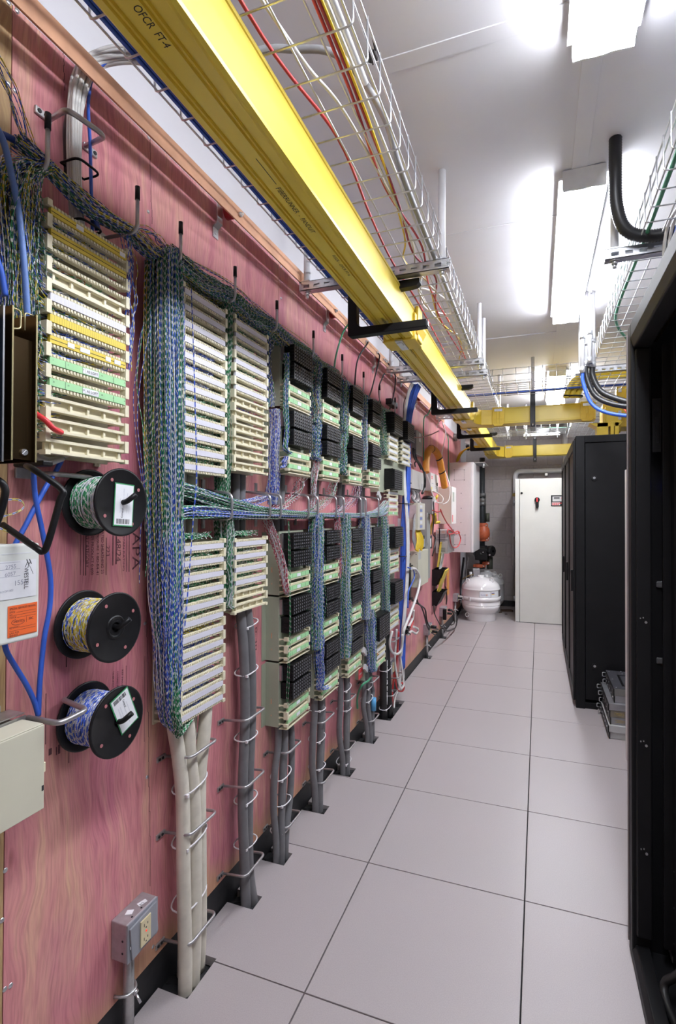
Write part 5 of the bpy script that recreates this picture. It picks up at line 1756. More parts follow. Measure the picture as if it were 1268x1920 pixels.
for k in range(4):
    lg.cbox((XC, l0.y - .002 + .003 * k, l0.z + (.003 if k % 2 else -.003)), (.0001, 0, 0), (0, .0022, -.005 if k % 2 else .005), (0, .0008, .0004))
pts = [on_x(52 + 10 * s, 1058 + 4 * s + 14 * s * s, XC) for s in [i / 6 for i in range(7)]]
lg.tube(pts, .0004, 5)
obj('card_emblem', lg, INK, t)
for (xa, xb, py) in ((0, 38, 1057), (0, 38, 1070), (0, 38, 1084)):
    pa, pb = on_x(xa, py, XC), on_x(xb, py, XC)
    obj('card_rule', MB().box(XC - .0001, XC + .0001, pa.y, pb.y, pa.z, pa.z + .0006), GREYINK, t)
for s, px, py, h in [('2755', 10, 1068, .008), ('6057', 9, 1082, .008), ('1554', 28, 1098, .010), ('ROOM 002', 0, 1113, .004)]:
    p = on_x(px, py, XC)
    text('card_writing', s, (XC, p.y, p.z), (0, 1, .05), (0, 0, 1), h, GREYINK, t)
oz1, oz0 = on_x(69, 1128, XBX).z, on_x(69, 1184, XBX).z
oy0, oy1 = on_x(14, 1150, XBX).y, on_x(69, 1150, XBX).y
obj('orange_sticker', MB().box(XBX + .0006, XBX + .0011, oy0, oy1, oz0, oz1), ORANGE_PAPER, t)
hh = oz1 - oz0; ww = oy1 - oy0
for s, fy, fz, h, fw in [('SPECIAL SERVICES DEMARC', .05, .87, .07, .9), ('DMC#', .05, .77, .06, .18), ('NO.', .05, .68, .06, .11), ('CLEC#', .05, .60, .06, .22), ('AMERITECH', .18, .44, .08, .36), ('SBC', .70, .46, .08, .16), ('REMARKS', .05, .27, .06, .33), ('CALL FOR', .05, .10, .06, .32), ('SERVICE', .05, .02, .06, .28)]:
    text('sticker_lettering', s, (XBX + .0012, oy0 + ww * fy, oz0 + hh * fz), (0, 1, 0), (0, 0, 1), hh * h, INK, t, w=ww * fw)
rl = MB()
for fy, fz in ((.28, .765), (.18, .68), (.30, .595), (.40, .265), (.05, .19), (.36, .02)):
    rl.box(XBX + .0011, XBX + .0013, oy0 + ww * fy, oy0 + ww * .95, oz0 + hh * fz, oz0 + hh * fz + .0005)
rl.box(XBX + .0011, XBX + .0013, oy0 + ww * .62, oy0 + ww * .625, oz0 + hh * .40, oz0 + hh * .58)
el = [Vector((XBX + .0012, oy0 + ww * (.34 + .22 * math.cos(a)), oz0 + hh * (.46 + .10 * math.sin(a)))) for a in [i / 16 * 2 * math.pi for i in range(5, 17)]]
rl.tube(el, .0004, 5)
obj('sticker_rule', rl, INK, t)

# beige metal cabinet box at the left edge and the trough behind it
t = thing('wall_cabinet', 'beige steel wall cabinet with a catch, cut by the left edge of the picture', 'cabinet', (.06, .70, .80))
XBX = .12
qa, qb = on_x(84, 1358, XBX), on_x(85, 1514, XBX)
yr, zt_, zb_ = qa.y, qa.z, qb.z
obj('body', MB().box(0.0, XBX - .004, yr - .40, yr - .004, zb_ + .003, zt_ - .001), BEIGE, t, bevel=.002)
obj('cover', MB().box(XBX - .004, XBX, yr - .40, yr, zb_, zt_).box(.055, XBX - .004, yr - .40, yr, zt_ - .001, zt_ + .002), BEIGE, t, bevel=.0015)
ct = on_x(85, 1434, XBX - .01)
obj('catch', MB().box(XBX - .03, XBX - .002, yr - .004, yr + .005, ct.z - .010, ct.z + .010), IVORY, t, bevel=.001)
obj('slot', MB().box(XBX + .0002, XBX + .0006, yr - .006, yr - .0015, ct.z - .045, ct.z - .034).box(XBX - .02, XBX - .004, yr - .004, yr + .0008, ct.z + .02, ct.z + .045), INK, t)
t = thing('steel_trough', 'open galvanised trough end behind the beige wall cabinet', 'trough', (.03, .70, 1.0))
w0, w1 = on_x(11, 1331, .03), on_x(35, 1338, .03)
obj('trough_sheet', MB().box(0.001, .052, w1.y - .3, w1.y, w1.z - .03, w1.z - .026).box(.050, .052, w1.y - .3, w1.y, w1.z - .03, w1.z).box(.001, .003, w1.y - .3, w1.y - .02, w1.z - .03, w1.z + .02).box(0.003, .05, w1.y - .3, w1.y - .002, w1.z + .004, w1.z + .006), STEEL, t)

# ================================================================== OUTLET BOXES ON CONDUIT STUBS
def outlet(y, z0, z1, label, conduit=True, w=.11, dep=.062, plugs=0, twin=False, yc=None):
    t = thing('outlet_box', label, 'outlet', (0, y + w / 2, 0), 'outlet boxes on conduit stubs')
    obj('box_body', MB().box(.0, dep - .012, y, y + w, z0, z1), CASTBOX, t, bevel=.003)
    cv = obj('cover_plate', MB().box(dep - .012, dep - .009, y, y + w, z0, z1).prism([(dep - .009, y + .012, z0 + .004), (dep - .009, y + w - .004, z0 + .012), (dep - .009, y + w - .012, z1 - .004), (dep - .009, y + .004, z1 - .012)], (.006, 0, 0)), COVERGREY, t, bevel=.002)
    for k in range(2 if twin else 1):
        yy = y + w * (.5 if not twin else (.3 + .4 * k))
        r = obj('receptacle', MB().box(dep - .003, dep + .001, yy - .019, yy + .019, z0 + (z1 - z0) * .16, z1 - (z1 - z0) * .16), OUTLET_IV, cv, bevel=.001)
        sl = MB()
        for zc in (.32, .68):
            z = z0 + (z1 - z0) * zc
            sl.box(dep + .0008, dep + .0014, yy - .008, yy - .006, z - .004, z + .004).box(dep + .0008, dep + .0014, yy + .005, yy + .007, z - .003, z + .003).cyl((dep + .0008, yy, z - .009), (dep + .0014, yy, z - .009), .0022, 8)
        obj('receptacle_slot', sl, INK, r)
        obj('pilot_light', MB().cyl((dep + .001, yy, (z0 + z1) / 2), (dep + .0022, yy, (z0 + z1) / 2), .0025, 8), RED_LED, r)
    if conduit:
        yc = yc or y + w * .45
        xc = .022
        obj('conduit_stub', MB().cyl((xc, yc, -.03), (xc, yc, z0 + .002), .0145, 16), STEEL, t)
        cl = obj('strap_clamp', MB().tube(rounded([(.001, yc - .03, z0 - .11), (.02, yc - .026, z0 - .11), (xc + .016, yc - .012, z0 - .11), (xc + .016, yc + .012, z0 - .11), (.02, yc + .026, z0 - .11), (.001, yc + .03, z0 - .11)], .01, 4), .004, 6), STEEL, t)
        obj('clamp_bolt', MB().cyl((xc + .016, yc + .004, z0 - .112), (xc + .045, yc - .004, z0 - .128), .0035, 8).cyl((xc + .018, yc + .004, z0 - .112), (xc + .024, yc + .003, z0 - .115), .008, 6), ZINC, t)
    return t


ob = outlet(1.086, .232, .335, 'grey steel outlet box with ivory receptacle in the near left corner', w=.115, dep=.066, yc=1.128)
obj('paper_tag', MB().cbox((.026, 1.125, .3357), (.008, .004, 0), (-.003, .008, 0), (0, 0, .0005)), PAPER, ob)
obj('paper_tag', MB().cbox((.033, 1.165, .3357), (.006, -.002, 0), (.004, .012, 0), (0, 0, .0005)), PAPER, ob)
text('tag_lettering', 'B15', (.037, 1.155, .3364), (0, 1, 0), (-1, 0, 0), .006, INK, ob)
obj('name_strip', MB().box(.0602, .0606, 1.092, 1.13, .268, .276), GREY_LBL, ob)
kb = MB()
for x, z in ((.040, .29), (.040, .258)):
    kb.cyl((x, 1.0852, z), (x, 1.0862, z), .003, 8)
for y in (1.115, 1.15):
    kb.cyl((.044, y, .3345), (.044, y, .3355), .003, 8)
obj('punched_hole', kb, INK, ob)
outlet(3.635, .245, .350, 'grey outlet box half hidden behind the black cables', w=.12, dep=.066)
outlet(5.046, .231, .336, 'galvanised outlet box with two black plugs, nearest of the far three', w=.15, dep=.064, twin=True)
outlet(5.918, .254, .358, 'galvanised outlet box with plugs, middle of the far three', w=.15, dep=.07, twin=True)
outlet(6.90, .27, .37, 'galvanised outlet box with one plug beside the white tank', w=.13, dep=.07, twin=True)


# ================================================================== FAR END: CABINET, PIPES, TANKS
t = thing('power_cabinet', 'tall beige power cabinet with black rotary handle at the end of the aisle', 'cabinet', (1.25, 7.6, 0))
UX0, UX1, UY, UZ = .787, 1.72, 7.20, 1.92
obj('body', MB().box(UX0, UX1, UY + .022, 8.10, .0, UZ), BEIGE_UPS, t, bevel=.004)
obj('side_post', MB().box(UX0, UX0 + .050, UY + .004, UY + .020, .0, UZ), BEIGE_UPS, t, bevel=.003)
dr = obj('door', MB().box(UX0 + .058, UX1, UY, UY + .020, .006, UZ - .004), BEIGE_UPS, t, bevel=.003)
def up(px, py):
    return on_y(px, py, UY)
h = up(1007.5, 937)
hd = obj('rotary_handle', MB().cyl((h.x, UY - .03, h.z), (h.x, UY, h.z), .033, 24).prism([(h.x - .017, UY - .034, h.z + .02), (h.x + .017, UY - .034, h.z + .02), (h.x + .020, UY - .034, h.z - .09), (h.x + .012, UY - .034, h.z - .112), (h.x - .012, UY - .034, h.z - .112), (h.x - .020, UY - .034, h.z - .09)], (0, .02, 0)), BLACK_PL, dr, bevel=.003)
obj('red_pointer', MB().box(h.x - .008, h.x + .008, UY - .036, UY - .034, h.z - .03, h.z + .026), RED_PL, hd)
k = up(978.5, 924.7)
obj('key_lock', MB().cyl((k.x, UY - .010, k.z), (k.x, UY, k.z), .015, 18), BLACK_PL, dr)
a, b = up(1033.5, 928.5), up(1060, 949)
pn = obj('control_panel', MB().box(a.x, b.x, UY - .008, UY, b.z, a.z), BLACK_PL, dr, bevel=.003)
obj('panel_face', MB().box(a.x + .018, b.x - .018, UY - .010, UY - .008, b.z + .062, a.z - .018).box(a.x + .01, b.x - .06, UY - .0105, UY - .008, b.z + .01, b.z + .05), PALEGREY, pn)
obj('panel_window', MB().box(a.x + .035, a.x + .105, UY - .0112, UY - .010, a.z - .05, a.z - .026), DGREY, pn)
text('panel_lettering', 'APC', (b.x - .055, UY - .0112, a.z - .048), (1, 0, 0), (0, 0, 1), .018, RED_PL, pn, w=.042)
kb = MB()
for r in range(2):
    for c in range(7 if r == 0 else 4):
        kb.box(a.x + .016 + c * .021, a.x + .031 + c * .021, UY - .012, UY - .0105, b.z + .032 - .018 * r, b.z + .044 - .018 * r)
obj('keypad_key', kb, RED_PL, pn, kind='stuff')
for px in (1040, 1052.5):
    c = up(px, 957.5)
    obj('blank_plug', MB().cyl((c.x, UY - .002, c.z), (c.x, UY, c.z), .016, 18), BEIGE_UPS, dr)
obj('floor_gap', MB().box(UX0 + .01, UX1, UY + .001, UY + .004, .0, .006), INK, t)
hg = MB()
for z in (1.60, .31):
    hg.cyl((UX0 - .012, UY + .03, z - .03), (UX0 - .012, UY + .03, z + .03), .012, 10).box(UX0 - .012, UX0, UY + .02, UY + .04, z - .03, z + .03)
obj('hinge', hg, DGREY, t)

# lagged white pipe along the back wall
yp = 8.345
def bp(px, py):
    return on_y(px, py, yp - .05)
A = bp(966.5, 1000); B = bp(966.5, 884); C_ = bp(1060.5, 884); D_ = bp(1060.5, 800)
t = thing('lagged_pipe', 'white lagged pipe bending above the beige power cabinet to the ceiling', 'pipe', (B.x, yp, 1.2))
obj('pipe_run', MB().tube(rounded([(B.x, yp - .05, 1.10), (B.x, yp - .05, B.z), (C_.x, yp - .05, B.z), (C_.x, yp - .05, CEIL)], .09, 6), .036, 16), CONDUIT_W, t)
for x, z in ((B.x, 1.75), (B.x, 1.60)):
    obj('pipe_union', MB().cyl((x, yp - .05, z - .03), (x, yp - .05, z + .02), .045, 12), BRASS if z > 1.7 else STEEL, t)
obj('pipe_clip', MB().box(C_.x - .29, C_.x - .25, yp - .06, yp + .055, B.z - .075, B.z - .034), STEEL, t)
cable('copper_line', [(B.x - .03, yp - .03, 1.75), (B.x - .03, yp - .03, 1.0), (B.x - .03, yp - .02, .3)], .012, OFFWHITE, 'thin pale pipe dropping behind the left side of the beige power cabinet', 'pipe', smooth=False)
t = thing('hanging_pipe', 'white vertical pipe by the far lamp above the nearer cross duct', 'pipe', (1.27, 5.9, 2.2))
q = on_y(897, 745, 6.0)
p = on_y(1057, 750, 6.6)
obj('pipe_run', MB().cyl((p.x, 6.6, 2.56), (p.x, 6.6, CEIL), .02, 14), CONDUIT_W, t)
for px, py, yy, lab in [(932, 700, 5.43, 'white hanger rod at the left behind the nearer cross tray'), (945, 745, 6.9, 'white hanger rod farther back by the far cross tray')]:
    pass


def tank(cx, cy, r, label, steel, rings):
    t = thing('expansion_tank', label, 'tank', (cx, cy, 0), 'expansion tanks')
    k = r / .257
    prof = [(.198 * k, 0), (.2 * k, .004), (.2 * k, .104)]
    obj('foot_skirt', MB().lathe(prof, (cx, cy, 0), n=40), steel, t)
    pr = []
    zc0, zc1 = .215, .43
    for i in range(9):
        a = math.pi / 2 * i / 8
        pr.append((.257 * k * math.sin(a), zc0 - .185 * math.cos(a)))
    pr += [(.257 * k, .215), (.2595 * k, .218), (.2595 * k, .224), (.257 * k, .227), (.257 * k, .42), (.2595 * k, .423), (.2595 * k, .429), (.257 * k, .432)]
    for i in range(1, 11):
        a = math.pi / 2 * i / 10
        pr.append((.257 * k * math.cos(a), zc1 + .155 * math.sin(a)))
    obj('shell', MB().lathe(pr, (cx, cy, 0), n=48), steel, t)
    obj('neck', MB().lathe([(.045, .575), (.045, .605), (0, .605)], (cx, cy, 0), n=24), steel, t)
    for dx, dy, z in rings:
        c = Vector((cx + dx, cy + dy, z))
        obj('lifting_eye', MB().tube([c + Vector((.024 * math.cos(a), 0, .028 * math.sin(a))) for a in [i / 16 * 2 * math.pi for i in range(16)]], .006, 8, closed=True), steel, t)
    return t


TX, TY = .333, 7.235
tk = tank(TX, TY, .257, 'round white steel expansion tank in front, beneath the wall cabinet', WHITE_GLOSS, [(-.16, -.14, .535), (.155, -.11, .555), (-.165, -.15, .075)])
obj('belly_band', MB().lathe([(.257, .272), (.264, .273), (.264, .325), (.257, .326)], (TX, TY, 0), n=48).prism([(TX - .26, TY - .11, .273), (TX - .12, TY - .245, .273), (TX - .11, TY - .235, .273), (TX - .25, TY - .10, .273)], (0, 0, .052)).box(TX - .33, TX - .20, TY - .14, TY - .10, .273, .325), WHITE_GLOSS, tk)
# decal, wrapped on the shell
def wrap(a0, a1, z0, z1, rr, n=8):
    mb = MB()
    vs = []; fs = []
    for i in range(n + 1):
        a = a0 + (a1 - a0) * i / n
        vs += [(TX + rr * math.sin(a), TY - rr * math.cos(a), z0), (TX + rr * math.sin(a), TY - rr * math.cos(a), z1)]
    for i in range(n):
        fs.append((2 * i, 2 * i + 2, 2 * i + 3, 2 * i + 1))
    return mb.add(vs, fs)
yaw_c = math.atan2(CAM.x - TX, TY - CAM.y)
def ta(px):
    # angle on the shell of a pixel column
    p = on_y(px, 1110, TY - .2)
    return math.asin(max(-.98, min(.98, (px - 900.5) / 36.5))) + yaw_c
obj('decal', wrap(ta(897.5), ta(919), .333, .412, .2575), DGREY, tk)
obj('decal', wrap(ta(898), ta(918.5), .335, .410, .2578), PAPER, tk)
obj('decal', wrap(ta(920), ta(932), .335, .412, .2577), PAPER, tk)
obj('decal', wrap(ta(920.4), ta(925.5), .385, .395, .2582), pm('decal_blue', (.05, .05, .35), .5), tk)
obj('decal', wrap(ta(920.4), ta(925.5), .371, .382, .2582), pm('decal_gold', (.8, .5, .05), .5), tk)
obj('decal', wrap(ta(933.5), ta(936), .335, .42, .2578), DGREY, tk)
a_ = ta(905)
p_ = Vector((TX + .2582 * math.sin(a_), TY - .2582 * math.cos(a_), .362))
u_ = Vector((math.cos(a_), math.sin(a_), 0))
text('decal_lettering', 'WILSON', p_ - u_ * .036, u_, (0, 0, 1), .012, MATS['decal_blue'], tk, w=.066)
em = MB()
for s in (-1, 1):
    em.cbox(p_ + u_ * .045 + Vector((0, 0, .006)), u_ * .010 + Vector((0, 0, .012 * s)), u_ * .002, (u_.y * .0004, -u_.x * .0004, 0))
obj('decal_emblem', em, pm('decal_orange', (.8, .25, .05), .5), tk)
tank(.36, 7.86, .245, 'second expansion tank, grey and half hidden behind the white one', pm('grey_tank_enamel', (.42, .42, .43), .35, var=.03), [(.20, -.14, .55), (.12, -.17, .58)])

# piping over the tanks
IRON = pm('dark_iron_pipe', (.035, .04, .045), .5, .3, var=.15)
PGREEN = pm('dark_green_pipe', (.06, .065, .05), .5, var=.15)
t = thing('sprinkler_riser', 'dark iron riser with orange couplings and black valve above the tanks', 'pipe', (.40, 7.75, .60))
RX, RY = on_y(907, 950, 7.95).x, 7.95
obj('riser_pipe', MB().cyl((RX - .02, RY, .62), (RX - .02, RY, 2.30), .040, 16), IRON, t)
for a_, b_, r_ in (((RX, RY + .05, 1.30), (RX, RY + .05, 1.75), .03), ((RX + .09, RY + .02, .62), (RX + .09, RY + .02, .80), .045), ((RX + .06, RY, 1.33), (RX + .06, RY, 1.46), .03)):
    obj('riser_pipe', MB().cyl(a_, b_, r_, 14), PGREEN, t)
fit = MB()
for z in (1.735, 1.655, 1.60):
    fit.cyl((RX - .02, RY, z - .028), (RX - .02, RY, z + .028), .056, 18)
obj('threaded_fitting', fit, pm('galvanised_dull', (.20, .20, .20), .5, .6), t)
def rp(px, py):
    return on_y(px, py, RY - .06)
for px, py, w_, h_ in [(905, 985, .13, .07), (907, 1012, .12, .05), (911, 1009, .10, .04), (899, 1061, .15, .055), (911, 1056, .09, .05)]:
    c = rp(px, py)
    obj('clamp_coupling', MB().lathe([(w_ * .42, -h_ / 2), (w_ * .5, -h_ / 2 + .006), (w_ * .5, h_ / 2 - .006), (w_ * .42, h_ / 2)], (c.x, RY - .02, c.z), n=24).box(c.x - w_ * .6, c.x + w_ * .6, RY - .02 - w_ * .35, RY - .02 - w_ * .1, c.z - h_ * .35, c.z + h_ * .35), ORANGE_CLAMP, t, bevel=.004)
    obj('coupling_bolt', MB().cyl((c.x + w_ * .42, RY - .02 - w_ * .42, c.z), (c.x + w_ * .42, RY - .02 - w_ * .2, c.z), .011, 8), ZINC, t)
c = rp(906, 998)
obj('check_valve', MB().lathe([(.05, -.12), (.085, -.09), (.10, -.03), (.09, .05), (.05, .11)], (c.x, RY - .02, c.z), n=24), ORANGE_CLAMP, t)
c = rp(905, 1037)
obj('valve_body', MB().lathe([(.05, -.12), (.10, -.09), (.14, -.02), (.12, .06), (.07, .11)], (c.x, RY - .03, c.z), n=10, smooth=False).box(c.x - .10, c.x + .08, RY - .16, RY - .08, c.z - .10, c.z + .07), BLACK_PL, t, bevel=.01)
c2 = rp(921, 1033)
obj('hand_wheel', MB().lathe([(.02, -.04), (.075, -.04), (.085, -.02), (.085, .02), (.075, .04), (.02, .04)], (c2.x, RY - .10, c2.z), (1, -.6, 0), 10, smooth=False), BLACK_PL, t, bevel=.004)
obj('valve_bolt', MB().cyl((c2.x - .01, RY - .19, c2.z - .05), (c2.x - .01, RY - .17, c2.z - .05), .012, 8).cyl((c.x + .02, RY - .18, c.z + .02), (c.x + .02, RY - .16, c.z + .02), .009, 8), ZINC, t)
c = rp(893, 1085)
t = thing('flow_switch', 'small grey switch box leaning on the pipe over the white tank', 'switch', (c.x, RY - .5, c.z - .1))
sw = on_y(895, 1078, 7.45)
obj('switch_box', MB().cbox((sw.x, 7.45, sw.z), (.045, .02, 0), (0, .03, 0), (.012, 0, -.09)), CASTBOX, t, bevel=.004)
obj('switch_arm', MB().cyl((sw.x + .02, 7.45, sw.z - .02), (TX, TY, .60), .012, 10), STEEL, t)
for px, py, lab in [(883, 1075, 'white plastic pipe stub left of the grey switch box'), (913, 1080, 'white plastic neck stub right of the grey switch box')]:
    c = on_y(px, py, 7.6)
    obj('pipe_stub', MB().cyl((c.x, 7.6, c.z - .07), (c.x, 7.6, c.z + .02), .02, 12), WHITE_PL, label=lab, cat='pipe')
for k, (pts, r, mt, lab) in enumerate([([(870, 1045), (866, 1080), (862, 1120), (858, 1160)], .016, IRON, 'dark pipe leaning down the wall left of the white tank'), ([(878, 1045), (874, 1075), (876, 1090), (880, 1105)], .008, GREY_CABLE_L, 'grey looped tube behind the white tank'), ([(866, 1087), (876, 1081), (888, 1077), (895, 1076)], .007, BRASS, 'thin brass line running to the grey switch box')]):
    cable('tank_line', [on_y(px, py, 7.55) for px, py in pts], r, mt, lab, 'pipe')
tmb = MB().cbox((.62, 7.95, .012), (.09, .03, 0), (-.02, .04, 0), (0, 0, .010)).cbox((.55, 7.8, .006), (.02, .01, 0), (-.005, .02, 0), (0, 0, .004)).cbox((.64, 7.7, .004), (.015, .005, 0), (-.005, .012, 0), (0, 0, .003))
obj('debris', tmb, pm('rust_scrap', (.09, .05, .03), .9, var=.4), label='dark rust scraps on the floor right of the tanks', cat='debris')

# white wall cabinet above the tanks
t = thing('wall_cabinet', 'big off white wall cabinet above the white tank', 'cabinet', (.15, 7.0, .95))
CX1, CY0, CY1, CZ0, CZ1 = .275, 6.62, 7.36, .955, 2.105
obj('body', MB().box(0, CX1, CY0, CY1, CZ0, CZ1), pm('pinkish_white_enamel', (.60, .555, .56), .42, var=.02), t, bevel=.003)
obj('door', MB().box(CX1 + .003, CX1 + .028, CY0 + .004, CY1, CZ0, CZ1), WHITE_GLOSS, t, bevel=.003)
obj('open_lid', MB().box(.22, .42, CY0 + .25, CY0 + .75, CZ1 + .01, CZ1 + .022).cyl((.40, CY0 + .3, CZ1 - .05), (.40, CY0 + .3, CZ1 + .01), .012, 10), STEEL, t)
def cp(px, py):
    return on_y(px, py, CY0)
for a, b in (((852, 881), (871, 900)), ((850, 1003), (872.5, 1021))):
    kn = MB()
    p0, p1 = cp(*a), cp(*b)
    for (xa, xb, za, zb2) in ((p0.x, p1.x, p0.z, p0.z + .002), (p0.x, p1.x, p1.z, p1.z + .002), (p0.x, p0.x + .002, p1.z, p0.z), (p1.x, p1.x + .002, p1.z, p0.z)):
        kn.box(xa, xb, CY0 - .001, CY0, za, zb2)
    obj('knockout_outline', kn, DGREY, t)
sc = MB()
for px, py in ((852, 881), (871, 881), (852, 900), (871, 900), (865, 925), (865, 953), (864.5, 980), (853, 1003), (872.5, 1003), (853, 1021), (872.5, 1021)):
    p = cp(px, py)
    sc.cyl((p.x, CY0 - .003, p.z), (p.x, CY0, p.z), .006, 8)
obj('panel_screw', sc, DGREY, t, kind='stuff')


def wall_box(name, label, px, y0p, y1p, X, dy, mat, cat='box', face=None, x0=0.0, group=None):
    """box on the plywood; px,y0p,y1p: its near front vertical edge"""
    a, b = on_x(px, y0p, X), on_x(px, y1p, X)
    t = thing(name, label, cat, (X / 2, a.y + dy / 2, b.z), group)
    obj('body', MB().box(x0, X - .003, a.y, a.y + dy, b.z, a.z), mat, t, bevel=.003)
    obj('cover', MB().box(X - .003, X, a.y - .001, a.y + dy + .001, b.z - .001, a.z + .001), face or mat, t, bevel=.001)
    return t, a.y, a.y + dy, b.z, a.z


t, y0, y1, z0, z1 = wall_box('junction_box', 'grey steel box right of the farthest tall black module', 781, 806, 851, .045, .25, GREYBOX)
obj('paper_tag', MB().box(.0451, .0456, y0 + .11, y0 + .18, z1 - .09, z1 - .01), PAPER, t)
obj('knob', MB().cyl((.02, y0 - .008, z1 - .03), (.02, y0, z1 - .03), .014, 10), BLACK_PL, t)
t, y0, y1, z0, z1 = wall_box('equipment_box', 'white steel box with cables leaving its underside, right of the black modules', 773, 880, 915, .05, .48, OFFWHITE)
obj('paper_tag', MB().box(.0501, .0506, y1 - .11, y1 - .03, z0 + .01, z0 + .06), PALEGREY, t)
sc = MB()
for dx, dz in ((.01, .03), (.03, .05), (.015, .10), (.04, .12)):
    sc.cyl((dx, y0 - .003, z1 - dz), (dx, y0, z1 - dz), .006, 8)
obj('panel_screw', sc, INK, t)
cf = MB()
for k in range(5):
    cf.cyl((.025, y0 + .10 + .075 * k, z0 - .02), (.025, y0 + .10 + .075 * k, z0), .014, 12)
obj('gland', cf, PALEGREY, t)
EB = (y0, y1, z0, z1)
t, y0, y1, z0, z1 = wall_box('equipment_box', 'pale box with small red labels and a key lock, under the orange conduit loop', 808, 886, 920, .065, .42, PALEGREY, face=OFFWHITE)
obj('red_label', MB().box(.0651, .0656, y0 + .04, y0 + .09, z1 - .045, z1 - .03).box(.0651, .0656, y0 + .04, y0 + .09, z1 - .06, z1 - .05), RED_PL, t)
obj('key_lock', MB().cyl((.065, y0 + .33, (z0 + z1) / 2 - .01), (.073, y0 + .33, (z0 + z1) / 2 - .01), .016, 14), BLACK_PL, t)
obj('yellow_label', MB().box(.0651, .0656, y0 + .03, y0 + .07, z0 + .012, z0 + .04), PLAIN_YELLOW_LBL, t)
obj('warning_print', MB().box(.0651, .0656, y0 + .05, y0 + .14, z0 + .075, z0 + .08).box(.0651, .0656, y0 + .2, y0 + .3, z0 + .05, z0 + .055).box(.0651, .0656, y0 + .2, y0 + .3, z0 + .035, z0 + .04), GREYINK, t)
t, y0, y1, z0, z1 = wall_box('controller', 'off white wall controller with a narrow grey display', 847, 912, 982, .147, .34, BEIGE_L, face=OFFWHITE)
obj('display', MB().box(.1471, .1478, y0 + .08, y0 + .2, z1 - .17, z1 - .06), pm('grey_green_lcd', (.28, .33, .28), .3), t)
obj('red_label', MB().box(.1471, .1476, y0 + .05, y0 + .1, z0 + .02, z0 + .10), RED_PL, t)
t, y0, y1, z0, z1 = wall_box('card_cage', 'beige card cage with a column of small sockets, below the white box', 784, 943, 994, .091, .29, BEIGE, face=BEIGE_L)
for k in range(6):
    z = z1 - .03 - (z1 - z0 - .06) * k / 5
    obj('card_label', MB().box(.0911, .0916, y0 + .08, y0 + .18, z - .012, z + .012), PAPER if k % 2 == 0 else pm('card_blue', (.2, .25, .5), .5), t)
ws = MB()
ws.box(.012, .075, y0 - .002, y0 - .0005, z0 + .10, z1 - .02)
obj('side_label', ws, pm('side_label_grey', (.5, .42, .42), .5), t)
CC = (y0, y1, z0, z1)
t, y0, y1, z0, z1 = wall_box('equipment_box', 'dark grey steel box with a black camera resting on it', 811, 936, 964, .111, .11, GREYBOX, face=PALEGREY)
obj('front_module', MB().box(.111, .131, y0 + .01, y0 + .10, z1 - .03, z1 + .02), WHITE_PL, t)
t2_ = thing('black_puck', 'round black device on top of the dark grey box', 'device', (.055, y0 + .05, z1))
obj('puck_shell', MB().lathe([(.0, 0), (.05, .001), (.054, .014), (.044, .03), (.0, .038)], (.055, y0 + .055, z1 + .0015), n=24), BLACK_PL, t2_)
t, y0, y1, z0, z1 = wall_box('equipment_box', 'grey vented equipment box strapped under the black puck', 840, 994, 1038, .152, .45, PALEGREY, x0=.02, face=STEEL)
vm = MB()
for k in range(7):
    vm.box(.03, .125, y0 - .002, y0, z1 - .05 - .012 * k, z1 - .046 - .012 * k)
for k in range(4):
    vm.box(.045, .125, y0 - .002, y0, z0 + .02 + .012 * k, z0 + .024 + .012 * k)
vm.box(.02, .148, y0 - .002, y0, z0 + .145, z0 + .15)
obj('vent_slot', vm, INK, t)
obj('strap', MB().box(.055, .067, y0 - .004, y0 - .001, z0 - .03, z1 + .02), BLACK_PL, t)
obj('side_label', MB().box(.035, .06, y0 - .002, y0 - .0005, z1 - .035, z1 - .01).box(.085, .12, y0 - .002, y0 - .0005, z1 - .035, z1 - .01), pm('pinkish_label', (.55, .42, .35), .5), t)
t, y0, y1, z0, z1 = wall_box('equipment_box', 'beige screwed box low on the plywood with blue and white leads beside it', 784, 1035, 1102, .086, .44, BEIGE, face=BEIGE)
obj('dark_side', MB().box(0.0, .075, y1 + .002, y1 + .16, z0 + .02, z1 + .35), GREYBOX, t, bevel=.003)
sc = MB()
for dx, dz in ((.015, .02), (.07, .02), (.015, .15), (.07, .15), (.015, .28), (.07, .19)):
    sc.cyl((dx, y0 - .003, z1 - dz), (dx, y0, z1 - dz), .006, 8)
obj('panel_screw', sc, DGREY, t)
obj('side_seam', MB().box(.0, .084, y0 - .0015, y0, z0 + .14, z0 + .143), GREYINK, t)
obj('paper_tag', MB().box(.0861, .0866, y0 + .02, y0 + .12, z1 - .07, z1 - .01), PALEGREY, t)
# label plates above it
for k, (px, mt, lab) in enumerate([(797, BLACK_PL, 'black'), (803.5, PLAIN_YELLOW_LBL, 'yellow'), (808, BLACK_PL, 'striped black')]):
    a, b = on_x(px - 4.5, 1005, .05), on_x(px + 2.5, 1028, .05)
    t = thing('label_plate', lab + ' label plate fixed above the low beige box', 'sign', (.04, a.y, b.z), 'label plates')
    obj('plate', MB().box(.045, .05, a.y, b.y, b.z, a.z), mt, t)
    obj('plate_label', MB().box(.0501, .0506, a.y + (b.y - a.y) * .3, a.y + (b.y - a.y) * .75, b.z + .02, a.z - .03), PAPER, t)
a = on_x(765, 1005, .05)
t = thing('junction_box', 'slim grey conduit box just right of the blue cables', 'box', (.02, a.y, a.z))
p0, p1 = on_x(757, 972, .05), on_x(762, 1004, .05)
obj('body', MB().box(0, .05, p0.y, p1.y + .06, p1.z, p0.z), PALEGREY, t, bevel=.003)
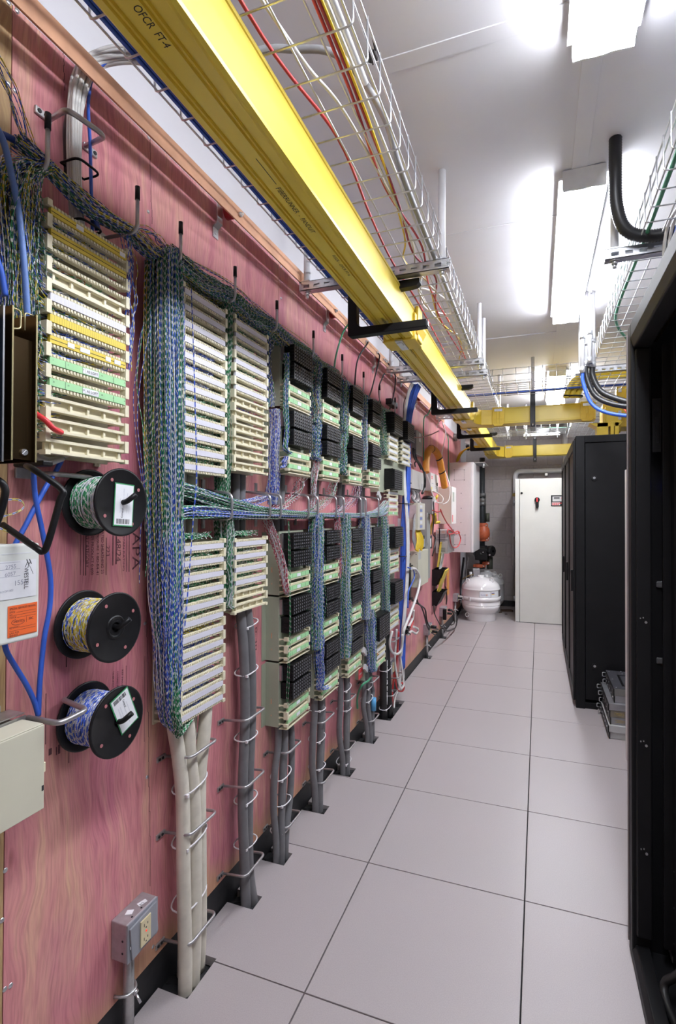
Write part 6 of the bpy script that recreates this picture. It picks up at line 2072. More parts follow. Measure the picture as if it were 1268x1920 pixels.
obj('paper_tag', MB().box(.0501, .0506, p0.y + .02, p1.y + .03, p1.z + .07, p0.z - .02), PAPER, t)
p0, p1 = on_x(769, 1056, .04), on_x(775, 1118, .04)
t = thing('power_strip', 'black vertical power strip beside the blue cables', 'power strip', (.02, p0.y, p1.z))
obj('body', MB().box(.0, .045, p0.y - .03, p0.y + .03, p1.z, p0.z), BLACK_PL, t, bevel=.004)
obj('end_bracket', MB().box(.0, .05, p0.y - .05, p0.y + .07, p1.z - .01, p1.z).box(.0, .05, p0.y - .05, p0.y + .07, p0.z - .03, p0.z - .02), BLACK_PL, t)
# thermostat like unit and camera on the far plywood
p = on_x(855, 820, .03)
t = thing('sensor', 'small round grey sensor near the top far corner of the plywood', 'sensor', (.03, p.y, p.z))
obj('sensor_body', MB().cyl((0, p.y, p.z), (.05, p.y, p.z), .05, 18), GREYBOX, t)
obj('sensor_stem', MB().cyl((.05, p.y, p.z), (.16, p.y + .05, p.z), .015, 10), PALEGREY, t)
q = on_x(866, 831, .22)
obj('sensor_head', MB().cbox((.19, p.y + .06, p.z - .03), (.03, 0, -.012), (0, .05, 0), (.014, 0, .06)), WHITE_PL, t, bevel=.004)
# document pockets with envelopes
for k, (px, ya, yb, lab) in enumerate([(822, 1068, 1098, 'black plastic document pocket on the plywood, upper one'), (822, 1110, 1136, 'black plastic document pocket on the plywood, lower one')]):
    a, b = on_x(812, ya, .01), on_x(812, yb, .01)
    t = thing('document_pocket', lab, 'document holder', (.06, a.y + .15, b.z), 'document pockets')
    y0, y1 = a.y, a.y + .28
    obj('pocket_shell', MB().prism([(0, y0, a.z), (.002, y0, b.z), (.05, y0, b.z), (.125, y0, a.z)], (0, .004, 0)).prism([(0, y1, a.z), (.002, y1, b.z), (.05, y1, b.z), (.125, y1, a.z)], (0, .004, 0))
        .prism([(.046, y0, b.z), (.121, y0, a.z), (.125, y0, a.z), (.05, y0, b.z)], (0, y1 - y0, 0)).box(.0, .05, y0, y1, b.z, b.z + .004).box(0, .003, y0, y1, b.z, a.z), BLACK_PL, t)
    yc = (y0 + y1) / 2
    for j, (p0, p1, wd2, e, nm) in enumerate([[((818, 1062), (829, 1016), .085, PLAIN_YELLOW_LBL, 'dark yellow folder leaning in the upper document pocket'), ((826, 1066), (832, 1032), .06, PAPER, 'white paper sheaf standing in the upper document pocket')],
                                       [((823, 1106), (838, 1068), .10, MANILA, 'bright yellow envelope leaning in the lower document pocket'), ((819, 1108), (830, 1074), .08, PLAIN_YELLOW_LBL, 'yellow folder behind the bright envelope in the lower document pocket')]][k]):
        yy = yc + (.03 if j else -.01)
        a0, a1 = on_y(*p0, yy), on_y(*p1, yy)
        a0.x = max(a0.x, .05); 
        w = (a1 - a0) / 2
        nrm = Vector((w.z, 0, -w.x)).normalized() * .006
        obj('envelope', MB().cbox((a0 + a1) / 2, nrm, (0, wd2, 0), w), e, label=nm, cat='envelope', bevel=.001)
p = on_x(838, 1090, .02)
obj('envelope', MB().cbox((.035, p.y, p.z), (.004, 0, 0), (0, .07, 0), (0, 0, .16)), ORANGE_PIPE, label='orange folder hanging behind the yellow envelopes', cat='folder')

# orange conduit loop, blue and white cable runs
OP = [on_x(798.5, 885, .10), on_x(799, 868, .10), on_x(802, 850, .11), on_x(809, 841, .11), on_x(818, 846, .10), on_x(824, 860, .10), on_x(829, 885, .09), on_x(833, 912, .08)]
OP = [(p.x, 4.95 + .17 * i if i < 5 else 5.6 + .14 * (i - 4), p.z) for i, p in enumerate(OP)]
OP = []
for (px, py), yy in zip([(799, 886), (799, 868), (802, 850), (809, 841.5), (818, 847), (824, 860), (829, 885), (834, 914)], [4.90, 4.93, 5.0, 5.1, 5.22, 5.30, 5.38, 5.48]):
    p = on_y(px, py, yy)
    OP.append((p.x, yy, p.z))
hose('conduit_loop', OP, .036, ORANGE_PIPE, 'thick orange corrugated conduit looped over the boxes', None, 'conduit', pitch=.012)
for p in (OP[3], OP[5], OP[6]):
    obj('cable_tie', MB().lathe([(.037, -.006), (.040, -.006), (.040, .006), (.037, .006)], p, (.3, .35, -.6) if p != OP[3] else (0, 1, .1), 16), BLACK_PL, label='black tie on the orange conduit loop, ' + ('at its crown' if p == OP[3] else 'below the crown' if p == OP[5] else 'lowest'), cat='cable tie')
for k in range(12):
    a = (k % 3) * .013; b = (k // 3) * .030
    P0 = [(.13, 4.10, 2.50), (.09, 4.10, 2.40), (.045, 4.10, 2.17), (.042, 4.10, 1.72), (.040, 4.02, 1.28), (.040, 4.0, .90), (.040, 3.96, .6), (.040, 3.93, .2)]
    cable('data_cable', [(x + a, y + b + random.uniform(-.005, .005), z) for x, y, z in P0[:8 if k % 3 else 7]], .0085, BLUE_CABLE, 'blue data cable in the vertical run at the end of the black modules', 'cable', 'vertical blue cables')
for k in range(3):
    P0 = [(.12, 4.03 + .03 * k, 2.50), (.085, 4.03 + .02 * k, 2.40), (.055, 4.03 + .018 * k, 2.17), (.055, 4.03 + .02 * k, 1.75), (.085, 4.02 + .03 * k, 1.3), (.085, 4.0 + .03 * k, .9), (.07, 3.93 + .03 * k, .5), (.05, 3.90 + .02 * k, .05)]
    cable('data_cable', P0, .0075, WHITE_CABLE, 'white cable running down beside the vertical blue cables, ' + ['leftmost', 'middle', 'rightmost'][k] + ' of three', 'cable', 'vertical white cables')
for k in range(3):
    z = (1.86, 1.52, 1.10)[k]
    yc = (4.10, 4.06, 4.0)[k]
    obj('cable_tie', MB().tube(rounded([(.022, yc - .07, z), (.085, yc - .06, z), (.085, yc + .10, z), (.022, yc + .12, z)], .02), .004, 6, closed=True), BLACK_PL if k else TIE, label=['white', 'black', 'black'][k] + ' tie round the vertical blue cables, ' + ['top', 'middle', 'lowest'][k], cat='cable tie')
# green/black drops and grey loops below the boxes
for k in range(7):
    y0, y1, z0, z1 = EB
    yy = y0 + .08 + .05 * k
    cable('equipment_lead', [(.025, yy, z0 - .015), (.035, yy + .01, z0 - .05 - .008 * k), (.05, yy - .10 - .01 * k, z0 - .085 - .006 * k), (.06, yy - .04, z0 - .12), (.05, CC[0] + .08 + .02 * k, CC[3] + .01)], .006, [GREY_CABLE, GREY_CABLE_L, WHITE_CABLE][k % 3],
          'grey lead looping between the white box and the beige card cage', 'cable', 'leads under the white box')
for k in range(8):
    z = CC[3] - .10 - .02 * k
    cable('grey_lead', [(.06, CC[0] - .002, z), (.075, CC[0] - .05, z - .005), (.075, CC[0] - .10 - .005 * k, z - .06), (.08, CC[0] - .07, CC[2] - .08 - .01 * k), (.06, CC[0] + .06, CC[2] - .11 - .008 * k), (.05, CC[0] + .12, CC[2] - .03)], .005, [GREYBOX, GREY_CABLE_L][k % 2], 'grey lead drooping from the side of the beige card cage', 'cable', 'leads beside the card cage')
for k in range(7):
    cable('fibre_lead', [(.06, CC[0] + .05 + .025 * k, CC[2] - .002), (.085, CC[0] + .0 + .04 * k, CC[2] - .09), (.08, CC[0] - .05 + .05 * k, CC[2] - .17 - .015 * (k % 3))], .0065, YELLOW_CABLE, 'yellow lead hanging in a fan below the beige card cage', 'cable', 'yellow fan of leads')
for pts, r, mt, lab in [([(787, 950), (790, 938), (800, 934), (806, 934)], .012, YELLOW_CABLE, 'yellow tube arching behind the dark grey box'), ([(812, 963), (813, 972), (812, 980), (808, 990), (807, 1001)], .016, YELLOW_CABLE, 'thick yellow tube dropping below the dark grey box'),
                        ([(816, 964), (817, 975), (815, 980), (824, 979)], .014, YELLOW_CABLE, 'short yellow tube curling right below the dark grey box'), ([(818, 934), (820, 930)], .014, YELLOW_CABLE, 'yellow cap end above the dark grey box'),
                        ([(799, 886), (806, 905), (809, 920), (815, 935), (820, 942), (828, 943), (831, 935), (826, 928), (815, 922), (808, 921)], .006, WHITE_CABLE, 'white lead looping in front of the key locked box'),
                        ([(828, 780), (832, 800), (836, 812), (832, 835), (829, 850), (829, 870), (835, 885), (842, 905), (844, 925), (840, 940), (830, 946)], .006, WHITE_CABLE, 'long white lead from the ceiling past the big wall cabinet'),
                        ([(836, 815), (841, 825), (841, 850), (840, 880), (840, 905)], .006, GREEN_CABLE, 'dark green lead dropping by the near side of the big wall cabinet'),
                        ([(775, 820), (790, 820), (808, 815), (823, 808)], .006, pm('dull_red_conduit', (.32, .16, .15), .5), 'reddish flexible lead from the grey box to the far strut')]:
    ys_ = np.linspace(5.0, 5.3, len(pts)) if pts[0][0] > 786 else np.linspace(4.25, 5.3, len(pts))
    if 'ceiling' in lab: ys_ = np.linspace(6.0, 5.5, len(pts))
    if 'dark green' in lab: ys_ = np.linspace(6.4, 6.55, len(pts))
    P_ = []
    for (px, py), yy in zip(pts, ys_):
        p = on_y(px, py, yy)
        P_.append((max(p.x, r + .002), yy, p.z))
    cable('loose_lead', P_, r, mt, lab)
# black leads
for pts, X, r, lab in [([(775, 840), (777, 858), (784, 868), (790, 880)], .05, .008, 'black lead hanging from the grey steel box, left'), ([(778, 842), (781, 860), (788, 870), (795, 885)], .06, .008, 'black lead hanging from the grey steel box, right'), ([(777, 858), (781, 864), (778, 868), (779, 875)], .04, .006, 'short black tail below the grey steel box'),
                       ([(796, 885), (797, 900), (796, 915), (792, 925)], .09, .012, 'black bundle between the two white boxes'), ([(813, 940), (814, 970), (812, 1000), (817, 1010), (814, 1030), (811, 1043)], .135, .006, 'long black cord hanging past the vented box'),
                       ([(780, 1117), (785, 1132), (797, 1142), (800, 1160), (804, 1172), (812, 1178), (822, 1180)], .07, .007, 'black cord dropping to the nearest far outlet, upper'), ([(770, 1120), (778, 1130), (788, 1134), (795, 1150), (800, 1170), (806, 1183), (818, 1192)], .06, .007, 'black cord dropping to the nearest far outlet, lower'),
                       ([(814, 1135), (815, 1150), (822, 1165), (828, 1175), (834, 1170)], .08, .006, 'black cord from the lower document pocket to the middle outlet'), ([(836, 1100), (838, 1120), (837, 1133)], .04, .008, 'black cord behind the orange folder'),
                       ([(848, 1146), (855, 1150), (857, 1165), (853, 1178), (840, 1183), (830, 1178)], .12, .008, 'black cord looping on the right of the middle outlet'), ([(843, 1142), (850, 1150), (852, 1168), (846, 1172)], .11, .006, 'thin black cord coiled beside the middle outlet'),
                       ([(864, 1122), (870, 1126), (871, 1135), (862, 1150)], .10, .005, 'grey cord hanging from the outlet beside the tank')]:
    cable('appliance_lead', [on_x(px, py, X + .008 * math.sin(i * 2.1)) for i, (px, py) in enumerate(pts)], r, BLACK_CABLE, lab, 'cord')
for k, (px, py, X) in enumerate([(812, 1175, .09), (814, 1184, .09), (843, 1144, .09), (842, 1150, .09), (862, 1121, .09)]):
    p = on_x(px, py, X)
    obj('plug', MB().cyl((p.x - .02, p.y, p.z), (p.x + .035, p.y + .01, p.z - .004), .014, 12), BLACK_PL, label='black plug in the ' + ['nearest far outlet, upper socket', 'nearest far outlet, lower socket', 'middle far outlet, upper socket', 'middle far outlet, lower socket', 'outlet beside the tank'][k], cat='plug', bevel=.003)
p = on_x(828, 1152, .07)
obj('power_brick', MB().cbox((.085, 5.79, p.z - .02), (.02, 0, 0), (0, .02, 0), (0, 0, .06)), BLACK_PL, label='black power brick strapped beside the middle far outlet', cat='power supply', bevel=.005)
# red leads
for pts, X, lab in [([(826, 955), (830, 965), (838, 980), (848, 993), (853, 1000)], .165, 'red lead falling from the dark grey box to the red coil'), ([(851, 997), (841, 993), (840, 1000), (848, 1001), (858, 996), (862, 999), (855, 1001)], .162, 'red lead tied in a small coil on the vented box'), ([(843, 1002), (846, 1020), (852, 1027), (860, 1023), (864, 1010), (860, 998)], .166, 'red lead hanging in a long loop from the small coil'),
                    ([(812, 957), (820, 960), (828, 958)], .135, 'short red lead across the front of the dark grey box')]:
    cable('red_lead', [on_x(px, py, X) for px, py in pts], .007, RED_CABLE, lab)
cable('tie_ring', [on_x(868, 998, .16), on_x(873, 995, .16), on_x(873.5, 1001, .16), on_x(868.5, 1001, .16), on_x(867, 998, .16)], .005, BLACK_CABLE, 'small black wire loop right of the red coil')
# yellow fibres coming off the end of the long duct
for k in range(9):
    a = .012 * (k % 3); b = .012 * (k // 3)
    P_ = [on_y(905, 838, 7.0), on_y(885, 839, 6.9), on_y(872, 843, 6.9), on_y(862, 853, 6.95), on_y(856, 866, 7.0)]
    cable('fibre_lead', [(p.x + a, p.y + b, p.z + a * .5 + (0 if i < 3 else b)) for i, p in enumerate(P_)], .009, YELLOW_CABLE, 'yellow fibre curving from the far duct end into the big wall cabinet', 'cable', 'fibres into the wall cabinet')
obj('hook_strap', MB().lathe([(.035, -.02), (.038, -.02), (.038, .02), (.035, .02)], on_y(876, 841, 6.92) + Vector((.012, .01, .012)), (1, 0, .4), 16), BLACK_PL, label='black strap round the yellow fibres above the wall cabinet', cat='strap')
# lower tangle by the blue cables: white, red and grey patch cords
for pts, X, r, mt, lab in [([(772, 1066), (780, 1068), (787, 1082), (786, 1100), (779, 1125), (768, 1155), (758, 1180), (755, 1200), (752, 1230)], .12, .011, WHITE_CABLE, 'thick white cord sweeping down from the low beige box'), ([(765, 1064), (775, 1068), (777, 1082), (772, 1095), (766, 1110), (765, 1140)], .12, .006, BLUE_CABLE, 'blue cord curving down beside the black power strip'),
                           ([(776, 1144), (774, 1160), (768, 1172), (762, 1182)], .09, .010, WHITE_CABLE, 'short white cord joining the bundle above the small outlet box'), ([(768, 1150), (775, 1162), (771, 1176), (764, 1184), (760, 1190)], .08, .007, RED_CABLE, 'red cord curling above the small outlet box'),
                           ([(776, 1175), (784, 1180), (780, 1188), (772, 1184), (765, 1190)], .10, .010, WHITE_CABLE, 'white cord end with a loose loop'), ([(736, 1183), (731, 1205), (735, 1222), (746, 1226), (754, 1215), (755, 1190)], .11, .009, WHITE_CABLE, 'white cord hanging in a big loop by the lowest black module'),
                           ([(744, 1180), (742, 1210), (741, 1240), (746, 1275), (752, 1290), (757, 1285), (756, 1270), (750, 1225)], .09, .008, WHITE_CABLE, 'white cord coiled behind the retaining ring'), ([(748, 1185), (745, 1230), (742, 1268), (745, 1292), (754, 1296), (758, 1288), (754, 1280)], .085, .007, RED_CABLE, 'red cord coiled low behind the retaining ring'),
                           ([(745, 1230), (740, 1260), (736, 1300), (737, 1325)], .06, .007, RED_CABLE, 'red cord running down into the floor opening'), ([(752, 1230), (757, 1255), (757, 1272), (748, 1292), (741, 1310), (739, 1328)], .06, .006, WHITE_CABLE, 'thin white cord running down into the floor opening')]:
    cable('patch_cord', [on_x(px, py, X - .02 * math.sin(i * .9)) for i, (px, py) in enumerate(pts)], r, mt, lab, 'cord')
p = on_x(762, 1183, .1)
cl = MB()
for k in range(6):
    cl.cbox((.10 + random.uniform(-.01, .01), p.y + random.uniform(-.03, .06), p.z + random.uniform(-.03, .03)), (.010, 0, 0), (0, .05, random.uniform(-.03, .03)), (0, 0, .007))
obj('clamp_cluster', cl, BLACK_PL, label='black clamp holding the white cords to the plywood', cat='clamp', bevel=.002)

q = on_x(737, 757, .03)
obj('splice_housing', MB().box(.0, .045, q.y - .10, q.y + .09, q.z - .022, q.z + .022), BLACK_PL, label='small black housing on the plywood just past the last L hook', cat='housing', bevel=.004)


# ================================================================== HEAVY CABLES INTO THE FLOOR
def bunch(name, label_fn, group, paths, r, mat):
    for k, P in enumerate(paths):
        cable(name, P, r, mat, label_fn(k), 'cable', group, n=14, res=8)


bunch('trunk_cable', lambda k: 'thick cream trunk cable dropping to the floor, ' + ['left front', 'middle front', 'rear', 'right'][k] + ' of four', 'cream trunk cables',
      [[(.075, 1.300, -.03), (.075, 1.300, .10), (.070, 1.296, .35), (.060, 1.303, .56), (.058, 1.285, .70), (.055, 1.268, .79), (.045, 1.27, .86)],
       [(.075, 1.338, -.03), (.078, 1.340, .10), (.076, 1.345, .30), (.066, 1.350, .52), (.064, 1.328, .70), (.062, 1.320, .80), (.048, 1.32, .87)],
       [(.035, 1.345, -.03), (.035, 1.350, .2), (.033, 1.350, .5), (.032, 1.372, .72), (.032, 1.378, .86)],
       [(.055, 1.392, -.03), (.062, 1.390, .12), (.064, 1.384, .35), (.060, 1.386, .58), (.066, 1.40, .72), (.062, 1.412, .82), (.045, 1.41, .90)]], .021, CREAM_CABLE)
G1 = [(1.635, [(.04, 1.650), (.075, 1.655), (.06, 1.686)], .0175, 1.12), ]
bunch('trunk_cable', lambda k: 'dark grey trunk cable in the first grey bunch, ' + ['left', 'middle', 'right'][k], 'first grey cable bunch',
      [[(.070, 1.652, -.03), (.066, 1.648, .12), (.060, 1.640, .4), (.060, 1.655, .7), (.060, 1.640, .95), (.055, 1.622, 1.10)],
       [(.085, 1.682, -.03), (.070, 1.670, .12), (.066, 1.672, .4), (.066, 1.690, .7), (.070, 1.672, .95), (.065, 1.652, 1.10)],
       [(.040, 1.690, -.03), (.040, 1.690, .2), (.035, 1.69, .45), (.035, 1.715, .7), (.04, 1.70, .95), (.04, 1.685, 1.10)]], .0185, GREY_CABLE)
def grey(n, ys, yt, zt, group, r=.0145):
    P = []
    for k in range(n):
        a = k / max(n - 1, 1)
        x = (.052, .066, .050, .064)[k]
        y0 = ys[0] + (ys[1] - ys[0]) * a; y1 = yt[0] + (yt[1] - yt[0]) * a
        ym = (y0 + y1) / 2
        w = (.0215 if n == 4 else .027) * (k - (n - 1) / 2)
        P.append([(x + .012, y0, -.03), (x + .01, y0 * .8 + ym * .2 + w * .1, .08), (x, ym + w * .9, .22), (x, ym + w * .95 + .01, zt * .6 + .03), (x, y1 * .7 + ym * .3 + w * .3, zt - .08), (x - .01, y1, zt + .03)])
    nm = ['leftmost', 'second from left', 'third from left', 'rightmost']
    bunch('trunk_cable', lambda k: 'dark grey trunk cable in the ' + group + ', ' + (nm[k] if k < n - 1 else 'rightmost'), group, P, r, GREY_CABLE)
grey(4, (1.892, 1.948), (1.945, 2.03), .54, 'second grey cable bunch')
grey(3, (2.285, 2.325), (2.31, 2.40), .55, 'third grey cable bunch', .017)
grey(3, (2.655, 2.715), (2.66, 2.76), .54, 'fourth grey cable bunch', .016)
grey(4, (3.085, 3.155), (3.06, 3.15), .42, 'fifth grey cable bunch', .015)
for k in range(2):
    cable('trunk_cable', [(.05 + .02 * k, 3.50 + .085 * k, -.03), (.045 + .01 * k, 3.50 + .085 * k, .2), (.045, 3.50 + .08 * k, .45), (.04, 3.52 + .07 * k, .66)], .026, BLACK_CABLE, ['left', 'right'][k] + ' thick black trunk cable with the others by the small outlet box', 'cable', 'black trunk cables', n=14)
wp_ = MB()
for k in range(14):
    z = .10 + .022 * k + random.uniform(-.006, .006)
    wp_.cbox((.0735, 3.50, z), (.0012, 0, 0), (0, random.uniform(.003, .011), random.uniform(-.004, .004)), (0, 0, random.uniform(.006, .014)))
obj('paint_splash', wp_, WHITE_PL, label='white paint splashes down the left black trunk cable', cat='paint', bevel=.0008)
obj('blue_tape', MB().cyl((.082, 3.155, .17), (.082, 3.158, .25), .0168, 12), BLUE_TAPE, label='blue tape band on a cable of the fifth grey bunch', cat='tape')
cable('conduit_stub', [(.03, 3.685, -.03), (.03, 3.685, .12), (.03, 3.69, .25)], .012, BEIGE_L, 'pale conduit stub under the small outlet box', 'conduit')
cable('ground_wire', [on_x(696, 1270, .09), on_x(690, 1277, .10), on_x(680, 1284, .09), on_x(673, 1296, .06), on_x(670, 1312, .03), on_x(670.5, 1328, .02)], .0065, GREEN_CABLE, 'green ground wire dangling below the third green column', 'wire')
# nylon ties round the bunches
def tie(y0, y1, z, xf, lab, tilt=.006):
    yc, hy, xc, hx = (y0 + y1) / 2, (y1 - y0) / 2, (xf + .014) / 2, (xf - .014) / 2
    P_ = []
    for k in range(20):
        a = 2 * math.pi * k / 20
        ca, sa = math.cos(a), math.sin(a)
        P_.append((xc + hx * math.copysign(abs(ca) ** .75, ca), yc + hy * math.copysign(abs(sa) ** .75, sa), z + tilt * sa))
    t_ = MB().tube(P_, .0026, 6, closed=True)
    t_.cbox((xf - .008, y0 + .006, z - tilt), (.004, 0, 0), (0, .004, 0), (0, 0, .0045))
    obj('cable_tie', t_, TIE, label=lab, cat='cable tie', group='white nylon ties')
for y0, y1, xf, zs_, what in [(1.286, 1.404, .094, (.590, .425, .235), 'cream cables'), (1.632, 1.725, .086, (1.02, .845, .60, .37, .205), 'first grey bunch'), (1.905, 2.005, .088, (.33, .215, .10), 'second grey bunch'), (2.285, 2.375, .090, (.47, .33, .19), 'third grey bunch'), (2.655, 2.745, .090, (.46, .34, .05), 'fourth grey bunch'), (3.06, 3.16, .086, (.34, .26), 'fifth grey bunch'), (3.46, 3.62, .085, (.33, .06), 'black cables')]:
    for i, z in enumerate(zs_):
        tie(y0, y1, z, xf, 'white nylon tie round the ' + what + ', ' + ['topmost', 'second from top', 'third from top', 'fourth from top', 'lowest'][i if i < len(zs_) - 1 else 4], random.uniform(-.004, .012))
# grey and cream feeders seen between the upper and lower stacks
for y, r, mt, lab in [(1.325, .021, CREAM_CABLE, 'cream feeder cable behind the wire trough, left'), (1.385, .021, CREAM_CABLE, 'cream feeder cable behind the wire trough, right'), (1.64, .017, GREY_CABLE, 'grey feeder behind the trough in the second column, left'), (1.68, .017, GREY_CABLE, 'grey feeder behind the trough in the second column, right'),
                      (1.96, .016, GREY_CABLE, 'grey feeder behind the trough under the first green column, left'), (2.0, .016, GREY_CABLE, 'grey feeder behind the trough under the first green column, right'), (2.33, .016, GREY_CABLE, 'grey feeder behind the trough under the second green column, left'), (2.37, .016, GREY_CABLE, 'grey feeder behind the trough under the second green column, right'),
                      (2.70, .015, GREY_CABLE, 'grey feeder behind the trough under the third green column, left'), (2.74, .015, GREY_CABLE, 'grey feeder behind the trough under the third green column, right'), (3.06, .015, GREY_CABLE, 'grey feeder behind the trough under the fourth green column, left'), (3.10, .015, GREY_CABLE, 'grey feeder behind the trough under the fourth green column, right')]:
    cable('feeder_cable', [(.022, y, 1.30), (.022, y, 1.45), (.022, y + .004, 1.64)], r, mt, lab, 'cable', 'feeders behind the trough', n=12)

# blue cables, white bunch and grey hose at the left
for pts, X, r, mt, lab in [([(-20, 248), (14, 256), (70, 292), (110, 332), (150, 370), (175, 405), (184, 432)], .075, .0068, pm('dark_blue_jacket', (.02, .05, .24), .4), 'dark blue cable slanting down behind the first hook'),
                           ([(-8, 235), (8, 270), (22, 330), (34, 390), (41, 450), (47, 520), (52, 600)], .11, .0062, pm('steel_blue_jacket', (.10, .19, .46), .4), 'blue cable falling in front of the loose wires into the gold channel'),
                           ([(-12, 470), (2, 510), (10, 555)], .09, .006, BLUE_CABLE, 'blue cable entering the blued channel at the left edge'),
                           ([(62, 866), (66, 930), (78, 990), (88, 1040), (95, 1090), (93, 1140), (84, 1190), (78, 1240), (74, 1290), (72, 1342)], .05, .0055, BLUE_CABLE, 'blue cable running from the gold channel down past the white box'),
                           ([(118, 858), (104, 885), (85, 915), (66, 950), (48, 985), (30, 1018), (22, 1040)], .045, .0055, BLUE_CABLE, 'blue cable crossing diagonally behind the black ring'),
                           ([(8, 1205), (14, 1225), (30, 1252), (50, 1285), (64, 1315), (72, 1342)], .05, .0055, BLUE_CABLE, 'blue cable rising from the steel trough to the white box'),
                           ([(66, 850), (90, 862), (110, 858), (128, 852)], .04, .006, WHITE_CABLE, 'pale cable looping under the leftmost ivory block'), ([(60, 858), (90, 868), (118, 860)], .05, .006, WHITE_CABLE, 'second pale cable under the leftmost ivory block'),
                           ([(-6, 420), (4, 400), (12, 370), (14, 335), (10, 300)], .05, .007, pm('olive_yellow_jacket', (.30, .27, .02), .5), 'dull yellow cable at the upper left edge')]:
    cable('blue_cable' if 'blue' in lab else 'loose_cable', [on_x(px, py, X) for px, py in pts], r, mt, lab)
cable('red_cable_end', [on_x(66, 775, .09), on_x(85, 788, .11), on_x(100, 803, .115), on_x(115, 811, .108)], .0062, RED_PL, 'red taped cable end poking over the leftmost ivory block')
for k in range(14):
    a, b = (k % 5) * .0085, (k // 5) * .011
    j = lambda s: random.uniform(-s, s)
    P_ = [(.30 + j(.03), 1.09 + a + j(.02), 2.515 + b * .3), (.19, 1.05 + a * 1.2 + j(.01), 2.575 + b + j(.012)), (.10, 1.005 + a * 1.2 + j(.008), 2.60 + j(.012)), (.034, .955 + a * 1.1 + j(.004), 2.56 + j(.006)), (.026 + b * .5, .925 + a + j(.003), 2.49), (.034 + b * .6, .905 + a * .9, 2.40), (.040 + b * .7, .898 + a * .8, 2.30), (.040 + b * .7, .902 + a * .7, 2.22), (.036 + b * .7, .915 + a * .9, 2.08)]
    cable('white_station_cable', P_, .0040, WHITE_CABLE, 'white station cable bending behind the copper bar into the left tray', 'cable', 'bunch of white cables at the upper left', n=6)
cable('blue_cable', [(.16, 1.06, 2.585), (.09, 1.02, 2.60), (.034, .985, 2.55), (.03, .965, 2.46), (.05, .952, 2.34), (.06, .946, 2.25), (.055, .958, 2.08)], .0040, BLUE_CABLE, 'blue cable strapped to the right of the white bunch')
for z, y in ((2.255, .920), (2.12, .930)):
    obj('cable_tie', MB().tube(rounded([(.028, y - .03, z), (.082, y - .03, z), (.082, y + .035, z), (.028, y + .035, z)], .018, 4), .003, 6, closed=True), BLACK_PL, label='black tie round the bunch of white cables, ' + ('upper' if z > 2.2 else 'lower'), cat='cable tie')
cable('grey_cable', [(.28, 1.14, 2.52), (.19, 1.10, 2.575), (.10, 1.06, 2.625), (.045, 1.02, 2.625), (.028, .965, 2.54), (.028, .93, 2.45), (.03, .912, 2.38)], .010, GREY_CABLE_L, 'thick grey cable curving over the copper bar beside the white bunch', n=12)
cable('grey_cable', [(.03, .912, 2.382), (.030, .906, 2.34), (.030, .908, 2.29), (.026, .915, 2.22)], .0105, BLACK_CABLE, 'black taped lower end of the thick grey cable', n=12)

# ================================================================== CROSS CONNECT WIRE
def bundle(label, ctrl, n, w, m=44, r=.00118, name='wire_bundle', **kw):
    n = max(2, int(n * .8))
    kw['rnd'] = kw.get('rnd', .25) * (.7 if n > 60 else 1)
    S = bundle_paths(ctrl, n, m, **kw)
    return strand_obj(name, S, pick(w, n), r, label=label, cat='wire bundle', kind='stuff')


V = Vector
GW = {'g': 5, 'n': 4, 'b': 2.0, 'y': 1.0, 'w': 1.2, 'd': 1.5}
# long run over the hooks
hk = [(y, z) for y, z in zip([h[0] for h in HY], [2.158] * 10)]
bundle('loose blue, yellow and green wires strung from the first to the third hook', [((.085, .74, 2.19), (.02, 0, 0), (0, 0, .012)), ((.095, .79, 2.172), (.02, 0, 0), (0, 0, .008)), ((.09, .91, 2.150), (.022, 0, 0), (0, 0, .016)), ((.085, 1.035, 2.158), (.024, 0, 0), (0, 0, .010)), ((.085, 1.12, 2.148), (.022, 0, 0), (0, 0, .015)), ((.08, 1.203, 2.160), (.024, 0, 0), (0, 0, .012)), ((.08, 1.28, 2.155), (.02, 0, 0), (0, 0, .015))],
       110, {'d': 4, 'b': 4, 'y': 3, 'n': 3, 'g': 2}, 50, wob=.003, rnd=.3)
def run(y0, y1, n, hz, lab, sag=.012, w=GW, m=46):
    ys_ = np.linspace(y0, y1, 9)
    ctrl = []
    for k, y in enumerate(ys_):
        f = .5 - .5 * math.cos(2 * math.pi * k / 8)
        ctrl.append(((.062, y, 2.158 + hz * .55 - sag * f), (.044, 0, 0), (0, 0, hz * (1 + .15 * f))))
    bundle(lab, ctrl, n, w, m, wob=.0025, rnd=.18)
run(1.195, 1.49, 420, .030, 'thick green and blue wire run over the tall ivory block')
run(1.475, 1.785, 420, .029, 'thick green and blue wire run over the second ivory column')
run(1.77, 2.13, 340, .024, 'thick wire run over the first green column')
run(2.115, 2.49, 240, .019, 'wire run over the second green column')
run(2.475, 2.84, 150, .014, 'wire run over the third green column')
run(2.825, 3.16, 90, .010, 'thin wire run over the fourth green column')
run(3.14, 3.53, 60, .008, 'thin wire run reaching the last hook')
# stray single wires above the run
bundle('stray blue and pink wires bowed above the hooks', [((.07, 1.04, 2.17), (.03, 0, 0), (0, 0, .004)), ((.08, 1.12, 2.20), (.03, 0, 0), (0, 0, .012)), ((.07, 1.2, 2.19), (.03, 0, 0), (0, 0, .008)), ((.07, 1.5, 2.215), (.03, 0, 0), (0, 0, .012)), ((.07, 1.8, 2.20), (.03, 0, 0), (0, 0, .010)), ((.07, 2.12, 2.195), (.03, 0, 0), (0, 0, .008))], 16, {'b': 3, 'r': 1, 'y': 1}, 50, wob=.004, rnd=.5)

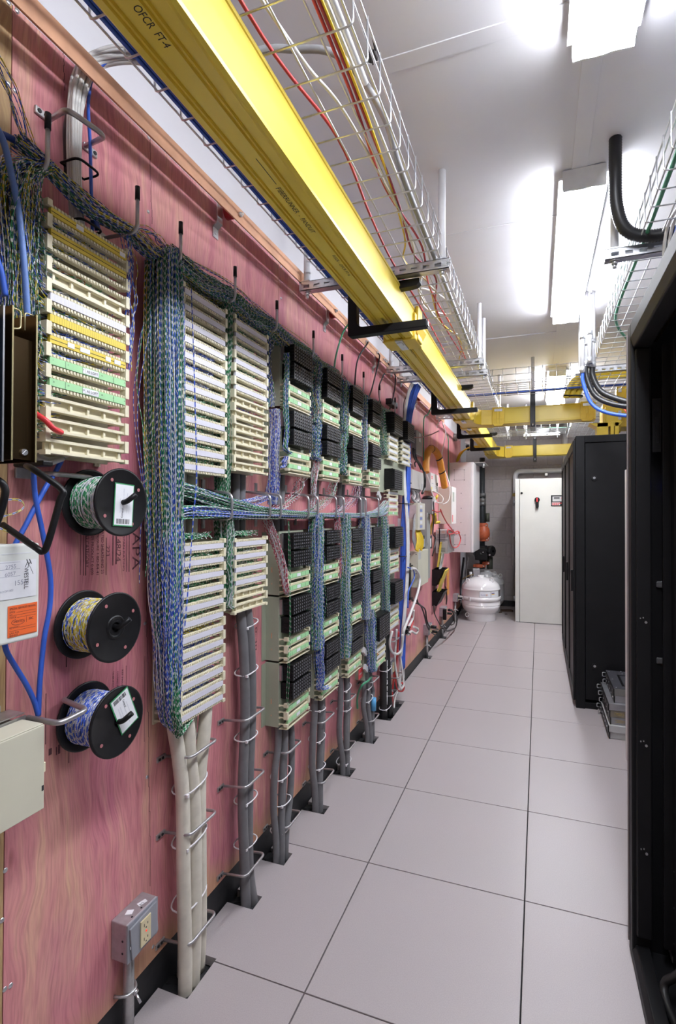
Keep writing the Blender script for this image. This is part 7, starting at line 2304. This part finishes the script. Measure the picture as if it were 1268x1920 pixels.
# the great fall beside the tall ivory blocks
WF = {'b': 5, 'g': 3.2, 'n': 3, 'w': 2.2, 'y': .8, 'd': 2.5}
bundle('dense fall of green and white wires hanging from the third hook', [((.075, 1.205, 2.190), (.035, -.01, 0), (0, .018, .008)), ((.078, 1.185, 2.175), (.040, 0, 0), (0, .032, .006)), ((.080, 1.180, 2.12), (.042, 0, 0), (0, .038, 0)), ((.082, 1.182, 1.9), (.044, 0, 0), (0, .042, 0)), ((.082, 1.184, 1.7), (.044, 0, 0), (0, .042, 0)), ((.082, 1.188, 1.5), (.042, 0, 0), (0, .040, 0)), ((.080, 1.192, 1.35), (.040, 0, 0), (0, .036, 0)), ((.076, 1.205, 1.15), (.038, 0, 0), (0, .032, 0)), ((.074, 1.212, 1.0), (.032, 0, 0), (0, .024, 0))],
       560, {'g': 5, 'n': 5, 'b': 3.4, 'w': 1.6, 'y': .6, 'd': 1.5}, 60, wob=.003, rnd=.16)
bundle('blue and white wires hanging down the right side of the great fall', [((.085, 1.203, 2.165), (.02, 0, 0), (0, .008, .01)), ((.098, 1.210, 2.10), (.018, 0, 0), (0, .018, 0)), ((.098, 1.208, 1.9), (.018, 0, 0), (0, .022, 0)), ((.100, 1.205, 1.7), (.016, 0, 0), (0, .026, 0)), ((.100, 1.200, 1.5), (.016, 0, 0), (0, .030, 0)), ((.100, 1.196, 1.35), (.016, 0, 0), (0, .036, 0)), ((.096, 1.205, 1.2), (.018, 0, 0), (0, .032, 0)), ((.09, 1.212, 1.0), (.02, 0, 0), (0, .026, 0)), ((.085, 1.222, .85), (.02, 0, 0), (0, .014, 0))],
       300, {'b': 6, 'w': 2.5, 'g': 1.6, 'd': 1.2, 'y': .5}, 64, wob=.003, rnd=.2)
bundle('blue wires of the lower fall gathering to the foot of the ivory block', [((.085, 1.20, 1.44), (.03, 0, 0), (0, .035, .01)), ((.085, 1.196, 1.36), (.035, 0, 0), (0, .040, 0)), ((.082, 1.200, 1.2), (.036, 0, 0), (0, .036, 0)), ((.08, 1.204, 1.05), (.034, 0, 0), (0, .030, 0)), ((.08, 1.210, .93), (.030, 0, 0), (0, .024, 0)), ((.075, 1.218, .84), (.022, 0, 0), (0, .014, 0)), ((.085, 1.236, .80), (.012, 0, 0), (0, .010, .005))],
       300, {'b': 7, 'w': 2.5, 'd': 1.5, 'g': 1.4}, 54, wob=.003, rnd=.22)
bundle('green wires ending in a curl at the foot of the tall ivory block', [((.095, 1.20, 1.1), (.014, 0, 0), (0, .012, 0)), ((.10, 1.205, .95), (.013, 0, 0), (0, .010, 0)), ((.105, 1.213, .85), (.012, 0, 0), (0, .010, 0)), ((.10, 1.23, .80), (.012, 0, 0), (0, .010, .004)), ((.09, 1.25, .785), (.012, 0, 0), (0, .012, .008)), ((.08, 1.30, .80), (.014, 0, 0), (0, .014, .008))], 60, {'g': 5, 'n': 3, 'w': 1}, 50, wob=.004, rnd=.4)
bundle('two yellow and white wires among the great fall', [((.112, 1.20, 2.10), (.004, 0, 0), (0, .010, 0)), ((.114, 1.196, 1.8), (.004, 0, 0), (0, .012, 0)), ((.116, 1.192, 1.5), (.004, 0, 0), (0, .010, 0)), ((.114, 1.205, 1.3), (.004, 0, 0), (0, .008, 0)), ((.105, 1.215, 1.15), (.004, 0, 0), (0, .006, 0))], 9, {'y': 1}, 50, wob=.002, rnd=.5)
bundle('stray wires bowed out to the left of the great fall', [((.06, 1.125, 1.95), (.03, 0, 0), (0, .008, .03)), ((.06, 1.095, 1.75), (.02, 0, 0), (0, .008, .03)), ((.06, 1.10, 1.6), (.02, 0, 0), (0, .012, .03)), ((.06, 1.125, 1.4), (.02, 0, 0), (0, .008, .03)), ((.06, 1.13, 1.25), (.03, 0, 0), (0, .008, .02))], 4, {'g': 1, 'b': 1}, 40, wob=.003, rnd=.4)
bundle('single blue wire hanging down the front of the tall ivory block', [((.112, 1.262, 2.10), (.002, 0, 0), (0, .002, 0)), ((.115, 1.275, 1.8), (.002, 0, 0), (0, .002, 0)), ((.117, 1.285, 1.55), (.002, 0, 0), (0, .002, 0)), ((.118, 1.268, 1.42), (.002, 0, 0), (0, .002, 0)), ((.112, 1.255, 1.2), (.002, 0, 0), (0, .002, 0)), ((.108, 1.245, 1.1), (.002, 0, 0), (0, .002, 0))], 2, {'b': 1}, 40, wob=.001)
# long trough
bundle('upper layer of green wires sloping into the long trough', [((.06, 1.18, 1.505), (.035, 0, 0), (0, .0, .018)), ((.065, 1.26, 1.50), (.045, 0, 0), (0, 0, .022)), ((.07, 1.38, 1.478), (.045, 0, 0), (0, 0, .024)), ((.07, 1.52, 1.458), (.042, 0, 0), (0, 0, .022)), ((.07, 1.72, 1.440), (.042, 0, 0), (0, 0, .020)), ((.07, 1.95, 1.432), (.042, 0, 0), (0, 0, .014)), ((.07, 2.2, 1.430), (.040, 0, 0), (0, 0, .012))],
       300, {'g': 6, 'n': 3, 'b': 1.6, 'w': 1.5}, 60, wob=.003, rnd=.22)
bundle('lower layer of green and blue wires in the long trough', [((.075, 1.17, 1.40), (.03, 0, 0), (0, .01, .02)), ((.075, 1.235, 1.432), (.04, 0, 0), (0, 0, .018)), ((.075, 1.36, 1.436), (.042, 0, 0), (0, 0, .020)), ((.072, 1.55, 1.428), (.044, 0, 0), (0, 0, .016)), ((.07, 1.8, 1.426), (.044, 0, 0), (0, 0, .014)), ((.07, 2.1, 1.424), (.042, 0, 0), (0, 0, .013)), ((.07, 2.4, 1.423), (.042, 0, 0), (0, 0, .012)), ((.07, 2.7, 1.423), (.04, 0, 0), (0, 0, .011)), ((.07, 3.0, 1.422), (.04, 0, 0), (0, 0, .010))],
       340, {'b': 4, 'g': 5, 'n': 2.5, 'w': 2}, 80, wob=.003, rnd=.2)
bundle('wires fanning from the trough up to the far black module', [((.07, 2.5, 1.428), (.04, 0, 0), (0, 0, .012)), ((.07, 2.9, 1.426), (.04, 0, 0), (0, 0, .012)), ((.07, 3.15, 1.432), (.04, 0, 0), (0, 0, .016)), ((.07, 3.3, 1.445), (.03, 0, 0), (0, 0, .025)), ((.08, 3.44, 1.48), (.02, 0, 0), (0, 0, .05))], 120, {'g': 5, 'w': 3, 'b': 2.5}, 50, wob=.003, rnd=.25)
bundle('purple and blue wires rising from the trough behind the rings', [((.06, 1.62, 1.47), (.03, 0, 0), (0, .02, .01)), ((.05, 1.75, 1.485), (.03, 0, 0), (0, .02, .014)), ((.05, 1.84, 1.505), (.02, 0, 0), (0, .014, .012)), ((.06, 1.845, 1.56), (.018, 0, 0), (0, .014, .01)), ((.07, 1.85, 1.62), (.018, 0, 0), (0, .012, .01))], 50, {'b': 6, 'v': 2, 'w': 2}, 40, wob=.003, rnd=.3)
for y0, y1, w, lab in [(1.86, 2.10, {'r': 4, 'w': 2, 'g': 1}, 'pink and white wires slanting between the rings under the first green column'), (2.2, 2.48, {'r': 3, 'w': 3, 'g': 2}, 'pale loose wires slanting between the rings under the second green column'), (2.55, 2.86, {'r': 3, 'w': 2, 'v': 1}, 'pale loose wires slanting between the rings under the third green column')]:
    bundle(lab, [((.05, y0, 1.440), (.03, 0, 0), (0, .02, .008)), ((.05, (y0 + y1) / 2, 1.475), (.03, 0, 0), (0, .02, .022)), ((.05, y1, 1.53), (.03, 0, 0), (0, .02, .03)), ((.05, y1 + .05, 1.60), (.03, 0, 0), (0, .03, .02))], 22, w, 30, wob=.004, rnd=.4)
# vertical falls between columns (upper and lower)
def fall(y, z0, z1, n, w, lab, hw=.022, x=.07, hx=.035, drift=0.0, tail=0.0, m=50):
    zs_ = np.linspace(z0, z1, 7)
    ctrl = [((x, y + drift * (k / 6) + .006 * math.sin(k * 1.7), z), (hx * (1 - .25 * k / 6), 0, 0), (0, hw * (.55 if k == 0 else 1 - .35 * max(0, k - 4) / 2), 0)) for k, z in enumerate(zs_)]
    if tail:
        ctrl.append(((x + .01, y + drift + tail, z1 - .012), (hx * .5, 0, 0), (0, hw * .5, .006)))
    bundle(lab, ctrl, n, w, m, wob=.003, rnd=.25, loose=True)
fall(1.492, 2.15, 1.44, 150, {'g': 6, 'n': 4, 'w': 1}, 'green wires hanging between the two tall ivory columns', .018, .065, .035)
fall(1.492, 1.42, 1.12, 130, {'g': 6, 'n': 3, 'w': 1.4}, 'green wires hanging from the trough to the short ivory block', .020, .07, .035, .015, .02)
fall(1.765, 2.14, 1.86, 36, {'b': 5, 'd': 2, 'g': 2}, 'loose blue wires hanging left of the first green column, upper part', .014, .06, .03, .05)
fall(1.85, 1.86, 1.47, 70, {'b': 6, 'w': 2, 'v': 1}, 'blue and violet wires hanging left of the first green column above the trough', .014, .07, .02, -.01)
fall(1.895, 2.10, 1.70, 36, {'g': 5, 'n': 2, 'b': 3, 'w': 1}, 'thin green and blue wires down the left flank of the first green column', .006, .10, .012, 0, .03)
fall(1.895, 1.67, 1.62, 30, {'b': 6, 'w': 1}, 'short blue wires entering the lower left corner of the first green column', .012, .10, .01, -.03)
fall(2.205, 2.15, 1.86, 190, {'g': 3, 'n': 3, 'b': 3, 'd': 2, 'y': .8, 'r': .3}, 'mixed wires hanging between the first and second green columns, top', .026, .085, .035)
fall(2.215, 1.88, 1.70, 120, {'g': 4, 'n': 3, 'b': 3, 'd': 1, 'y': .6}, 'mixed wires hanging between the first and second green columns, middle', .022, .085, .03, .0, .03)
fall(2.235, 1.70, 1.46, 60, {'r': 6, 'w': 2, 'g': 1.5}, 'pink wires leaving the foot of the second green column', .014, .085, .016, -.05)
fall(2.565, 2.15, 1.88, 200, {'g': 4, 'n': 4, 'b': 2, 'y': .8, 'r': .5, 'd': 2}, 'mixed wires hanging between the second and third green columns, top', .028, .085, .035)
fall(2.575, 1.90, 1.66, 130, {'g': 4, 'n': 3, 'b': 3, 'y': 1, 'r': .5}, 'mixed wires hanging between the second and third green columns, lower', .022, .085, .03, .0, .02)
fall(2.92, 2.15, 1.70, 70, {'g': 2, 'b': 3, 'w': 3, 'd': 1}, 'thin pale wires hanging between the third and fourth green columns', .012, .10, .016)
fall(3.30, 2.14, 1.86, 130, {'g': 5, 'n': 4, 'd': 2, 'y': .4}, 'dark green wires hanging right of the fourth green column', .035, .075, .03, .09, .02)
# lower falls
fall(2.195, 1.43, .80, 330, {'b': 5, 'g': 4, 'n': 2, 'w': 1.8, 'y': .3}, 'thick blue and green fall left of the second green column below the trough', .034, .10, .03, .02)
fall(2.235, .86, .60, 70, {'b': 7, 'w': 1, 'g': .5}, 'blue wires looping into the lowest block of the second green column', .022, .105, .02, .02, .05)
fall(2.555, 1.43, .66, 330, {'g': 5, 'b': 3.5, 'n': 2.5, 'w': 1.6, 'y': .8}, 'thick green fall left of the third green column below the trough', .032, .10, .03, .04)
fall(2.475, 1.43, 1.10, 60, {'r': 6, 'w': 2}, 'pink wires in the gap right of the second green column', .012, .095, .016, .03)
fall(2.905, 1.43, .80, 330, {'g': 4, 'b': 5, 'w': 1.8, 'n': 2, 'y': .5}, 'thick blue and green fall left of the fourth green column below the trough', .032, .10, .03, .04)
fall(3.02, .84, .46, 230, {'b': 6, 'g': 3, 'w': 1.4}, 'blue wires falling beside the lowest tall black module', .034, .10, .025, .06, .02)
fall(3.30, 1.42, .72, 240, {'g': 6, 'n': 3, 'b': 2.5, 'w': 1.6}, 'green fall left of the farthest black modules below the trough', .035, .095, .03, .10, .02)
bundle('red and white wires along the left side of the lower first green unit', [((.07, 1.79, 1.41), (.02, 0, 0), (0, .008, 0)), ((.085, 1.83, 1.32), (.02, 0, 0), (0, .012, 0)), ((.10, 1.865, 1.22), (.014, 0, 0), (0, .016, 0)), ((.105, 1.885, 1.13), (.012, 0, 0), (0, .014, 0)), ((.105, 1.91, 1.10), (.008, 0, 0), (0, .012, .004))], 46, {'r': 5, 'w': 2}, 40, wob=.003, rnd=.35)
bundle('thin green wires running down the front of the lower first green stack', [((.112, 1.90, 1.40), (.004, 0, 0), (0, .004, 0)), ((.116, 1.905, 1.15), (.004, 0, 0), (0, .004, 0)), ((.118, 1.908, .95), (.004, 0, 0), (0, .004, 0)), ((.112, 1.90, .75), (.004, 0, 0), (0, .004, 0)), ((.112, 1.90, .66), (.004, 0, 0), (0, .004, 0)), ((.115, 1.93, .635), (.004, 0, 0), (0, .006, 0))], 2, {'g': 1}, 50, wob=.002, rnd=.5)
# loose wires on the left of the leftmost block
S = []
for i in range(210):
    zt = random.uniform(1.60, 2.08)
    x = random.uniform(.02, .105)
    y = .775 - random.uniform(0, .07) * random.random()
    pts = [(.09 + random.uniform(-.03, .03), .79 + random.uniform(-.012, .02), 2.165 + random.uniform(-.004, .012)), (x + random.uniform(-.01, .02), y + random.uniform(-.02, .01), 2.12 + random.uniform(-.02, .01)),
           (x, y + random.uniform(-.02, .015), zt * .55 + 2.12 * .45), (x, y + random.uniform(-.012, .02), zt + random.uniform(.0, .05)), (min(x + .01, .095), .795 + random.uniform(-.01, .01), zt - random.uniform(0, .02)), (.08, .82 + random.uniform(0, .05), zt + random.uniform(-.01, .01))]
    S.append(spline_np(pts, 34))
S = np.array(S)
strand_obj('wire_bundle', S, pick({'g': 3, 'n': 4, 'y': 3, 'b': 4, 'd': 2.5, 'w': 1}, len(S)), .00095, label='loose tangle of green, yellow and blue wires left of the leftmost ivory block', cat='wire bundle', kind='stuff')
bundle('few blue wires hanging down the right edge of the leftmost block', [((.085, 1.035, 2.15), (.012, 0, 0), (0, .010, .01)), ((.095, 1.04, 2.05), (.01, 0, 0), (0, .014, 0)), ((.09, 1.045, 1.95), (.012, 0, 0), (0, .014, 0)), ((.085, 1.04, 1.8), (.012, 0, 0), (0, .010, 0))], 12, {'b': 5, 'd': 2, 'y': 1}, 40, wob=.004, rnd=.5)
bundle('thin blue and yellow wires crossing the upper left corner', [((.10, .60, 2.36), (.01, 0, 0), (0, .004, .012)), ((.10, .70, 2.29), (.01, 0, 0), (0, .004, .012)), ((.09, .76, 2.20), (.012, 0, 0), (0, .004, .008)), ((.09, .80, 2.165), (.012, 0, 0), (0, .004, .006))], 14, {'b': 4, 'y': 3}, 36, wob=.004, rnd=.5)
bundle('loose blue and yellow wire loop behind the black ring', [((.09, .66, 1.435), (.004, 0, 0), (0, .004, .002)), ((.09, .72, 1.458), (.004, 0, 0), (0, .003, .003)), ((.09, .765, 1.462), (.004, 0, 0), (0, .003, .003)), ((.09, .785, 1.448), (.004, 0, 0), (0, .003, .003)), ((.09, .765, 1.432), (.004, 0, 0), (0, .003, .003)), ((.09, .70, 1.412), (.004, 0, 0), (0, .003, .004)), ((.09, .74, 1.395), (.004, 0, 0), (0, .004, .004)), ((.085, .80, 1.37), (.004, 0, 0), (0, .003, .003))], 3, {'y': 1, 'b': 1}, 50, wob=.001, rnd=.3, r=.0009) if False else None
S = np.array([spline_np([(.10, .64, 1.43), (.10, .705, 1.452), (.10, .74, 1.455), (.10, .752, 1.443), (.10, .735, 1.43), (.10, .68, 1.412), (.10, .705, 1.398), (.10, .76, 1.374)], 50) + np.array([0, 0, .0015 * k]) for k in range(3)])
strand_obj('wire_bundle', S, np.array([PALETTE['y'], PALETTE['b'], PALETTE['y']]), .0009, label='loose blue and yellow wire loop beside the black ring', cat='wire bundle', kind='stuff')
